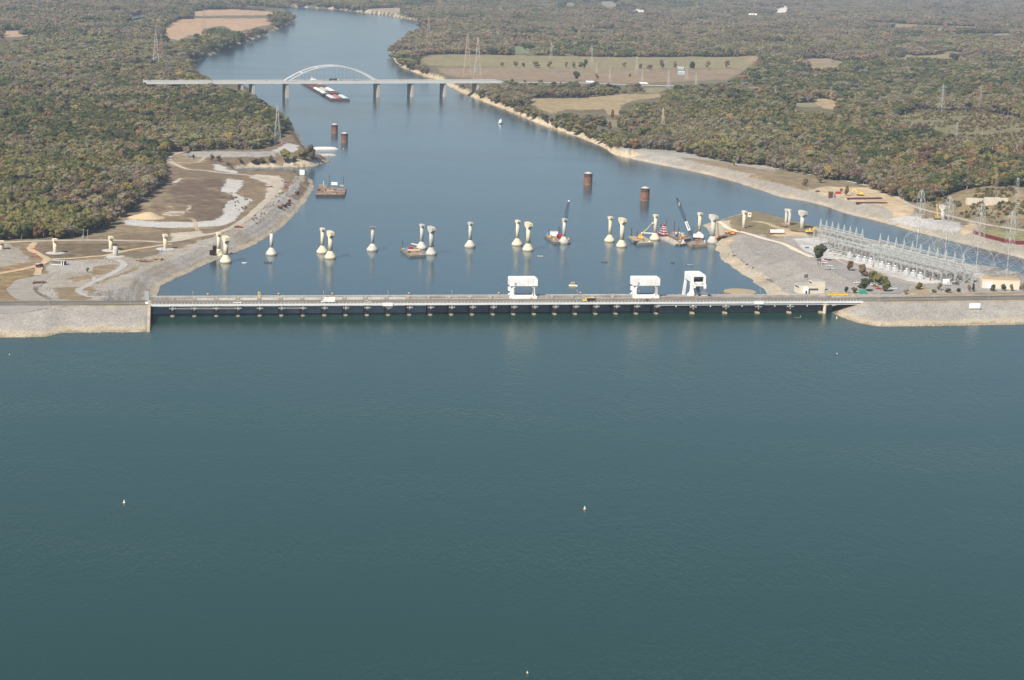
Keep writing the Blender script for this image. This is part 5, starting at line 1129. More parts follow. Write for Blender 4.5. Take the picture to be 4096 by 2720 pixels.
def semi(label, loc, rz, tm=WHITE, group=None, tractor=True, cm=None, under=None):
    o = thing('semi_trailer' if not tractor else 'semi_truck', label, 'truck' if tractor else 'trailer', loc, rz, group)
    MB().box((0, 0, 2.65), (14.6, 2.5, 2.9)).build('trailer_box', tm, o); MB().box((0, 0, 1.0), (14.0, 1.2, .3)).build('chassis', under or STEELD, o)
    if under: MB().box((0, 0, 1.15), (14.7, 2.52, .16)).box((-7.28, 0, 2.6), (.12, 2.52, 2.9)).build('red_trim', under, o)
    if tractor: c = MB().slab([(7.6, .7), (10.4, .7), (10.4, 1.9), (9.6, 2.2), (9.3, 3.2), (7.6, 3.5)], 'y', -1.15, 1.15).build('cab', cm or WHITE, o); MB().slab([(9.35, 2.2), (9.75, 2.2), (9.4, 3.1), (9.2, 3.1)], 'y', -1.17, 1.17).build('windscreen', GLASS, c)
    wheels(o, (-6.2, -5.0) + ((8.0, 9.6) if tractor else (5.4,)), 2.4, .5)
    return o
semi('long white semi trailer with red trim parked on the dirt of the right point', ground(Z8(228, 548)), .22, WHITE, None, False, None, RED)
GT = 'trucks on the interstate'
p = ground(Z3(770, 716)); semi('white semi truck on the interstate, left of the two on the right bank', (p[0], p[1], p[2] + .9), -.05, WHITE, GT)
p = ground(Z3(1228, 728)); semi('white semi truck on the interstate, right of the two on the right bank', (p[0], p[1], p[2] + .9), -.05, WHITE, GT)
for k, (u, y, lab, m, kind) in enumerate(((Z2(478, 672), 10, 'white box van on the arch bridge near the left spring of the arch', WHITE, 'van'), (Z2(175, 680), 1, 'white van on the arch bridge left of the arch', WHITE, 'suv'), (Z2(90, 677), 10, 'red car on the arch bridge deck left of the arch', RED, 'sedan'), (Z1(1475, 690), 1, 'white car at the far left of the arch bridge', WHITE, 'suv'), (Z1(1790, 686), 1, 'pale car on the arch bridge above the left bank', CONC_L, 'suv'), (Z2(1270, 686), 1, 'dark car on the arch bridge right of the arch', DARKS, 'sedan'), (Z2(650, 674), 10, 'dark semi truck on the arch bridge under the arch', None, 'semi'))):
    s = float((P(u, TW + HD) - pm) @ BD)
    if kind == 'semi': semi(lab, on_bridge(s, y), BANG, DARKS)
    elif kind == 'van': o = box_truck(lab, on_bridge(s, y), BANG)
    else: car(lab, on_bridge(s, y), BANG, m, kind)
GP = 'cars parked by the left rocky point'
WC, SC, RC, KC = WHITE, mat('car_silver', (.45, .46, .47), .35, .05, 1), RED, mat('car_black', (.03, .03, .035), .3, .1, 1)
for fn, x, y, rz, m, kd, lab in ((Z6, 163, 138, .2, WC, 'suv', 'white car parked on the gravel, left of the red one'), (Z6, 178, 151, .15, RC, 'pickup', 'red pickup parked on the gravel beside a white car'), (Z6, 281, 103, .1, SC, 'suv', 'silver car parked furthest back in the row by the point'), (Z6, 308, 116, .1, RC, 'suv', 'red car in the row parked by the point'), (Z6, 298, 127, .1, SC, 'pickup', 'silver pickup in the row parked by the point'), (Z6, 313, 158, .2, RC, 'suv', 'dark red car parked nearest in the row by the point')):
    car(lab, ground(fn(x, y), dz=.3), rz, m, kd, GP)
GY = 'cars in the car park by the switchyard'
for x, y, rz, m, kd, lab in ((640, 805, .1, WC, 'suv', 'white car under the big dark tree, furthest in the car park'), (685, 832, .15, WC, 'suv', 'white van behind the flag in the car park'), (700, 855, .1, WC, 'sedan', 'white car nearest of three by the flag'), (1062, 995, .1, WC, 'pickup', 'white pickup left of the brown and red cars in the car park'), (1076, 1006, .1, mat('car_brown', (.30, .15, .07), .4, .05, 1), 'suv', 'brown car between white and yellow cars'), (1090, 1018, .1, mat('car_tan', (.50, .33, .12), .4, .05, 1), 'suv', 'tan car beside the red car in the car park'), (1107, 1028, .1, RC, 'sedan', 'red car nearest in the car park row'), (1230, 1006, .1, SC, 'pickup', 'silver pickup right of the olive trees'), (1232, 1026, .1, WC, 'pickup', 'white pickup nearest right of the olive trees'), (915, 975, .1, WC, 'sedan', 'white car left of the round dark tree'), (1700, 990, -.1, WC, 'pickup', 'white pickup beside the white box near the switchyard end'), (1766, 985, -.1, KC, 'pickup', 'dark pickup parked right of the white pickup near the switchyard end')):
    car(lab, ground(Z8(x, y), dz=.35), rz, m, kd, GY)
p = ground(Z8(780, 230), dz=.2); car('white car parked on the dirt of the right bank work site', p, .1, WC, 'sedan')
p = ground(Z8(580, 190), dz=.2); car('dark pickup on the right bank above the sandy slope', p, .2, KC, 'pickup')
# construction machines
def excavator(label, loc, rz, m, k=1.0):
    o = thing('excavator', label, 'excavator', loc, rz); o.scale = (k,) * 3
    for s in (-1, 1): MB().slab([(-2.0, 0), (2.0, 0), (2.4, .5), (2.0, 1.0), (-2.0, 1.0), (-2.4, .5)], 'y', s * 1.2 - .3, s * 1.2 + .3).build('track', BLACK, o)
    MB().box((-.5, 0, 1.75), (3.6, 2.6, 1.2)).build('house', m, o); c = MB().box((.9, .8, 2.5), (1.4, 1.0, 1.6)).build('cab', m, o); MB().box((1.3, .8, 2.8), (.7, 1.04, .8)).build('cab_glass', GLASS, c); MB().box((-2.2, 0, 1.8), (.8, 2.6, 1.4)).build('counterweight', m, o)
    MB().slab([(1.2, 1.7), (3.2, 4.4), (5.2, 4.6), (5.2, 4.1), (3.5, 3.8), (1.9, 1.6)], 'y', -.5, .0).build('boom', m, o); MB().slab([(4.9, 4.8), (5.4, 4.6), (6.4, 1.8), (6.0, 1.7)], 'y', -.45, -.05).build('stick', m, o); MB().slab([(5.8, 1.8), (6.6, 1.8), (6.6, .6), (5.6, .7), (5.3, 1.2)], 'y', -.8, .3).build('bucket', STEELD, o); return o
excavator('yellow excavator on the right point next to the switchyard', ground(Z8(512, 545)), .35, YELLOW, 1.4)
excavator('yellow excavator working on the right bank dirt site', ground(Z8(945, 220)), 2.8, YELLOW, 1.5)
excavator('orange excavator near the shore of the right point', ground(ZB(905, 545)), 2.6, ORANGE, 1.0)
p = ground(ZB(690, 612)); o = thing('crawler_crane', 'small red crawler crane with thin dark boom behind the grey shore pier', 'crane', p, 0)
MB().box((0, 0, .6), (4.6, 3.8, 1.2)).build('crawler', BLACK, o); MB().box((0, 0, 2.1), (4.4, 3.0, 2.0)).build('crane_house', ORANGE, o); boom(o, (-.4, 0, 2.5), (-3.0, 1.0, 21), 1.0, STEELD, n=10)
p = ground(Z8(1610, 425)); o = thing('crawler_crane', 'tan crawler crane with short yellow boom on the far channel bank', 'crane', p, 0)
MB().box((0, 0, .7), (6, 4, 1.4)).build('crawler', BLACK, o); MB().box((0, 0, 2.6), (5.6, 3.4, 2.6)).build('crane_house', mat('machine_tan', (.42, .28, .12), .7, .15, .5), o); MB().cyl((0, 0, 3), (-1.5, 1, 15), .5, .35, 8).build('boom', YELLOW, o); MB().box((-1.5, 1, 15), (1.2, 1.2, 1.4)).build('boom_head', YELLOW, o)
for k, (x, y, w, h) in enumerate(((1550, 405, 6, 5), (1500, 415, 5, 3.4))):
    p = ground(Z8(x, y)); o = thing('timber_formwork', ('larger' if k == 0 else 'smaller') + ' tan timber formwork block beside the far bank crane', 'formwork', p, .2); MB().box((0, 0, h / 2), (w, 4, h)).build('block', RUSTTAN, o)
    for i in range(4): MB().box((-w / 2 + (i + .5) * w / 4, -2.1, h / 2), (.25, .25, h + .8)).build('stud', RUSTTAN, o)
o = thing('dump_truck', 'small dark red dump truck on the dirt junction at left', 'truck', ground(Z5(337, 838), dz=.3), 1.1)
MB().slab([(-3, 1.1), (1.4, 1.1), (1.7, 2.7), (-3.2, 2.7)], 'y', -1.2, 1.2).build('tipper_body', MAROON, o); MB().slab([(1.8, .6), (3.6, .6), (3.6, 1.7), (3.2, 2.6), (1.8, 2.7)], 'y', -1.15, 1.15).build('cab', MAROON, o); MB().box((3.45, 0, 2.1), (.2, 2.0, .7)).build('windscreen', GLASS, o); MB().box((-.8, 0, 2.8), (3.6, 2.1, .3)).build('load', CONC_L, o); wheels(o, (-2.2, -1.1, 2.7), 2.3, .5)

# ------------------------------------------------------------------ left shore details
p = ground(Z5(505, 812)); o = thing('pump_house', 'low brown block building with flat grey roof on the gravel at left', 'building', p, -.15)
MB().box((-1.2, 0, 1.5), (8.2, 5, 3.4)).build('wall', BROWNB, o); MB().box((0, 0, 3.35), (12, 6.4, .4)).build('roof', ROOFG, o)
for x in (3.4, 5.2): MB().box((x, -2.6, 1.4), (.6, .6, 3.4)).build('post', WHITE, o)
MB().box((4.6, 1.0, 1.5), (1.6, 3.4, 3.0)).build('door', mat('blue_door', (.05, .08, .2), .6, .1, .6), o); MB().box((-1.2, -2.55, .35), (8.2, .1, .4)).build('white_base', WHITE, o)
def pole(label, px, h, can=False, m=None):
    o = thing('utility_pole', label, 'utility pole', ground(px), 0); MB().cyl((0, 0, -.5), (0, 0, h), .22, .15, 7).build('shaft', m or mat('pale_pole', (.50, .47, .42), .8, .1, .8), o); MB().box((0, 0, h - .6), (2.0, .16, .16)).build('crossarm', mat('pale_pole', (.5, .47, .42)), o)
    if can: MB().cyl((.45, 0, h - 2.6), (.45, 0, h - 1.4), .35, n=9).build('transformer_can', CONC_L, o)
    return o
pole('pale utility pole with transformer can at the edge of the left wood', Z5(630, 575), 11, True); pole('pale utility pole with grey cabinet at its foot in brown grass', Z5(716, 580), 8); pole('shorter utility pole beside the gravel road at left', Z5(754, 592), 8.5)
o = thing('utility_cabinet', 'grey utility cabinet at the foot of the middle pole at left', 'cabinet', ground(Z5(713, 586)), 0); MB().box((0, 0, 1.3), (1.4, 1.0, 2.6)).build('case', GREYP, o); MB().box((0, -.52, 1.3), (1.1, .05, 2.2)).build('door', STEELD, o)
o = thing('portable_toilet', 'blue portable toilet on the gravel near the capped piers', 'toilet', ground(Z5(1379, 702)), 0); MB().box((0, 0, 1.1), (1.5, 1.5, 2.2)).build('cabin', BLUE, o); MB().box((0, 0, 2.3), (1.6, 1.6, .25)).build('roof', WHITE, o); MB().box((0, -.77, 1.1), (.9, .05, 1.9)).build('door', GREYP, o)
o = thing('perforated_sign', 'grey mesh sign board on posts beside the gravel path', 'sign', ground(Z5(810, 975)), 0)
MB().box((0, 0, 3.6), (3.0, .15, 3.4)).build('panel', mat('mesh_grey', (.36, .36, .37), .7, .1, .5), o)
for x in (-1.3, 1.3): MB().box((x, .15, 1.9), (.2, .2, 3.9)).build('leg', STEEL, o)
o = thing('river_sign', 'large white board on four tall cream legs at the left rocky point', 'sign', ground(Z6(447, 96)), 0)
for x in (-2.2, -.75, .75, 2.2): MB().cyl((x, 0, -1), (x, 0, 10), .3, n=8).build('leg', CREAM, o)
MB().box((0, -.4, 10.2), (5.6, .35, 5.6)).build('panel', WHITE, o)
o = thing('river_sign', 'white sign with red mark on the right stony point', 'sign', ground(ZB(1165, 290)), 0)
for x in (-1.3, 1.3): MB().box((x, 0, 2), (.22, .22, 6)).build('leg', STEEL, o)
MB().box((0, -.2, 4.0), (3.4, .15, 4.4)).build('panel', WHITE, o); MB().box((0, -.29, 4.2), (1.6, .04, 1.6)).build('red_mark', RED, o)
def pipe_thing(label, px, L, r, rz, m=RUSTY, name='rusty_pipe'):
    p = ground(px); o = thing(name, label, 'pipe', (p[0], p[1], p[2] + r), rz); mb = MB(); n = 14; V = []
    for x in (-L / 2, L / 2):
        for rr in (r, r * .86): V += [(x, rr * math.cos(2 * math.pi * i / n), rr * math.sin(2 * math.pi * i / n)) for i in range(n)]
    F = []
    for i in range(n): j = (i + 1) % n; F += [(i, j, 2 * n + j, 2 * n + i), (n + i, 3 * n + i, 3 * n + j, n + j), (i, n + i, n + j, j), (2 * n + i, 2 * n + j, 3 * n + j, 3 * n + i)]
    mb.add(V, F); mb.build('shell', m, o)
    for x in (-L * .3, L * .3): MB().lathe([(r + .06, -.1), (r + .06, .1)], 14).build('ring', m, o).matrix_local = Matrix.Translation((x, 0, 0)) @ Matrix.Rotation(math.pi / 2, 4, 'Y')
    return o
for k, (x, y) in enumerate(((260, 332), (297, 318), (327, 302), (340, 278), (402, 208))): pipe_thing('rusty steel pipe section on the left stone bank, %s from the bottom' % ordn[k], Z6(x, y), 4.5, 1.6, .3 + k * .5)
pipe_thing('tan pipe section with dark mouth on the right point', Z8(285, 490), 7, 1.9, -.25, RUSTTAN)
def heap(name, label, cat, fn, x, y, w, h, n, mats, seed, long=True, rz=0.0):
    """a heap of loose beams and scrap, every piece its own part"""
    p = ground(fn(x, y)); R = random.Random(seed); o = thing(name, label, cat, p, rz)
    for k in range(n):
        a_ = R.uniform(-.35, .35) if R.random() < .7 else R.uniform(-1.5, 1.5); L = R.uniform(.25, .6) * w if long else R.uniform(.8, 2.0); q = (R.uniform(-.35, .35) * w, R.uniform(-.25, .25) * w * .6, R.uniform(.1, h))
        MB().box(q, (L, R.uniform(.3, .7), R.uniform(.3, .6)), a_).build('beam' if long else 'scrap', R.choice(mats), o)
    MB().lathe([(w * .42, -.6), (w * .3, h * .3), (.1, h * .55)], 12).build('core', mats[0], o); return o
heap('scrap_heap', 'rust brown heap of timbers on the concrete apron at left', 'scrap heap', Z5, 330, 975, 11, 1.8, 22, [RUSTTAN, RUSTY, RUSTTAN], 3, True, .6)
heap('scrap_heap', 'stack of rusty beams on the grey gravel in front of the short pier', 'scrap heap', Z5, 1255, 785, 15, 1.2, 14, [RUSTY, RUSTTAN], 5)
heap('scrap_heap', 'tan and rusty timber pile at the top of the left stone slope', 'scrap heap', Z5, 1365, 775, 9, 1.6, 16, [RUSTTAN, RUSTY, mat('machine_tan', (.42, .28, .12))], 6)
heap('scrap_heap', 'rusty machine scrap on the left bank below the gravel road', 'scrap heap', Z5, 2047, 496, 8, 2.0, 14, [RUSTY, ORANGE, RUSTY], 7)
heap('scrap_heap', 'dark scrap patch on grass behind the short capless pier', 'scrap heap', Z5, 1330, 735, 10, .9, 10, [RUSTTAN, DARKC], 8)
heap('scrap_heap', 'mixed equipment with blue tank beside cars at the left point', 'scrap heap', Z6, 385, 178, 8, 2.2, 14, [STEELD, BLUE, RUSTTAN, WHITE], 9)
heap('scrap_heap', 'rusty and orange scrap spread on the right point near the twin pier', 'scrap heap', Z8, 405, 525, 16, 1.0, 20, [RUSTY, RUSTTAN, mat('rust_orange', (.30, .10, .04), .9, .2, .5)], 10, True, -.2)
heap('scrap_heap', 'rusty rebar and orange drums near the grey shore pier at right', 'scrap heap', ZB, 850, 525, 9, 1.6, 16, [RUSTY, ORANGE, RUSTTAN], 11)
heap('scrap_heap', 'brown timber stack left of the white semi trailer', 'scrap heap', Z8, 200, 580, 8, 1.0, 10, [RUSTTAN, DARKC], 12)
for k, (x0, y0, x1, y1) in enumerate(((835, 258, 1130, 248), (910, 298, 1175, 285))):
    pa, pb_ = ground(Z8(x0, y0)), ground(Z8(x1, y1)); c = (pa + pb_) / 2; rz = math.atan2(pb_[1] - pa[1], pb_[0] - pa[0]); L = float(np.linalg.norm(pb_ - pa))
    o = thing('sheet_pile_stack', 'long stack of dark red sheet piles on the right bank, %s of two' % ('farther' if k == 0 else 'nearer'), 'sheet pile stack', c, rz)
    for i in range(7):
        for j in range(2): MB().box((random.Random(i + j).uniform(-1, 1), -2.4 + i * .8, .4 + j * 1.1), (L * .96, .72, .9)).build('sheet_pile', mat('dark_red_steel', (.11, .04, .04), .8, .25, .4), o)
pts = [ground(Z8(x, y)) for x, y in ((1925, 548), (2000, 572), (2100, 600), (2200, 626), (2300, 640), (2360, 640), (2440, 638))]
o = thing('sheet_pile_wall', 'long dark red sheet pile wall on the far bank of the lock channel', 'wall', pts[0], 0); RW = mat('red_oxide_sheet', (.19, .035, .04), .7, .15, .4)
for a_, b2 in zip(pts[:-1], pts[1:]):
    n = int(np.linalg.norm(b2 - a_) / 1.6)
    for i in range(n): q = a_ + (b2 - a_) * (i / n) - pts[0]; MB().box((q[0], q[1] + (.25 if i % 2 else -.25), q[2] + 1.2), (1.7, .5, 4.6), .3).build('sheet_pile', RW, o)
o = thing('sheet_pile_row', 'upright rusty sheet piles beside the left shore piers', 'sheet piles', ground(Z5(1830, 735)), .9)
for i in range(9): MB().box((-3.6 + i * .9, (i % 2) * .3, 4.0 if i > 3 else 2.2), (.85, .3, 9.5 if i > 3 else 6)).build('sheet_pile', mat('dark_red_steel', (.11, .04, .04)), o)
o = thing('rebar_cage', 'rusty rebar cage standing behind the short capless pier', 'rebar cage', ground(Z5(990, 690)), 0)
for i in range(10): t = i * math.pi / 5; MB().cyl((1.7 * math.cos(t), 1.7 * math.sin(t), 0), (1.7 * math.cos(t), 1.7 * math.sin(t), 6), .13, n=5).build('bar', RUSTY, o)
for z in (1, 2.5, 4, 5.5): MB().lathe([(1.8, z - .08), (1.8, z + .08)], 14).build('hoop', RUSTY, o)
fp = [ground(Z5(x, y)) for x, y in ((289, 680), (300, 722), (325, 752), (65, 860), (175, 872))]
for k, p in enumerate(fp):
    o = thing('silt_fence', 'short orange safety fence by the dirt track at left, %s from the top' % ordn[k], 'fence', p, .4); 
    for i in range(3): MB().box((-1.8 + i * 1.8, 0, .5), (.12, .12, 1.3)).build('stake', RUSTTAN, o)
    MB().box((0, -.08, .6), (3.8, .06, .8)).build('mesh', mat('fence_orange', (.55, .12, .04), .8, .1, 1), o)
o = thing('sand_pile', 'rounded pile of tan sand on the brown grass at left', 'sand pile', ground(Z5(1255, 408)), .05)
mb = MB(); R = random.Random(2); nu, nv = 30, 16; V = []
for i in range(nu + 1):
    for j in range(nv + 1): u, v = i / nu * 2 - 1, j / nv * 2 - 1; rr = min(1, math.hypot(u, v)); V.append((u * 22, v * 18, 5.6 * (math.cos(rr * math.pi) * .5 + .5) * (1 + .15 * math.sin(u * 5)) - .4 + R.uniform(-.12, .12)))
mb.v = V; mb.f = [(i * (nv + 1) + j, (i + 1) * (nv + 1) + j, (i + 1) * (nv + 1) + j + 1, i * (nv + 1) + j + 1) for i in range(nu) for j in range(nv)]; mb.build('sand', SAND, o, True)
o = thing('trailer_box', 'rusty box with grey tank beside it on the right bank', 'container', ground(Z8(693, 238)), .1); MB().box((0, 0, 3.6), (4.6, 4, 7.2)).build('box', RUSTY, o); MB().cyl((2.8, -3.5, 0), (2.8, -3.5, 5.4), 1.4, n=14).build('tank', STEELD, o); MB().box((0, 0, 7.3), (4.9, 4.3, .3)).build('lid', CONC, o)
o = thing('red_container', 'small red container on the right bank work site', 'container', ground(Z8(757, 205)), .1); MB().box((0, 0, 1.3), (6, 2.4, 2.6)).build('box', RED, o); MB().box((-3.02, 0, 1.3), (.08, 2.2, 2.3)).build('door', MAROON, o)
for k, (x, y, w, d_, h) in enumerate(((1910, 288, 13, 7, 5.5), (2085, 292, 18, 8, 6.5))):
    p = ground(Z8(x, y)); o = thing('bridge_abutment', 'cream concrete abutment on the right hillside, %s' % ('left one' if k == 0 else 'right one'), 'abutment', p, .1)
    MB().slab([(-w / 2, -2), (w * .1, -2), (w * .5, h * .4), (w * .5, h), (-w / 2, h)], 'y', -d_ / 2, d_ / 2).build('block', mat('abutment_cream', (.60, .54, .42), .85, .06, .5), o); MB().box((w * .62, 0, h * .75), (w * .5, d_ * .7, h * .5)).build('wing', mat('abutment_cream', (.6, .54, .42)), o); MB().box((0, 0, h + .2), (w * .9, d_ * .9, .4)).build('bearing_shelf', CONC_L, o)

# ------------------------------------------------------------------ buildings at the right end of the dam
s = to_at(*P(Z8(550, 1072), 9.6)[:2]); o = thing('control_building', 'cream modernist control building with window strip at the right end of the dam', 'building', D(s[0], 29, 9.65), DANG)
MB().box((0, 5.5, 3.0), (20.4, 11, 6.0)).build('wall', BRICK, o); MB().box((-3.5, 5.5, 6.15), (13.2, 10.6, .3)).build('low_roof', ROOFG, o); MB().box((5.2, 5.0, 7.4), (9.8, 9.6, 3.0)).build('upper_storey', BRICK, o); MB().box((5.2, 5.0, 9.0), (9.4, 9.2, .25)).build('upper_roof', ROOFG, o)
for k in range(7): w_ = MB().box((-2.9 + k * 1.2, -.03, 3.1), (1.0, .12, 1.3)).build('window', GLASS, o); MB().box((-2.9 + k * 1.2, -.06, 2.4), (1.1, .2, .12)).build('sill', CONC_L, w_)
MB().box((-10.24, 5.0, 4.6), (.1, 8.5, 1.0)).build('side_window', GLASS, o); MB().box((.1, 5, 7.6), (.1, 7, .9)).build('upper_window', GLASS, o); MB().box((-5.0, -1.0, 2.2), (3.2, 2.0, 4.4)).build('entrance_block', WHITE, o); MB().box((-5.0, -2.03, 1.2), (1.3, .1, 2.2)).build('door', GLASS, o)
MB().box((12.5, 4, 1.0), (6, 8, 2.0)).build('annex', CONC, o); MB().box((0, 5.5, -8.5), (22, 12.5, 17)).build('foundation', CONC, o)
o = thing('viewing_frame', 'dark louvred screen on posts on the stone slope behind the control building', 'screen', ground(Z8(480, 950)), .3)
for x in (-1.6, 1.6): MB().box((x, 0, 2.4), (.2, .2, 5.4)).build('leg', STEELD, o)
for k in range(5): MB().box((0, 0, 2.6 + k * .6), (3.4, .2, .42)).build('slat', GLASS, o)
s = to_at(*P(Z8(750, 1068), 9.4)[:2]); o = thing('lifting_beam', 'long yellow steel lifting beam lying beside the control building', 'beam', D(s[0], 25.0, CREST + .1), DANG)
MB().box((0, 0, 1.2), (15.5, 1.0, 1.2)).build('web', YELLOW, o); MB().box((0, 0, 1.85), (15.8, 1.4, .2)).box((0, 0, .55), (15.8, 1.4, .2)).build('flange', YELLOW, o)
for x in (-6, 0, 6): MB().box((x, 0, .25), (.8, 1.8, .5)).build('stand', STEELD, o)
for k, (x, w_) in enumerate(((628, 3.6), (893, 2.2), (675, 1.2))): s = to_at(*P(Z8(x, 1080), 9.4)[:2]); o = thing('yellow_barrier', 'yellow barrier on the dam deck, %s' % ('left of the lifting beam' if k == 0 else 'right of the lifting beam' if k == 1 else 'under the lifting beam end'), 'barrier', D(s[0], 22.0, CREST + .1), DANG); MB().box((0, 0, .7), (w_, .5, .8)).build('panel', YELLOW, o); MB().box((-w_ * .35, 0, .2), (.3, .7, .4)).box((w_ * .35, 0, .2), (.3, .7, .4)).build('foot', YELLOW, o)
o = thing('green_container', 'teal green container at the edge of the car park by the road', 'container', ground(Z8(968, 1062), dz=.1), DANG); MB().box((0, 0, 1.5), (5.6, 2.6, 2.7)).build('box', GREENP, o); MB().box((0, 0, 2.95), (5.2, 2.3, .3)).build('cover', GREENP, o); MB().box((0, 0, .1), (5.4, 2.0, .3)).build('skid', STEELD, o)
o = thing('warehouse', 'long low cream building with tan flat roof and white door at far right', 'building', ground(Z8(2150, 1018)), -.12)
Wd = 30; MB().box((0, 6, 3.4), (Wd, 15, 7.2)).build('wall', BRICK, o); MB().box((0, 6, 7.1), (Wd - 1, 14, .3)).build('roof', ROOFT, o); MB().box((0, -1.4, 7.0), (Wd + .2, .4, .6)).build('parapet', CREAM, o); MB().box((-Wd * .3, -1.55, 2.4), (5.2, .15, 4.6)).build('roller_door', WHITE, o); MB().box((-Wd / 2 - .05, 6, 2.6), (.15, 3, 3)).build('side_door', ROOFG, o)
o = thing('white_cabin', 'white site cabin near the right end of the switchyard', 'cabin', ground(Z8(1683, 978)), -.1); MB().box((0, 0, 1.9), (5.2, 3.0, 3.4)).build('wall', WHITE, o); MB().box((0, 0, 3.7), (5.5, 3.3, .2)).build('roof', WHITE, o); MB().box((1, -1.55, 1.4), (1, .08, 2.2)).build('door', GREYP, o)
o = thing('fuel_tanks', 'yellow and red tanks beside the tan roofed building', 'tank', ground(Z8(1985, 955)), 0); MB().cyl((-1.6, 0, 1.2), (-.2, 0, 1.2), 1.1, n=12).build('yellow_tank', YELLOW, o); MB().cyl((.4, 0, 1.1), (3.4, 0, 1.1), 1.0, n=12).build('red_tank', RED, o); MB().box((.8, 0, .1), (5, 1.4, .3)).build('cradle', STEELD, o)
o = thing('flagpole', 'flag with red and white stripes on a pole in the car park', 'flag', ground(Z8(656, 868)), 0); MB().cyl((0, 0, 0), (0, 0, 11), .1, n=7).build('pole', STEEL, o)
f_o = MB().box((-2.6, .12, 9.5), (4.6, .03, 2.4)).build('flag_cloth', WHITE, o)
for k in range(5): MB().box((-2.6, .09, 8.45 + k * .5), (4.6, .03, .25)).build('red_stripe', RED, f_o)
MB().box((-1.4, .06, 10.1), (2.0, .03, 1.2)).build('blue_canton', mat('flag_blue', (.02, .04, .2), .8, .1, 1), f_o)
R = random.Random(9)
for k in range(9): tiny_person(None, ground(Z8(572 + k * 7 + R.uniform(-2, 2), 818 + R.uniform(-6, 8)), dz=.05), 'person in %s in the crowd by the big dark tree, %s from the left' % ('pale shirt' if k % 3 == 0 else 'dark clothes', ordn[k]), PALE if k % 3 == 0 else DARKS, False, R.uniform(0, 6))['group'] = 'crowd by the big dark tree'
# far houses
for k, (fn, x, y, w, h, m, r_, lab) in enumerate(((Z3, 1555, 640, 14, 5, mat('pale_blue_wall', (.42, .48, .52), .8, .05, .3), mat('blue_roof', (.36, .43, .50), .7, .05, .3), 'pale blue barn in the brown field on the right bank'), (Z3, 1550, 596, 13, 4, mat('pale_blue_wall', (.42, .48, .52)), mat('blue_roof', (.36, .43, .50)), 'long blue roofed barn behind the pylons in the field'), (Z4, 1132, 700, 16, 6, WHITE, WHITE, 'small white house in the wooded right background'), (Z4, 1722, 664, 14, 5, BRICK, ROOFG, 'pale house among trees right of the white house'), (Z3, 1560, 152, 26, 8, WHITE, CONC_L, 'white shed far away near the top of the woods'), (Z3, 2130, 160, 40, 8, WHITE, WHITE, 'group of white far sheds at the top right of the woods'), (Z4, 22, 158, 30, 12, WHITE, WHITE, 'white far house near the quarry'), (Z4, 2348, 440, 16, 9, WHITE, CONC_L, 'white house at the right edge of the woods'), (Z4, 408, 572, 7, 4, WHITE, WHITE, 'tiny white shed by the small field'))):
    p = ground(fn(x, y)); o = thing('house', lab, 'house', p, .1); MB().box((0, 0, h / 2), (w, w * .5, h)).build('wall', m, o); MB().slab([(-w * .27, h), (w * .27, h), (0, h * 1.5)], 'x', -w / 2 - .4, w / 2 + .4).build('roof', r_, o); MB().box((w * .2, -w * .25 - .03, h * .35), (w * .08, .1, h * .6)).build('door', GREYP, o)
    for x_ in (-.3, -.05): MB().box((w * x_, -w * .25 - .03, h * .55), (w * .07, .1, h * .25)).build('window', GLASS, o)
# ------------------------------------------------------------------ switchyard
SY = P(Z8(590, 605), -4.0); SE = P(Z8(1830, 915), -4.0); YD = (SE - SY); YD[2] = 0; YL = float(np.linalg.norm(YD)); YD /= YL; YN = np.array([-YD[1], YD[0], 0]); YANG = math.atan2(YD[1], YD[0])
def yl(px, z=-4.0): p = P(px, z) - SY; return float(p @ YD), float(p @ YN)
GALV = mat('galvanised_lattice', (.48, .49, .47), .5, .14, .5, metal=.1)
mb = MB(); hw = 2.3
c_ = lambda z, i: Vector((hw * (1 - z / 20.0) * (1, 1, -1, -1)[i], hw * (1 - z / 20.0) * (1, -1, -1, 1)[i], z))
lv_ = [0, 2.5, 5, 7.5, 10, 12.5, 15, 17.2, 19.8]
for a_, b2 in zip(lv_[:-1], lv_[1:]):
    for i in range(4): mb.bar(c_(a_, i), c_(b2, i), .42); mb.bar(c_(a_, i), c_(b2, (i + 1) % 4), .24); mb.bar(c_(b2, i), c_(b2, (i + 1) % 4), .24)
me_peak = mb.mesh('lattice_peak', GALV)
def truss(L, h, w, n, m, name):
    mb = MB()
    for z in (0, h):
        for y in (-w / 2, w / 2): mb.box((L / 2, y, z), (L, .2, .2))
    for k in range(n):
        x0, x1 = L * k / n, L * (k + 1) / n
        for y in (-w / 2, w / 2): mb.bar((x0, y, 0), ((x0 + x1) / 2, y, h), .15); mb.bar(((x0 + x1) / 2, y, h), (x1, y, 0), .15)
        mb.bar((x0, -w / 2, h), (x1, w / 2, h), .13); mb.bar((x0, -w / 2, 0), (x1, w / 2, 0), .13)
    return mb.mesh(name, m)
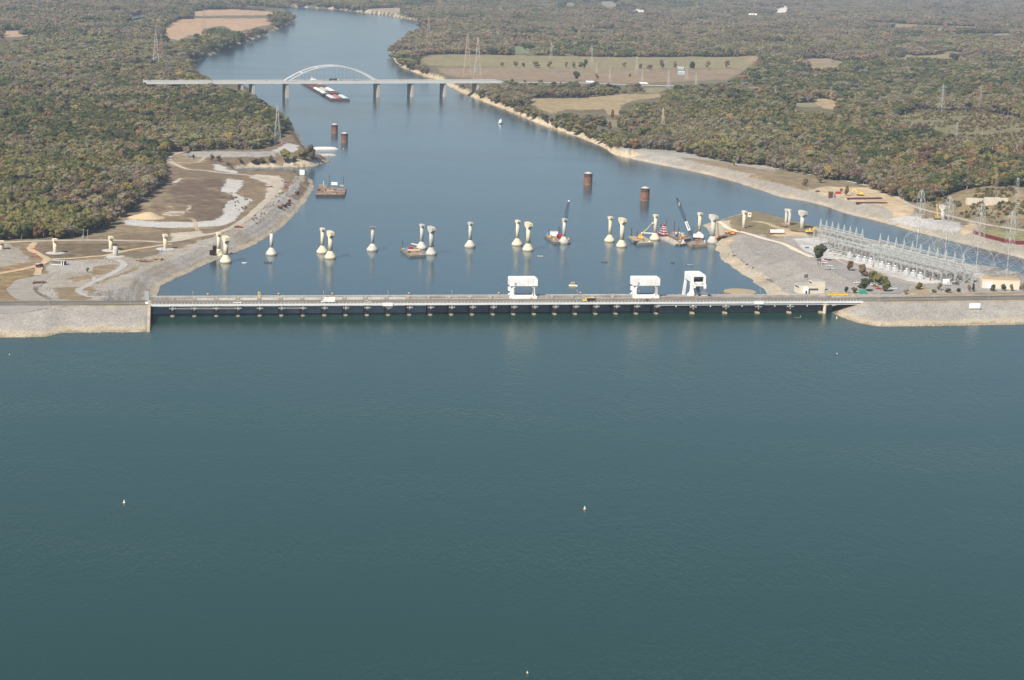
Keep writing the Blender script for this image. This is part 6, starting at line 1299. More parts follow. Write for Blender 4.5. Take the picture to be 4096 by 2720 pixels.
def gantry_row(label, px0, px1, n):
    (a0, b0), (a1, b1) = yl(px0), yl(px1); p0 = SY + YD * a0 + YN * b0; p1 = SY + YD * a1 + YN * b1; d_ = p1 - p0; L = float(np.linalg.norm(d_)); rz = math.atan2(d_[1], d_[0])
    o = thing('switchyard_gantry', label, 'switchyard gantry', (p0[0], p0[1], -4.0), rz)
    for i in range(n): inst('lattice_peak', me_peak, o, (L * i / (n - 1), 0, 0))
    b_ = inst('truss_beam', truss(L, 1.5, 1.2, n * 3, GALV, 'truss_beam'), o, (0, 0, 12.6))
    mb = MB()
    for i in range((n - 1) * 3): x = L * (i + .5) / ((n - 1) * 3); mb.cyl((x, 0, 10.6), (x, 0, 12.6), .13, n=5)
    mb.build('insulator_string', mat('brown_porcelain', (.16, .10, .07), .4, .1, 1), o)
    return o, p0, L, rz
gantry_row('left row of eight lattice peaks at the back of the switchyard', Z8(598, 598), Z8(955, 690), 8)
gantry_row('long right row of lattice peaks at the back of the switchyard', Z8(1108, 733), Z8(1822, 916), 11)
mb = MB(); cw = .55
for a_, b2 in zip(range(0, 9, 2), range(2, 11, 2)):
    for i in range(4):
        k_ = lambda z, i: Vector((cw * (1, 1, -1, -1)[i], cw * (1, -1, -1, 1)[i], z)); mb.bar(k_(a_, i), k_(b2, i), .18); mb.bar(k_(a_, i), k_(b2, (i + 1) % 4), .11)
me_colm = mb.mesh('lattice_column', GALV)
def bus_row(label, px0, px1, n, h=9.0, depth=9.0):
    (a0, b0), (a1, b1) = yl(px0), yl(px1); p0 = SY + YD * a0 + YN * b0; p1 = SY + YD * a1 + YN * b1; d_ = p1 - p0; L = float(np.linalg.norm(d_)); rz = math.atan2(d_[1], d_[0])
    o = thing('bus_structure', label, 'bus structure', (p0[0], p0[1], -4.0), rz, 'low steel bus structures of the switchyard'); tb = truss(L, .9, .9, n * 3, GALV, 'truss_beam')
    for i in range(n):
        for y in (0, depth): inst('lattice_column', me_colm, o, (L * i / (n - 1), y, 0), 0, (1, 1, h / 10))
    for y in (0, depth): inst('truss_beam', tb, o, (0, y, h))
    tc = truss(depth, .7, .7, 5, GALV, 'cross_beam')
    for i in range(n): inst('cross_beam', tc, o, (L * i / (n - 1), 0, h), math.pi / 2)
    mb = MB()
    for i in range((n - 1) * 3):
        x = L * (i + .5) / ((n - 1) * 3)
        for y in (1.5, depth / 2, depth - 1.5): mb.cyl((x, y, h - 1.9), (x, y, h), .12, n=5)
    mb.build('insulator', mat('grey_porcelain', (.33, .33, .32), .4, .1, 1), o)
    mb = MB()
    for y in (1.5, depth / 2, depth - 1.5): mb.cyl((0, y, h - 1.9), (L, y, h - 1.9), .09, n=5)
    mb.build('bus_bar', STEEL, o); return o
for k, (q0, q1, n, h) in enumerate((((545, 612), (1030, 735), 8, 11.5), ((600, 640), (1060, 762), 8, 8.5), ((760, 700), (1100, 790), 6, 7.5), ((1060, 752), (1900, 968), 12, 10.5), ((1000, 758), (1840, 975), 12, 8.5), ((1060, 795), (1760, 975), 11, 9.5), ((1100, 825), (1640, 965), 9, 7.5))):
    bus_row('low steel bus structure in the switchyard, %s' % ['back left row', 'second left row', 'front left row', 'back right row', 'second right row', 'third right row', 'front right row'][k], Z8(*q0), Z8(*q1), n, h)
tr0 = None
for k, (x, y) in enumerate(((858, 758), (932, 784), (985, 798), (1037, 812), (1135, 842), (1190, 858), (1245, 876), (1345, 902), (1403, 918), (1462, 936))):
    p = P(Z8(x, y), -4.0); lab = 'white power transformer in the switchyard row, %s from the left' % ordn[k]
    if tr0 is None:
        tr0 = thing('power_transformer', lab, 'transformer', p, YANG, 'white transformers along the front of the switchyard')
        MB().box((0, 0, 2.2), (3.6, 3.0, 3.8)).build('tank', mat('transformer_white', (.62, .64, .65), .5, .05, .5), tr0)
        for s in (-1, 1):
            mb = MB()
            for i in range(6): mb.box((-1.4 + i * .56, s * 1.75, 2.2), (.2, .7, 3.0))
            mb.build('radiator', mat('transformer_white', (.62, .64, .65)), tr0)
        MB().cyl((-1.3, 0, 5.2), (1.3, 0, 5.2), .55, n=12).build('conservator', mat('transformer_white', (.62, .64, .65)), tr0)
        for x_ in (-1.1, 0, 1.1): MB().lathe([(.26, 0), (.3, .4), (.18, .6), (.26, 1.0), (.16, 1.3), (.2, 1.7), (.08, 2.2)], 8, (x_, .8, 4.1)).build('bushing', mat('brown_porcelain', (.16, .10, .07)), tr0)
        MB().box((0, 0, .15), (4.4, 4.4, .5)).build('plinth', CONC_L, tr0)
    else: dup(tr0, p, YANG, lab, 1.0 if k else 1.0)
bk0 = None; R = random.Random(5); cnt = 0
for row, (q0, q1, n) in enumerate((((650, 655), (1040, 752), 11), ((700, 690), (1060, 778), 9), ((1090, 772), (1800, 955), 17), ((1120, 800), (1720, 952), 15), ((1180, 830), (1660, 955), 12), ((1560, 900), (1870, 950), 9))):
    for i in range(n):
        t = (i + R.uniform(.3, .7)) / n; p = P(Z8(q0[0] + (q1[0] - q0[0]) * t, q0[1] + (q1[1] - q0[1]) * t), -4.0)
        lab = 'grey circuit breaker set, %s from the left in the %s breaker row' % ((ordn + ['sixteenth', 'seventeenth'])[i], ['back left', 'front left', 'back right', 'middle right', 'front right', 'far right end'][row])
        if bk0 is None:
            bk0 = thing('circuit_breaker', lab, 'circuit breaker', p, YANG, 'circuit breakers in the switchyard')
            for x_ in (-1.3, 0, 1.3):
                MB().cyl((x_, 0, .8), (x_, 0, 2.4), .42, n=9).build('tank', STEEL, bk0)
                for s in (-1, 1): MB().cyl((x_, s * .25, 2.3), (x_, s * .8, 4.4), .17, .1, 6).build('bushing', mat('brown_porcelain', (.16, .10, .07)), bk0)
            MB().box((0, 0, .4), (3.6, 1.0, .8)).build('frame', STEELD, bk0)
        else: dup(bk0, p, YANG + R.choice((0, 0, math.pi / 2)), lab, R.uniform(.85, 1.15))
o = thing('yard_fence', 'chain link fence along the front of the switchyard', 'fence', SY, 0)
fl = [P(Z8(x, y), -4.0) for x, y in ((375, 600), (465, 690), (650, 762), (1000, 872), (1410, 988), (1560, 1000), (1990, 985))]
for a_, b2 in zip(fl[:-1], fl[1:]):
    n = max(2, int(np.linalg.norm(b2 - a_) / 4))
    for i in range(n): q = a_ + (b2 - a_) * (i / n) - SY; MB().box((q[0], q[1], 1.1), (.09, .09, 2.2)).build('post', STEEL, o)
    for z in (.3, 1.2, 2.1): q0, q1 = a_ - SY, b2 - SY; MB().bar((q0[0], q0[1], z), (q1[0], q1[1], z), .07).build('wire', STEEL, o)
for k, (x, y, m) in enumerate(((1057, 835, RED), (1548, 950, RED))): o = thing('hydrant_box', 'red hose cabinet by the switchyard fence, %s' % ('left' if k == 0 else 'right'), 'cabinet', ground(Z8(x, y)), 0); MB().box((0, 0, .9), (.9, .7, 1.8)).build('case', m, o); MB().box((0, 0, 1.9), (1.1, .9, .15)).build('roof', m, o)
o = thing('blue_skip', 'blue tarpaulin covered skip on the switchyard gravel', 'skip', ground(Z8(490, 672)), .1); MB().box((0, 0, .6), (3.4, 2.2, 1.2)).build('body', mat('dull_blue', (.10, .16, .33), .7, .1, .6), o); MB().box((0, 0, 1.25), (3.6, 2.4, .12)).build('cover', mat('dull_blue', (.10, .16, .33)), o)

# ------------------------------------------------------------------ pylons
PYM = {}
def pylon_mesh(kind, m):
    if (kind, m.name) in PYM: return PYM[(kind, m.name)]
    mb = MB()
    H_ = 40.0; prof = {'river': [(0, 3.9), (8, 3.0), (16, 2.2), (24, 1.5), (32, 1.0), (38, .7), (40, .4)], 'slim': [(0, 2.6), (6, 1.9), (12, 1.5), (18, 1.3), (24, 1.15), (30, 1.0), (36, .8), (40, .5)], 'std': [(0, 4.2), (7, 3.2), (14, 2.3), (21, 1.5), (27, 1.1), (33, 1.0), (38, .8), (40, .15)], 'wide': [(0, 8.5), (7, 6.9), (13, 5.2), (18, 2.6), (23, 1.9), (28, 1.8), (34, 1.6), (38, 1.2), (40, .4)]}[kind]
    th = {'river': .20, 'std': .22, 'wide': .15, 'slim': .085}[kind]
    for (z0, w0), (z1, w1) in zip(prof[:-1], prof[1:]):
        P0 = [Vector((w0 * a, w0 * b, z0)) for a, b in ((1, 1), (1, -1), (-1, -1), (-1, 1))]; P1 = [Vector((w1 * a, w1 * b, z1)) for a, b in ((1, 1), (1, -1), (-1, -1), (-1, 1))]
        for i in range(4): j = (i + 1) % 4; mb.bar(P0[i], P1[i], th); mb.bar(P0[i], P1[j], th * .6); mb.bar(P0[j], P1[i], th * .6); mb.bar(P1[i], P1[j], th * .6)
    body = mb.mesh('lattice_body', m); arms = []
    spec = {'river': [], 'slim': [], 'std': [(27, 6), (31.5, 7.5), (36, 5)], 'wide': [(26, 7), (31, 9), (36, 6)]}[kind]
    mb = MB()
    for z, L in spec:
        for s in (-1, 1):
            for yy in (-.8, .8): mb.bar((s * .8, yy, z), (s * L, 0, z + .3), th * .7); mb.bar((s * .8, yy, z + 1.6), (s * L, 0, z + .3), th * .6)
            mb.bar((s * L, 0, z + .3), (s * L, 0, z - 1.6), th * .9)
    am = mb.mesh('crossarm', m) if spec else None
    PYM[(kind, m.name)] = (body, am); return PYM[(kind, m.name)]
def pylon(label, base, top, kind='std', m=PYL, rz=.3, bands=None, group=None, z0=None):
    p = ground(base) if z0 is None else P(base, z0); h = (base[1] - top[1]) / (scl(p) * .975)
    o = thing('transmission_tower', label, 'pylon', p, rz, group); b_, a_ = pylon_mesh(kind, m); k = h / 40.0
    inst('lattice_body', b_, o, (0, 0, 0), 0, (k, k, k))
    if a_: inst('crossarm', a_, o, (0, 0, 0), 0, (k, k, k))
    else: MB().box((0, 0, h * .99), (1.4, 1.4, h * .03)).build('tower_head', m, o)
    return o
def banded(label, base, top, rz=.3):
    o = pylon(label, base, top, 'river', PYL, rz); p = o.location; h = (base[1] - top[1]) / (scl(np.array(p)) * .975); k = h / 40
    for z0, z1, w0, w1 in ((0, 8, 3.9, 3.0), (16, 24, 2.2, 1.5), (32, 38, 1.0, .7)):
        mb = MB()
        for a, b in ((1, 1), (1, -1), (-1, -1), (-1, 1)): mb.bar((w0 * a * k, w0 * b * k, z0 * k), (w1 * a * k, w1 * b * k, z1 * k), .5)
        mb.build('red_band', PYLR, o)
    return o
banded('tall red and white river crossing pylon in the woods at left', Z1(1340, 592), Z1(1338, 268))
pylon('rusty second pylon close behind the tall banded one at left', Z1(1385, 540), Z1(1385, 300), 'river', mat('pylon_rusty', (.36, .27, .21), .7, .1, .3), .2)
pylon('tall thin rusty pylon in the left tan field', Z1(1750, 325), Z1(1750, 85), 'river', mat('pylon_rusty', (.36, .27, .21)), .1)
pylon('grey steel pylon on the left shore above the jetties', Z2(235, 1240), Z2(228, 912), 'river', PYL, .35)
banded('tall red and white river crossing pylon at the right end of the arch bridge', Z2(1950, 700), Z2(1949, 335), .2)
pylon('dark rusty pylon close left of the banded pylon by the arch bridge', Z2(1862, 662), Z2(1860, 305), 'river', mat('pylon_rusty', (.36, .27, .21)), .2)
pylon('thin far pylon at the river bend on the right bank', Z2(1532, 372), Z2(1535, 150), 'river', mat('pylon_rusty', (.36, .27, .21)), .2)
pylon('pale yellow pylon in the right bank wood above the sandy shore', Z3(1393, 1142), Z3(1397, 932), 'river', PYLY, .4)
GF = 'grey pylons in the right bank fields'
for lab, x, b_, t in (('grey pylon at the far edge of the green field, leftmost', 440, 490, 370), ('grey pylon in the green field left of the tall dark tree', 787, 557, 425), ('grey pylon standing in mid brown field', 1172, 632, 487), ('grey pylon in the brown field near the interstate, left of two', 827, 642, 540), ('grey pylon in the brown field near the interstate, right of two', 943, 697, 580), ('grey pylon just behind the right white semi truck', 1220, 712, 600), ('grey pylon on the near side of the interstate at right', 1443, 778, 610), ('grey pylon beside the blue barns', 1600, 687, 570), ('grey pylon at the edge of the wood right of the interstate', 1678, 792, 635), ('small grey pylon on top of the wooded hill', 2122, 708, 625)):
    pylon(lab, Z3(x, b_), Z3(x, t), 'std', PYL, .4, None, GF)
GH = 'pylons on the right wooded hills'
for lab, x, b_, t, m in (('grey pylon in the wood right of the blue barns', 215, 865, 735, PYL), ('brown pylon in the small tan clearing', 690, 892, 745, mat('pylon_rusty', (.36, .27, .21))), ('broad pale pylon at the top of the scrub slope', 1645, 962, 730, PYL), ('thin rusty pylon right of the broad pale one', 1970, 942, 740, mat('pylon_rusty', (.36, .27, .21))), ('grey pylon in the middle of the scrub slope', 1770, 1222, 1050, PYL), ('grey pylon low on the scrub slope at the right edge', 2285, 1367, 1245, PYL), ('tan pylon low on the scrub slope left of the edge one', 2078, 1362, 1262, PYLY)):
    pylon(lab, Z4(x, b_), Z4(x, t), 'std', m, .5, None, GH)
for k, (x, b_, h) in enumerate(((1325, 1102, 26), (1990, 1212, 17), (2148, 1192, 10), (2212, 1032, 18))): pole('pale wooden pole on the right scrub hill, %s' % ['leftmost, tall', 'second from the right, tall', 'short, near the right edge', 'standing by the autumn trees'][k], Z4(x, b_), h)
GW = 'large lattice towers at the right end of the switchyard'
for lab, x, b_, t in (('large lattice tower behind the switchyard, leftmost of four', 1432, 770, 185), ('large lattice tower behind the switchyard, second of four', 1672, 838, 240), ('large lattice tower at the switchyard end, third of four', 1942, 915, 300), ('large lattice tower at the switchyard end, rightmost of four', 2205, 935, 360)):
    pylon(lab, Z8(x, b_), Z8(x, t), 'wide', PYL, .5, None, GW, z0=-4.0)
pylon('tall rusty pylon on the far channel bank, left of the tallest pale one', Z8(2085, 495), Z8(2098, 45), 'slim', mat('pylon_rusty', (.36, .27, .21)), .4)
pylon('tallest pale pylon on the far channel bank near the right photo edge', Z8(2268, 512), Z8(2282, 78), 'slim', PYL, .4)
# ------------------------------------------------------------------ trees
def leafmat(name, c, hue=.012, var=.30):
    m = bpy.data.materials.new(name); m.use_nodes = True; nt = m.node_tree; N = nt.nodes; Lk = nt.links; b = N['Principled BSDF']
    b.inputs['Roughness'].default_value = .85; b.inputs['Specular IOR Level'].default_value = .15
    oi = N.new('ShaderNodeObjectInfo'); geo = N.new('ShaderNodeNewGeometry'); n = N.new('ShaderNodeTexNoise'); n.inputs['Scale'].default_value = .55; n.inputs['Detail'].default_value = 3; Lk.new(geo.outputs['Position'], n.inputs['Vector'])
    r1 = N.new('ShaderNodeMapRange'); r1.inputs[3].default_value = 1 - var; r1.inputs[4].default_value = 1 + var; Lk.new(oi.outputs['Random'], r1.inputs[0])
    r2 = N.new('ShaderNodeMapRange'); r2.inputs[1].default_value = .3; r2.inputs[2].default_value = .7; r2.inputs[3].default_value = .72; r2.inputs[4].default_value = 1.28; Lk.new(n.outputs[0], r2.inputs[0])
    mu = N.new('ShaderNodeMath'); mu.operation = 'MULTIPLY'; Lk.new(r1.outputs[0], mu.inputs[0]); Lk.new(r2.outputs[0], mu.inputs[1])
    wn_ = N.new('ShaderNodeTexWhiteNoise'); wn_.noise_dimensions = '1D'; Lk.new(oi.outputs['Random'], wn_.inputs['W'])
    rh = N.new('ShaderNodeMapRange'); rh.inputs[3].default_value = .5 - hue; rh.inputs[4].default_value = .5 + hue; Lk.new(wn_.outputs['Value'], rh.inputs[0])
    hs = N.new('ShaderNodeHueSaturation'); hs.inputs['Color'].default_value = (*c, 1); Lk.new(rh.outputs[0], hs.inputs['Hue']); Lk.new(mu.outputs[0], hs.inputs['Value'])
    Lk.new(hs.outputs[0], b.inputs['Base Color']); MATS[name] = m
    if not name.startswith('stone'):
        tl = N.new('ShaderNodeBsdfTranslucent'); Lk.new(hs.outputs[0], tl.inputs['Color']); ms = N.new('ShaderNodeMixShader'); ms.inputs[0].default_value = .42; Lk.new(b.outputs[0], ms.inputs[1]); Lk.new(tl.outputs[0], ms.inputs[2]); Lk.new(ms.outputs[0], N['Material Output'].inputs['Surface'])
    return m
LEAF = {'green': leafmat('leaf_green', (.118, .130, .045)), 'dark': leafmat('leaf_dark_green', (.070, .086, .036)), 'olive': leafmat('leaf_olive', (.212, .186, .070)), 'sage': leafmat('leaf_sage', (.240, .222, .118)),
        'yellow': leafmat('leaf_yellow', (.30, .225, .078)), 'rust': leafmat('leaf_rust', (.255, .155, .078)), 'maroon': leafmat('leaf_maroon', (.175, .105, .072)), 'grey': leafmat('twig_grey', (.280, .236, .176), .015), 'brown': leafmat('leaf_brown', (.245, .188, .112))}
BARK = mat('bark', (.24, .20, .165), .95, .25, .8); BARKP = mat('pale_bark', (.46, .42, .36), .95, .2, .8)
KINDS_ = list(LEAF)
import bmesh
_bm = bmesh.new(); bmesh.ops.create_icosphere(_bm, subdivisions=2, radius=1.0); _bm.verts.ensure_lookup_table()
ICO_V = np.array([v.co[:] for v in _bm.verts]); ICO_F = [[v.index for v in f.verts] for f in _bm.faces]; _bm.free()
_bm = bmesh.new(); bmesh.ops.create_icosphere(_bm, subdivisions=1, radius=1.0); _bm.verts.ensure_lookup_table()
ICL_V = np.array([v.co[:] for v in _bm.verts]); ICL_F = [[v.index for v in f.verts] for f in _bm.faces]; _bm.free()
def crown(seed, H_, R_, n, leaf, bare=False, conic=False, low=False):
    g = np.random.default_rng(seed); nl = 8 if not bare else 6; lob = []
    for k in range(nl):
        a = g.uniform(0, 2 * math.pi); rr = R_ * g.uniform(.25, .62) * (0 if k == 0 else 1); z = H_ * ((g.uniform(.5, .76) if k % 2 else g.uniform(.28, .5)) if k else .80)
        if conic: z = H_ * (.3 + .6 * k / nl); rr = R_ * .2 * g.uniform(0, 1)
        lob.append((rr * math.cos(a), rr * math.sin(a), z, R_ * (g.uniform(.42, .62) if not conic else (.85 - .6 * k / nl)), H_ * g.uniform(.15, .22)))
    V = np.zeros((n * 4, 3)); 
    L = np.array([lob[i] for i in g.integers(0, nl, n)])
    d = g.normal(size=(n, 3)); d[:, 2] = np.abs(d[:, 2]) * .9 - .25; d /= np.linalg.norm(d, axis=1)[:, None]
    rad = g.uniform(.72, 1.08, n) if not bare else g.uniform(.35, 1.1, n)
    c = L[:, :3] + d * np.stack([L[:, 3], L[:, 3], L[:, 4]], 1) * rad[:, None]
    c[:, 2] = np.maximum(c[:, 2], H_ * .10)
    nrm = d + g.normal(size=(n, 3)) * (.45 if not bare else .8); nrm /= np.linalg.norm(nrm, axis=1)[:, None]
    t = np.cross(nrm, g.normal(size=(n, 3))); t /= np.linalg.norm(t, axis=1)[:, None]; b_ = np.cross(nrm, t); s = leaf * g.uniform(.6, 1.35, n)[:, None]
    if bare: e = s * .22
    else: e = s * .8
    V[0::4] = c - t * s - b_ * e; V[1::4] = c + t * s - b_ * e * .7; V[2::4] = c + t * s * .7 + b_ * e; V[3::4] = c - t * s * .8 + b_ * e
    F = np.arange(n * 4).reshape(n, 4).tolist()
    iv, if_ = (ICO_V, ICO_F) if not low else (ICL_V, ICL_F); Vs = [V]; off = len(V); kk = .86 if not bare else .62
    for (lx, ly, lz, lr, lh) in lob:
        q = iv * (1 + (g.uniform(-.17, .17, len(iv)))[:, None]); Vs.append(np.stack([lx + q[:, 0] * lr * kk, ly + q[:, 1] * lr * kk, np.maximum(lz + q[:, 2] * lh * kk * 1.1, H_ * .08)], 1)); F += [[i + off for i in f] for f in if_]; off += len(iv)
    return np.concatenate(Vs), F
def trunk(mb, seed, H_, R_, limbs=4):
    R = random.Random(seed); z1 = H_ * .62; pr = [(0, 0, -.6), (R.uniform(-.2, .2), R.uniform(-.2, .2), H_ * .3), (R.uniform(-.4, .4), R.uniform(-.4, .4), z1)]; r = H_ * .018
    mb.cyl(pr[0], pr[1], r * 1.3, r, 6); mb.cyl(pr[1], pr[2], r, r * .5, 6)
    for k in range(limbs): a = R.uniform(0, 6.28); z = H_ * R.uniform(.28, .55); mb.cyl((0, 0, z), (math.cos(a) * R_ * .6, math.sin(a) * R_ * .6, z + H_ * R.uniform(.15, .32)), r * .6, r * .2, 4)
def raw_mesh(name, parts):
    Vs, Fs, mi, mats_ = [], [], [], []; o = 0
    for V, F, m in parts:
        V = np.asarray(V, float); Vs.append(V); Fs += [tuple(int(i) + o for i in f) for f in F]; mi += [len(mats_)] * len(F); mats_.append(m); o += len(V)
    me_ = bpy.data.meshes.new(name); me_.from_pydata(np.concatenate(Vs).tolist(), [], Fs)
    for m in mats_: me_.materials.append(m)
    me_.polygons.foreach_set('material_index', mi); me_.update(); return me_
NSH = 4; CROWN_ME, TRUNK_ME = {}, {}
TH, TR = 14.0, 6.0
for sh in range(NSH):
    for kd in KINDS_:
        bare = kd == 'grey'; V, F = crown(100 + sh * 7 + (50 if bare else 0), TH, TR * (.85 + .1 * sh), 200 if not bare else 380, .85 if not bare else 1.0, bare)
        CROWN_ME[(sh, kd)] = raw_mesh('crown', [(V, F, LEAF[kd])])
    for pale in (0, 1): mb = MB(); trunk(mb, 40 + sh, TH, TR, 5); TRUNK_ME[(sh, pale)] = mb.mesh('trunk', BARKP if pale else BARK)
Vc, Fc = crown(77, TH, TR * .72, 300, .85, False, True); CROWN_ME[('cone', 'dark')] = raw_mesh('crown', [(Vc, Fc, LEAF['dark'])])
for kd in ('rust', 'green', 'brown'): CROWN_ME[('cone', kd)] = raw_mesh('crown', [(Vc, Fc, LEAF[kd])])
def tree(label, loc, h, kd, sh=0, group=None, wide=1.0, pale=None):
    o = thing('tree', label, 'tree', (loc[0], loc[1], loc[2] - .1), random.Random(int(loc[0] * 7 + loc[1])).uniform(0, 6.28), group); k = h / TH
    inst('crown', CROWN_ME[(sh, kd)], o, (0, 0, 0), 0, (k * wide, k * wide, k)); tsh = sh if sh != 'cone' else 0
    inst('trunk', TRUNK_ME[(tsh, (1 if kd in ('grey', 'yellow') else 0) if pale is None else pale)], o, (0, 0, 0), 0, (k, k, k)); return o
# lone trees, each described
LONE = [
 (Z8, 600, 785, 15, 'dark', 1, 1.15, 'big dark green tree beside the switchyard car park'), (Z8, 860, 868, 9.5, 'rust', 0, .9, 'rust brown round tree left of two in the car park island'), (Z8, 968, 915, 11, 'brown', 2, .9, 'brown half bare tree right of the rust one in the car park island'),
 (Z8, 1055, 968, 10.5, 'olive', 0, 1.1, 'olive tree at the back of the car park clump'), (Z8, 1100, 990, 10, 'olive', 3, 1.15, 'olive brown tree in the middle of the car park clump'), (Z8, 1150, 1012, 10, 'olive', 1, 1.1, 'olive tree right in the car park clump'), (Z8, 1168, 1045, 10, 'green', 2, 1.0, 'green tree nearest the road in the car park clump'),
 (Z8, 978, 1042, 11, 'dark', 3, 1.15, 'round dark green tree by the teal container'), (Z8, 825, 1055, 5.5, 'dark', 0, 1.0, 'small dark bush tree by the yellow beam'), (Z8, 890, 1058, 5, 'olive', 1, 1.5, 'low olive bush beside the round dark tree'), (Z8, 1450, 1025, 6, 'olive', 2, 1.2, 'small olive tree on the grass island'), (Z8, 1345, 1068, 4, 'brown', 1, 1.6, 'low brown bush beside the road at the car park end'), (Z8, 1625, 1035, 7, 'brown', 0, .9, 'small brown tree right of the grass island'),
 (Z8, 1580, 1055, 3.5, 'green', 2, 1.5, 'low green shrub along the road, leftmost of the hedge'), (Z8, 1700, 1052, 3.5, 'dark', 3, 1.8, 'dark hedge shrub along the road, left part'), (Z8, 1790, 1050, 3.5, 'dark', 1, 1.8, 'dark hedge shrub along the road, middle part'), (Z8, 1880, 1045, 5.5, 'rust', 1, .8, 'small red brown tree in the roadside hedge'), (Z8, 1917, 1045, 7, 'dark', 'cone', .8, 'small dark conifer in the roadside hedge'), (Z8, 2085, 1042, 6, 'green', 2, .9, 'small green tree in front of the white roller door'), (Z8, 2175, 1038, 6, 'green', 3, .9, 'small green tree in front of the warehouse middle'), (Z8, 2245, 1038, 6, 'sage', 0, .9, 'small pale green tree in front of the warehouse right end'), (Z8, 2340, 1035, 6, 'brown', 1, 1.0, 'brown bush at the right photo edge by the road'),
 (Z8, 470, 135, 9, 'brown', 2, 1.0, 'brown half bare tree on the right riprap bank'), (Z8, 610, 110, 10, 'brown', 1, 1.4, 'broad brown tree on the right bank above the work site'), (Z8, 828, 222, 12, 'yellow', 2, .6, 'narrow yellow brown tree on the work site'), (Z8, 785, 192, 5, 'brown', 0, 1.0, 'small brown tree beside the red container'),
 (Z3, 2005, 1425, 9, 'olive', 1, .8, 'small thin tree alone on the right riprap bank'),
 (Z1, 1612, 1350, 14, 'grey', 2, 1.1, 'bare grey tree inside the loop of the left gravel road'), (Z1, 1662, 1365, 6, 'dark', 0, .8, 'small dark tree beside the loop road'), (Z1, 1380, 1340, 12, 'brown', 1, 1.0, 'brown tree at the left road end by the wood'),
 (Z2, 300, 1400, 17, 'olive', 1, 1.15, 'tall olive tree on the left spit by the inlet'), (Z2, 440, 1368, 13, 'olive', 3, 1.2, 'broad olive tree in the middle of the left spit'), (Z2, 520, 1362, 18, 'brown', 2, .95, 'tall brown tree at the end of the left spit'), (Z2, 480, 1372, 12, 'olive', 0, 1.0, 'olive tree in front of the tall brown tree on the spit'), (Z2, 180, 1400, 9, 'sage', 1, 1.2, 'pale green bush tree on the spit, left part'), (Z2, 100, 1402, 8, 'olive', 2, 1.3, 'olive bush at the inlet shore, second from left'), (Z2, 30, 1408, 8, 'olive', 3, 1.3, 'olive bush at the inlet shore, leftmost'), (Z2, 385, 1392, 8, 'green', 1, 1.1, 'low green tree on the spit shore'), (Z1, 1955, 1425, 5, 'yellow', 2, 1.0, 'small yellow bush beside the white riprap'), (Z1, 1820, 1385, 9, 'grey', 1, 1.3, 'grey bush tree by the inlet at left'), (Z1, 1880, 1390, 8, 'olive', 3, 1.2, 'olive bush by the inlet at left'), (Z1, 2060, 1400, 7, 'olive', 0, 1.4, 'wide olive bush on the inlet bank'), (Z1, 2200, 1405, 8, 'grey', 2, 1.3, 'wide grey bush on the inlet bank'),
 (Z5, 755, 882, 4.5, 'olive', 1, .9, 'small olive bush on the grey gravel near the low brown building'),
 (Z3, 240, 970, 14, 'dark', 1, 1.2, 'dark green round tree on the sandy right bank'), (Z3, 500, 1055, 13, 'dark', 3, 1.1, 'dark green round tree right bank, lower of two'), (Z3, 350, 1010, 13, 'olive', 0, 1.0, 'olive tree between the two dark bank trees'), (Z3, 965, 1022, 15, 'rust', 'cone', .9, 'rust coloured pointed tree at the field corner'), (Z3, 940, 1120, 13, 'rust', 'cone', 1.1, 'rust pointed tree above the sandy bank'), (Z3, 1025, 1098, 11, 'green', 2, 1.0, 'green tree right of the rust pointed tree'),
]
for k, (x, y, h, kd, w) in enumerate(((15, 575, 9, 'brown', 1), (130, 578, 10, 'brown', 1.2), (200, 578, 8, 'olive', 1), (310, 580, 11, 'olive', 1.5), (425, 581, 11, 'brown', 1.2), (570, 585, 11, 'brown', .8), (632, 588, 11, 'olive', .8), (690, 585, 11, 'olive', 1), (732, 590, 16, 'dark', .8), (1070, 580, 9, 'olive', 1.2), (1205, 590, 9, 'olive', .9), (1285, 595, 8, 'brown', 1.6), (1385, 594, 17, 'brown', .75), (1500, 592, 14, 'brown', .8), (1650, 594, 13, 'dark', 1.0), (1783, 588, 14, 'brown', .75), (1950, 582, 13, 'rust', 1.0))):
    LONE.append((Z3, x, y, h, kd, k % 4, w, '%s tree in the row between green and brown field, %s from the left' % (kd if kd != 'dark' else 'dark green', (ordn + ['sixteenth', 'seventeenth'])[k])))
for k, (x, y, h, kd) in enumerate(((828, 678, 9, 'olive'), (650, 692, 14, 'dark'), (1640, 560 + 25, 0, ''), (1115, 660, 5, 'olive'))):
    if h: LONE.append((Z3, x, y, h, kd, k % 4, 1.1, ['olive bush alone in the brown field', 'dark green tree at the near edge of the brown field', '', 'small bush in the middle of the brown field'][k]))
for fn, x, y, h, kd, sh, w, lab in LONE: tree(lab, ground(fn(x, y)), h * (1.35 if 'in the row between' in lab or 'brown field' in lab else 1.0), kd, sh, 'lone trees', w * .85)
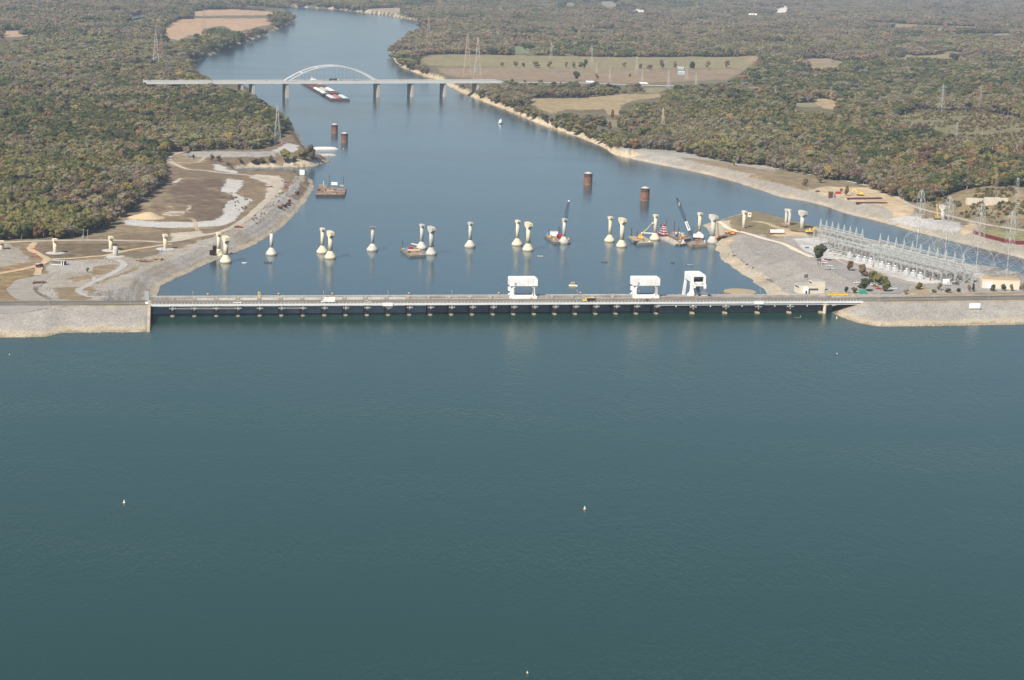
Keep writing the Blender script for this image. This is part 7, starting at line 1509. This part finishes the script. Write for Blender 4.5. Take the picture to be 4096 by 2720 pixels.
# the woods
rg = np.random.default_rng(11); NOTREE = [LEFT_CLEAR, RIGHT_CLEAR, SCRUB, POND_PX] + [f[0] for f in FIELDS] + QUARRY
ROADC = pl(Z3, '-20,690 400,695 800,700 1200,712 1600,725 1600,752 1200,752 800,735 400,728 -20,722'); NOTREE.append(ROADC); NOTREE.append(pl(Z2, '1880,700 2010,700 2010,840 1860,840'))
TOPNO = [RIV_PX, POND_PX, ROADC] + [f[0] for f in FIELDS] + QUARRY[:2]
def stand(X, Y, sp, seed):
    """woodland stands: irregular cells, one random number per cell"""
    best = np.full(len(X), 1e18); val = np.zeros(len(X)); wx_ = X + (fbm(X, Y, sp * .7, seed) - .5) * sp * .9; wy_ = Y + (fbm(X, Y, sp * .7, seed + 9) - .5) * sp * 1.1
    ci, cj = np.floor(wx_ / sp).astype(np.int64), np.floor(wy_ / sp).astype(np.int64)
    def h_(i, j, k): n = (i * 73856093 ^ j * 19349663 ^ (seed * 7 + k) * 83492791) & 0x7fffffff; n = ((n ^ (n >> 13)) * 1274126177) & 0x7fffffff; return ((n ^ (n >> 15)) & 0xffff) / 65535.0
    for di in (-1, 0, 1):
        for dj in (-1, 0, 1):
            i_, j_ = ci + di, cj + dj; d_ = (wx_ - (i_ + h_(i_, j_, 1)) * sp) ** 2 + (wy_ - (j_ + h_(i_, j_, 2)) * sp) ** 2; m_ = d_ < best; best = np.where(m_, d_, best); val = np.where(m_, h_(i_, j_, 3), val)
    return val
def scatter(y0, y1, sp, h0, top_frac, wmax=.345):
    n_y = int((y1 - y0) / sp); X, Y = [], []
    for j in range(n_y):
        y = y0 + (j + .5) * sp; w = y * wmax + 40; n = int(2 * w / sp); X.append(np.linspace(-w, w, n) + rg.uniform(-.48, .48, n) * sp); Y.append(np.full(n, y) + rg.uniform(-.48, .48, n) * sp)
    X = np.concatenate(X); Y = np.concatenate(Y); Z_ = hfun(X, Y); k = Z_ > -14.8
    a, t = to_at(X, Y); k &= (t > 70); X, Y, Z_ = X[k], Y[k], Z_[k]
    H_ = h0 * (.50 + .35 * fbm(X, Y, 60, 90) + .34 * stand(X, Y, 110, 6) ** .8 + rg.uniform(-.18, .18, len(X)) + .35 * (rg.uniform(0, 1, len(X)) > .95))
    ub, vb = proj(X, Y, Z_); ut, vt = proj(X, Y, Z_ + H_ * top_frac); bad = (vb < -140) | (ub < -500) | (ub > 4600)
    for pg in NOTREE: bad |= inpoly(ub, vb, pg)
    um, vm = proj(X, Y, Z_ + H_ * .6); u3, v3 = proj(X, Y, Z_ + H_ * 1.35)
    for pg in TOPNO: bad |= inpoly(ut, vt, pg) | inpoly(um, vm, pg)
    for pg in TOPNO[3:]: bad |= inpoly(u3, v3, pg)
    bad |= inpoly(X, Y, RIV) | MEADOW(X, Y)
    k = ~bad; return X[k], Y[k], Z_[k], H_[k], ub[k], vb[k]
MIX = np.array([  # green dark olive sage yellow rust maroon grey brown, one row for each sort of stand
 [.52, .20, .18, .04, .01, .01, .01, .01, .02], [.22, .05, .50, .14, .02, .01, .01, .02, .03], [.03, .01, .12, .12, .01, .03, .01, .52, .15],
 [.05, .01, .17, .48, .02, .02, .00, .15, .10], [.14, .05, .30, .08, .08, .18, .04, .05, .08], [.04, .01, .12, .14, .01, .05, .03, .22, .38], [.12, .42, .22, .06, .01, .02, .02, .05, .08]])
REGION = [(pl(Z5, '430,600 440,300 640,120 1000,40 1420,30 1420,300 1000,500 640,600'), 2), (pl(Z1, '0,870 1200,850 2100,850 2320,1000 2361,1150 1500,1100 1200,1260 0,1310'), 0), (pl(Z1, '0,790 800,720 1750,735 2060,830 1900,855 0,865'), 5),
 (pl(Z1, '-200,420 1300,290 1500,560 1700,650 1200,690 -200,690'), 3), (pl(Z1, '1250,1090 2320,1150 2320,1300 1400,1300 1200,1240'), 3), (pl(Z1, '-200,0 1600,0 1400,200 900,260 -200,260'), 5), (pl(Z5, '-100,120 430,120 430,600 -100,600'), 1),
 (pl(Z4, '-100,1240 500,1290 900,1350 1150,1600 -100,1560'), 2), (pl(Z3, '1250,1100 2380,1150 2380,1420 1700,1320 1250,1290'), 3), (pl(Z3, '1040,830 2380,790 2380,1110 1600,1060 1040,1010'), 1), (pl(Z4, '-100,940 1200,900 1300,1250 500,1250 -100,1160'), 1), (pl(Z4, '-100,560 1500,540 2400,640 2400,800 1200,900 -100,900'), 0),
 (pl(Z3, '-100,90 2400,90 2400,380 1200,400 -100,450'), 5), (pl(Z4, '-100,-50 2400,-50 2400,330 -100,390'), 5), (pl(Z3, '1150,380 1900,370 2361,440 2361,500 1150,500'), 3), (pl(Z4, '1950,800 2400,800 2400,1110 2080,1010'), 4), (pl(Z4, '1400,1380 2400,1340 2400,1600 1400,1600'), 4), (pl(Z2, '1200,200 2400,200 2400,470 1600,470 1250,560'), 5)]
def rows_at(X, Y, u, v):
    """which sort of stand grows where"""
    sv = stand(X, Y, 150, 5); rightf = sstep(.0, .12, X / Y); far = sstep(2700, 4300, Y)
    base = np.cumsum([.28, .28, .12, .12, .08, .04, .08]); base2 = np.cumsum([.12, .20, .18, .18, .08, .19, .05]); q = np.clip(rightf * .8 + far * .4, 0, 1)[:, None]
    row = (sv[:, None] > base[None] * (1 - q) + base2[None] * q).sum(1).clip(0, 6); keep = (stand(X, Y, 70, 31) > .30) & (rg.uniform(0, 1, len(X)) > .12)
    uw = u + (fbm(X, Y, 70, 33) - .5) * 120; vw = v + (fbm(X, Y, 70, 34) - .5) * 40
    for pg, r_ in REGION: row = np.where(keep & inpoly(uw, vw, pg), r_, row)
    return row
def kinds_at(X, Y, u, v):
    r = rg.uniform(0, 1, len(X)); w = MIX[rows_at(X, Y, u, v)] + .006
    c = np.cumsum(w / w.sum(1, keepdims=True), 1); return (r[:, None] > c).sum(1).clip(0, len(KINDS_) - 1)
bands = [scatter(1400, 2200, 7.4, 14, .85), scatter(2200, 3000, 8.2, 14.5, .85), scatter(3000, 4300, 10.0, 15.5, 1.1)]
X, Y, Z_, H_, U_, Vv = [np.concatenate([b_[i] for b_ in bands]) for i in range(6)]
Kd = kinds_at(X, Y, U_, Vv)
inf = (U_ > 10) & (U_ < 4086); order = np.argsort(np.where(inf, Y - 6 * H_, 1e9)); NIND = 240; ind = order[:NIND]
cname = {'green': 'green', 'dark': 'dark green', 'olive': 'olive', 'sage': 'pale sage', 'yellow': 'yellow', 'rust': 'rust orange', 'maroon': 'dark red', 'grey': 'bare grey', 'brown': 'brown'}
_cl = gpoly(LEFT_CLEAR); dfr = dline(X, Y, _cl, True)
ind = sorted(ind, key=lambda i: U_[i]); seen_ = {}; ORD2 = ordn + ['%sth' % w_ for w_ in ('sixteen', 'seventeen', 'eighteen', 'nineteen', 'twentie')] + ['twenty-' + w_ for w_ in ordn[:9]] + ['thirtieth']
for i in ind:
    kd = KINDS_[Kd[i]]; side = 'left' if X[i] < 0 else 'right'; size = 'tall' if H_[i] > 14.5 else 'low' if H_[i] < 12 else 'middling'
    u, v = U_[i], Vv[i]; depth = 'front row' if dfr[i] < 9 else 'second row' if dfr[i] < 18 else 'deeper in'
    place = 'left wood at the photo edge' if u < 160 else 'near left part of the left wood' if u < 330 else 'by the utility poles, left wood' if u < 470 else 'left wood beside the mown strip' if u < 600 else 'right tip of the left wood' if side == 'left' else 'wood edge above the right bank road'
    key = '%s %s tree, %s, %s' % (size, cname[kd], depth, place); seen_[key] = seen_.get(key, 0) + 1; lab_ = key if seen_[key] == 1 else '%s, %s from left' % (key, ORD2[min(seen_[key], 30) - 1])
    tree(lab_, (X[i], Y[i], Z_[i]), H_[i], kd, int(i) % NSH, 'trees along the front of the %s wood' % side, float(.85 + .3 * ((i * 7) % 10) / 10))
rest = np.ones(len(X), bool); rest[ind] = False

protos = bpy.data.collections.new('tree_prototypes'); pnames = {}
idx = 0
for sh in range(NSH):
    for kd in KINDS_:
        bare = kd == 'grey'; V, F = crown(100 + sh * 7 + (50 if bare else 0), TH, TR * (.85 + .1 * sh), 150 if not bare else 300, .95, bare, False, True); mb = MB(); trunk(mb, 40 + sh, TH, TR, 3)
        o = bpy.data.objects.new('tree_prototype_%03d' % idx, raw_mesh('tree_prototype', [(V, F, LEAF[kd]), (np.array(mb.v), mb.f, BARKP if kd in ('grey', 'yellow', 'sage') else BARK)])); protos.objects.link(o); pnames[(sh, kd)] = idx; idx += 1
clumps = bpy.data.collections.new('grove_prototypes'); NCL = 14; gk = np.random.default_rng(3)
for q in range(NCL):
    parts = {}
    for k in range(9):
        w_ = MIX[q // 2] + .012; kd = KINDS_[gk.choice(len(KINDS_), p=np.array(w_) / sum(w_))]; V, F = crown(300 + q * 11 + k, TH * gk.uniform(.85, 1.2), TR * 1.2, 40, 1.7, kd == 'grey', False, True); V = V + [(k % 3 - 1) * 10 + gk.uniform(-3, 3), (k // 3 - 1) * 10 + gk.uniform(-3, 3), 0]; parts.setdefault(kd, []).append((V, F))
    pp = []
    for kd, L_ in parts.items():
        o_ = 0; VV, FF = [], []
        for V, F in L_: VV.append(V); FF += [[i + o_ for i in f] for f in F]; o_ += len(V)
        pp.append((np.concatenate(VV), FF, LEAF[kd]))
    o = bpy.data.objects.new('grove_prototype_%03d' % q, raw_mesh('grove_prototype', pp)); clumps.objects.link(o)
def gn_scatter(name, label, X, Y, Z_, S, ID, RZ, coll, cat, group_kind='stuff', sxy=None):
    me_ = bpy.data.meshes.new(name); n = len(X); me_.vertices.add(n); me_.vertices.foreach_set('co', np.stack([X, Y, Z_], 1).astype(np.float32).ravel())
    for nm, tp, v in (('scale_v', 'FLOAT_VECTOR', S.astype(np.float32).ravel()), ('pick', 'INT', ID.astype(np.int32)), ('turn', 'FLOAT_VECTOR', np.stack([np.zeros(n), np.zeros(n), RZ], 1).astype(np.float32).ravel())):
        a = me_.attributes.new(nm, tp, 'POINT'); a.data.foreach_set('vector' if tp == 'FLOAT_VECTOR' else 'value', v)
    o = bpy.data.objects.new(name, me_); col.objects.link(o); tag(o, label, cat, None, group_kind)
    ng = bpy.data.node_groups.new(name + '_nodes', 'GeometryNodeTree'); ng.interface.new_socket('Geometry', in_out='INPUT', socket_type='NodeSocketGeometry'); ng.interface.new_socket('Geometry', in_out='OUTPUT', socket_type='NodeSocketGeometry')
    N = ng.nodes; Lk = ng.links; gi = N.new('NodeGroupInput'); g_o = N.new('NodeGroupOutput'); ip = N.new('GeometryNodeInstanceOnPoints'); ci = N.new('GeometryNodeCollectionInfo'); ci.inputs['Collection'].default_value = coll; ci.inputs['Separate Children'].default_value = True; ci.inputs['Reset Children'].default_value = True
    def attr(nm, dt): a = N.new('GeometryNodeInputNamedAttribute'); a.data_type = dt; a.inputs['Name'].default_value = nm; return a.outputs['Attribute']
    m2p = N.new('GeometryNodeMeshToPoints'); Lk.new(gi.outputs[0], m2p.inputs[0]); Lk.new(m2p.outputs[0], ip.inputs['Points']); Lk.new(ci.outputs[0], ip.inputs['Instance']); ip.inputs['Pick Instance'].default_value = True
    Lk.new(attr('pick', 'INT'), ip.inputs['Instance Index']); Lk.new(attr('turn', 'FLOAT_VECTOR'), ip.inputs['Rotation']); Lk.new(attr('scale_v', 'FLOAT_VECTOR'), ip.inputs['Scale']); Lk.new(ip.outputs[0], g_o.inputs[0])
    md = o.modifiers.new('scatter', 'NODES'); md.node_group = ng; return o
k = rest; n = int(k.sum()); shp = rg.integers(0, NSH, n); ID = shp * len(KINDS_) + Kd[k]; s = H_[k] / TH; wd = s * rg.uniform(.7, 1.45, n) * (1 + .35 * sstep(2800, 4200, Y[k]))
gn_scatter('woodland', 'autumn woodland of green, grey and rust trees on both banks', X[k], Y[k], Z_[k] - .2, np.stack([wd, wd, s], 1), ID, rg.uniform(0, 6.28, n), protos, 'woodland')
fx, fy, fz, fh, fu, fv = scatter(4300, 15500, 27, 15.5, 1.2, .36); n = len(fx); s = fh / TH; print('trees', len(X), 'groves', n)
gn_scatter('far_woodland', 'far hazy brown woodland stretching to the top of the picture', fx, fy, fz - .3, np.stack([s * 1.1, s * 1.1, s * rg.uniform(.85, 1.15, n)], 1), rows_at(fx, fy, fu, fv) * 2 + rg.integers(0, 2, n), rg.uniform(0, 6.28, n), clumps, 'woodland')
# scrub on the right hill and along banks
def in_zone(px, n, smin, smax, seed, kinds, dens=None):
    g = np.random.default_rng(seed); pg = np.array(gpoly(px)); lo, hi = pg.min(0), pg.max(0); x = g.uniform(lo[0], hi[0], n * 3); y = g.uniform(lo[1], hi[1], n * 3); m_ = inpoly(x, y, pg) & (fbm(x, y, 35, seed) > (dens or 0)); x, y = x[m_][:n], y[m_][:n]
    z = hfun(x, y); m_ = z > -14; x, y, z = x[m_], y[m_], z[m_]; s = g.uniform(smin, smax, len(x)) / TH
    return x, y, z - .25 * s * TH, s, np.array([g.integers(0, NSH) * len(KINDS_) + KINDS_.index(kinds[g.integers(0, len(kinds))]) for _ in x]), g.uniform(0, 6.28, len(x))
B = [in_zone(SCRUB, 900, 2, 5.5, 5, ['olive', 'sage', 'brown', 'maroon', 'olive'], .42), in_zone(pl(Z8, '1450,230 1600,150 1700,250 1900,180 2354,160 2354,300 2354,500 1950,440 1600,350'), 260, 1.5, 5, 6, ['olive', 'green', 'sage', 'brown'], .5),
     in_zone(pl(ZB, '660,780 800,740 960,850 1100,1000 1300,1100 1500,1250 1700,1400 1500,1440 1250,1250 1000,1060 760,900'), 130, .8, 2.0, 7, ['olive', 'brown', 'rust', 'yellow'], .45), in_zone(pl(Z5, '1900,180 2010,200 2180,255 2100,350 2030,380 2000,250'), 60, .8, 2.2, 8, ['olive', 'green'], .4),
     in_zone(pl(Z6, '0,420 250,200 400,60 440,60 300,240 60,480'), 60, .6, 1.8, 9, ['brown', 'olive'], .5), in_zone(pl(Z3, '450,1010 900,1180 1200,1290 1000,1260 700,1150 430,1060'), 120, 3, 7, 10, ['olive', 'brown', 'grey', 'green']), in_zone(pl(Z3, '0,880 200,960 450,1040 430,1060 150,970 0,900'), 60, 4, 8, 12, ['olive', 'brown', 'grey', 'green']),
     in_zone(pl(Z3, '0,700 600,710 1200,745 1240,800 800,805 500,830 150,830 0,760'), 160, 5, 10, 13, ['olive', 'brown', 'grey', 'green', 'dark'], .35)]
bx_ = [np.concatenate([b_[i] for b_ in B]) for i in range(6)]
gn_scatter('scrub', 'low scrub bushes on the right hillside and along the banks', bx_[0], bx_[1], bx_[2], np.stack([bx_[3] * 1.4, bx_[3] * 1.4, bx_[3]], 1), bx_[4], bx_[5], protos, 'scrub')
# loose stone on the banks
stones = bpy.data.collections.new('stone_prototypes')
for q in range(5):
    g = np.random.default_rng(60 + q)
    bm = bmesh.new(); bmesh.ops.create_icosphere(bm, subdivisions=1, radius=1.0)
    for v in bm.verts: v.co *= float(g.uniform(.7, 1.25)); v.co.z *= .7
    me_ = bpy.data.meshes.new('stone'); bm.to_mesh(me_); bm.free(); me_.materials.append(leafmat('stone_grey_%d' % q, (.36, .335, .30), .01, .2) if q < 3 else leafmat('stone_tan_%d' % q, (.40, .34, .25), .01, .2)); o = bpy.data.objects.new('stone_prototype_%03d' % q, me_); stones.objects.link(o)
cand = np.nonzero((C[:, 3] > .75) & (gy < 2300) & (gz > -17.2) & ~((gt_ < 19) & (gz < -.1)))[0]; pick = rg.choice(cand, min(30000, len(cand)), replace=False)
sx = gx[pick] + rg.uniform(-1.2, 1.2, len(pick)); sy = gy[pick] + rg.uniform(-1.5, 1.5, len(pick)); sz = hfun(sx, sy); lowm = np.where(gt_[pick] < 19, sz < 2, sz < -13.5)
ss = rg.uniform(.2, .58, len(pick)) * np.where(lowm, 1.25, 1.0); sid = np.where(lowm, rg.integers(3, 5, len(pick)), rg.integers(0, 3, len(pick)))
gn_scatter('riprap', 'loose grey and tan riprap stones on the banks', sx, sy, sz, np.stack([ss, ss * rg.uniform(.7, 1.2, len(pick)), ss], 1), sid, rg.uniform(0, 6.28, len(pick)), stones, 'riprap')
# ------------------------------------------------------------------ the air
hb = MB().box((0, 7000, 130), (19000, 19600, 330)).build('haze', bpy.data.materials.new('haze')); tag(hb, kind='stuff')
hm_ = hb.data.materials[0]; hm_.use_nodes = True; nt = hm_.node_tree; nt.nodes.clear(); vo_ = nt.nodes.new('ShaderNodeVolumePrincipled'); ou = nt.nodes.new('ShaderNodeOutputMaterial')
vo_.inputs['Color'].default_value = (.62, .77, 1.0, 1); vo_.inputs['Density'].default_value = 4.5e-5; vo_.inputs['Anisotropy'].default_value = 0.0
nt.links.new(vo_.outputs[0], ou.inputs['Volume'])
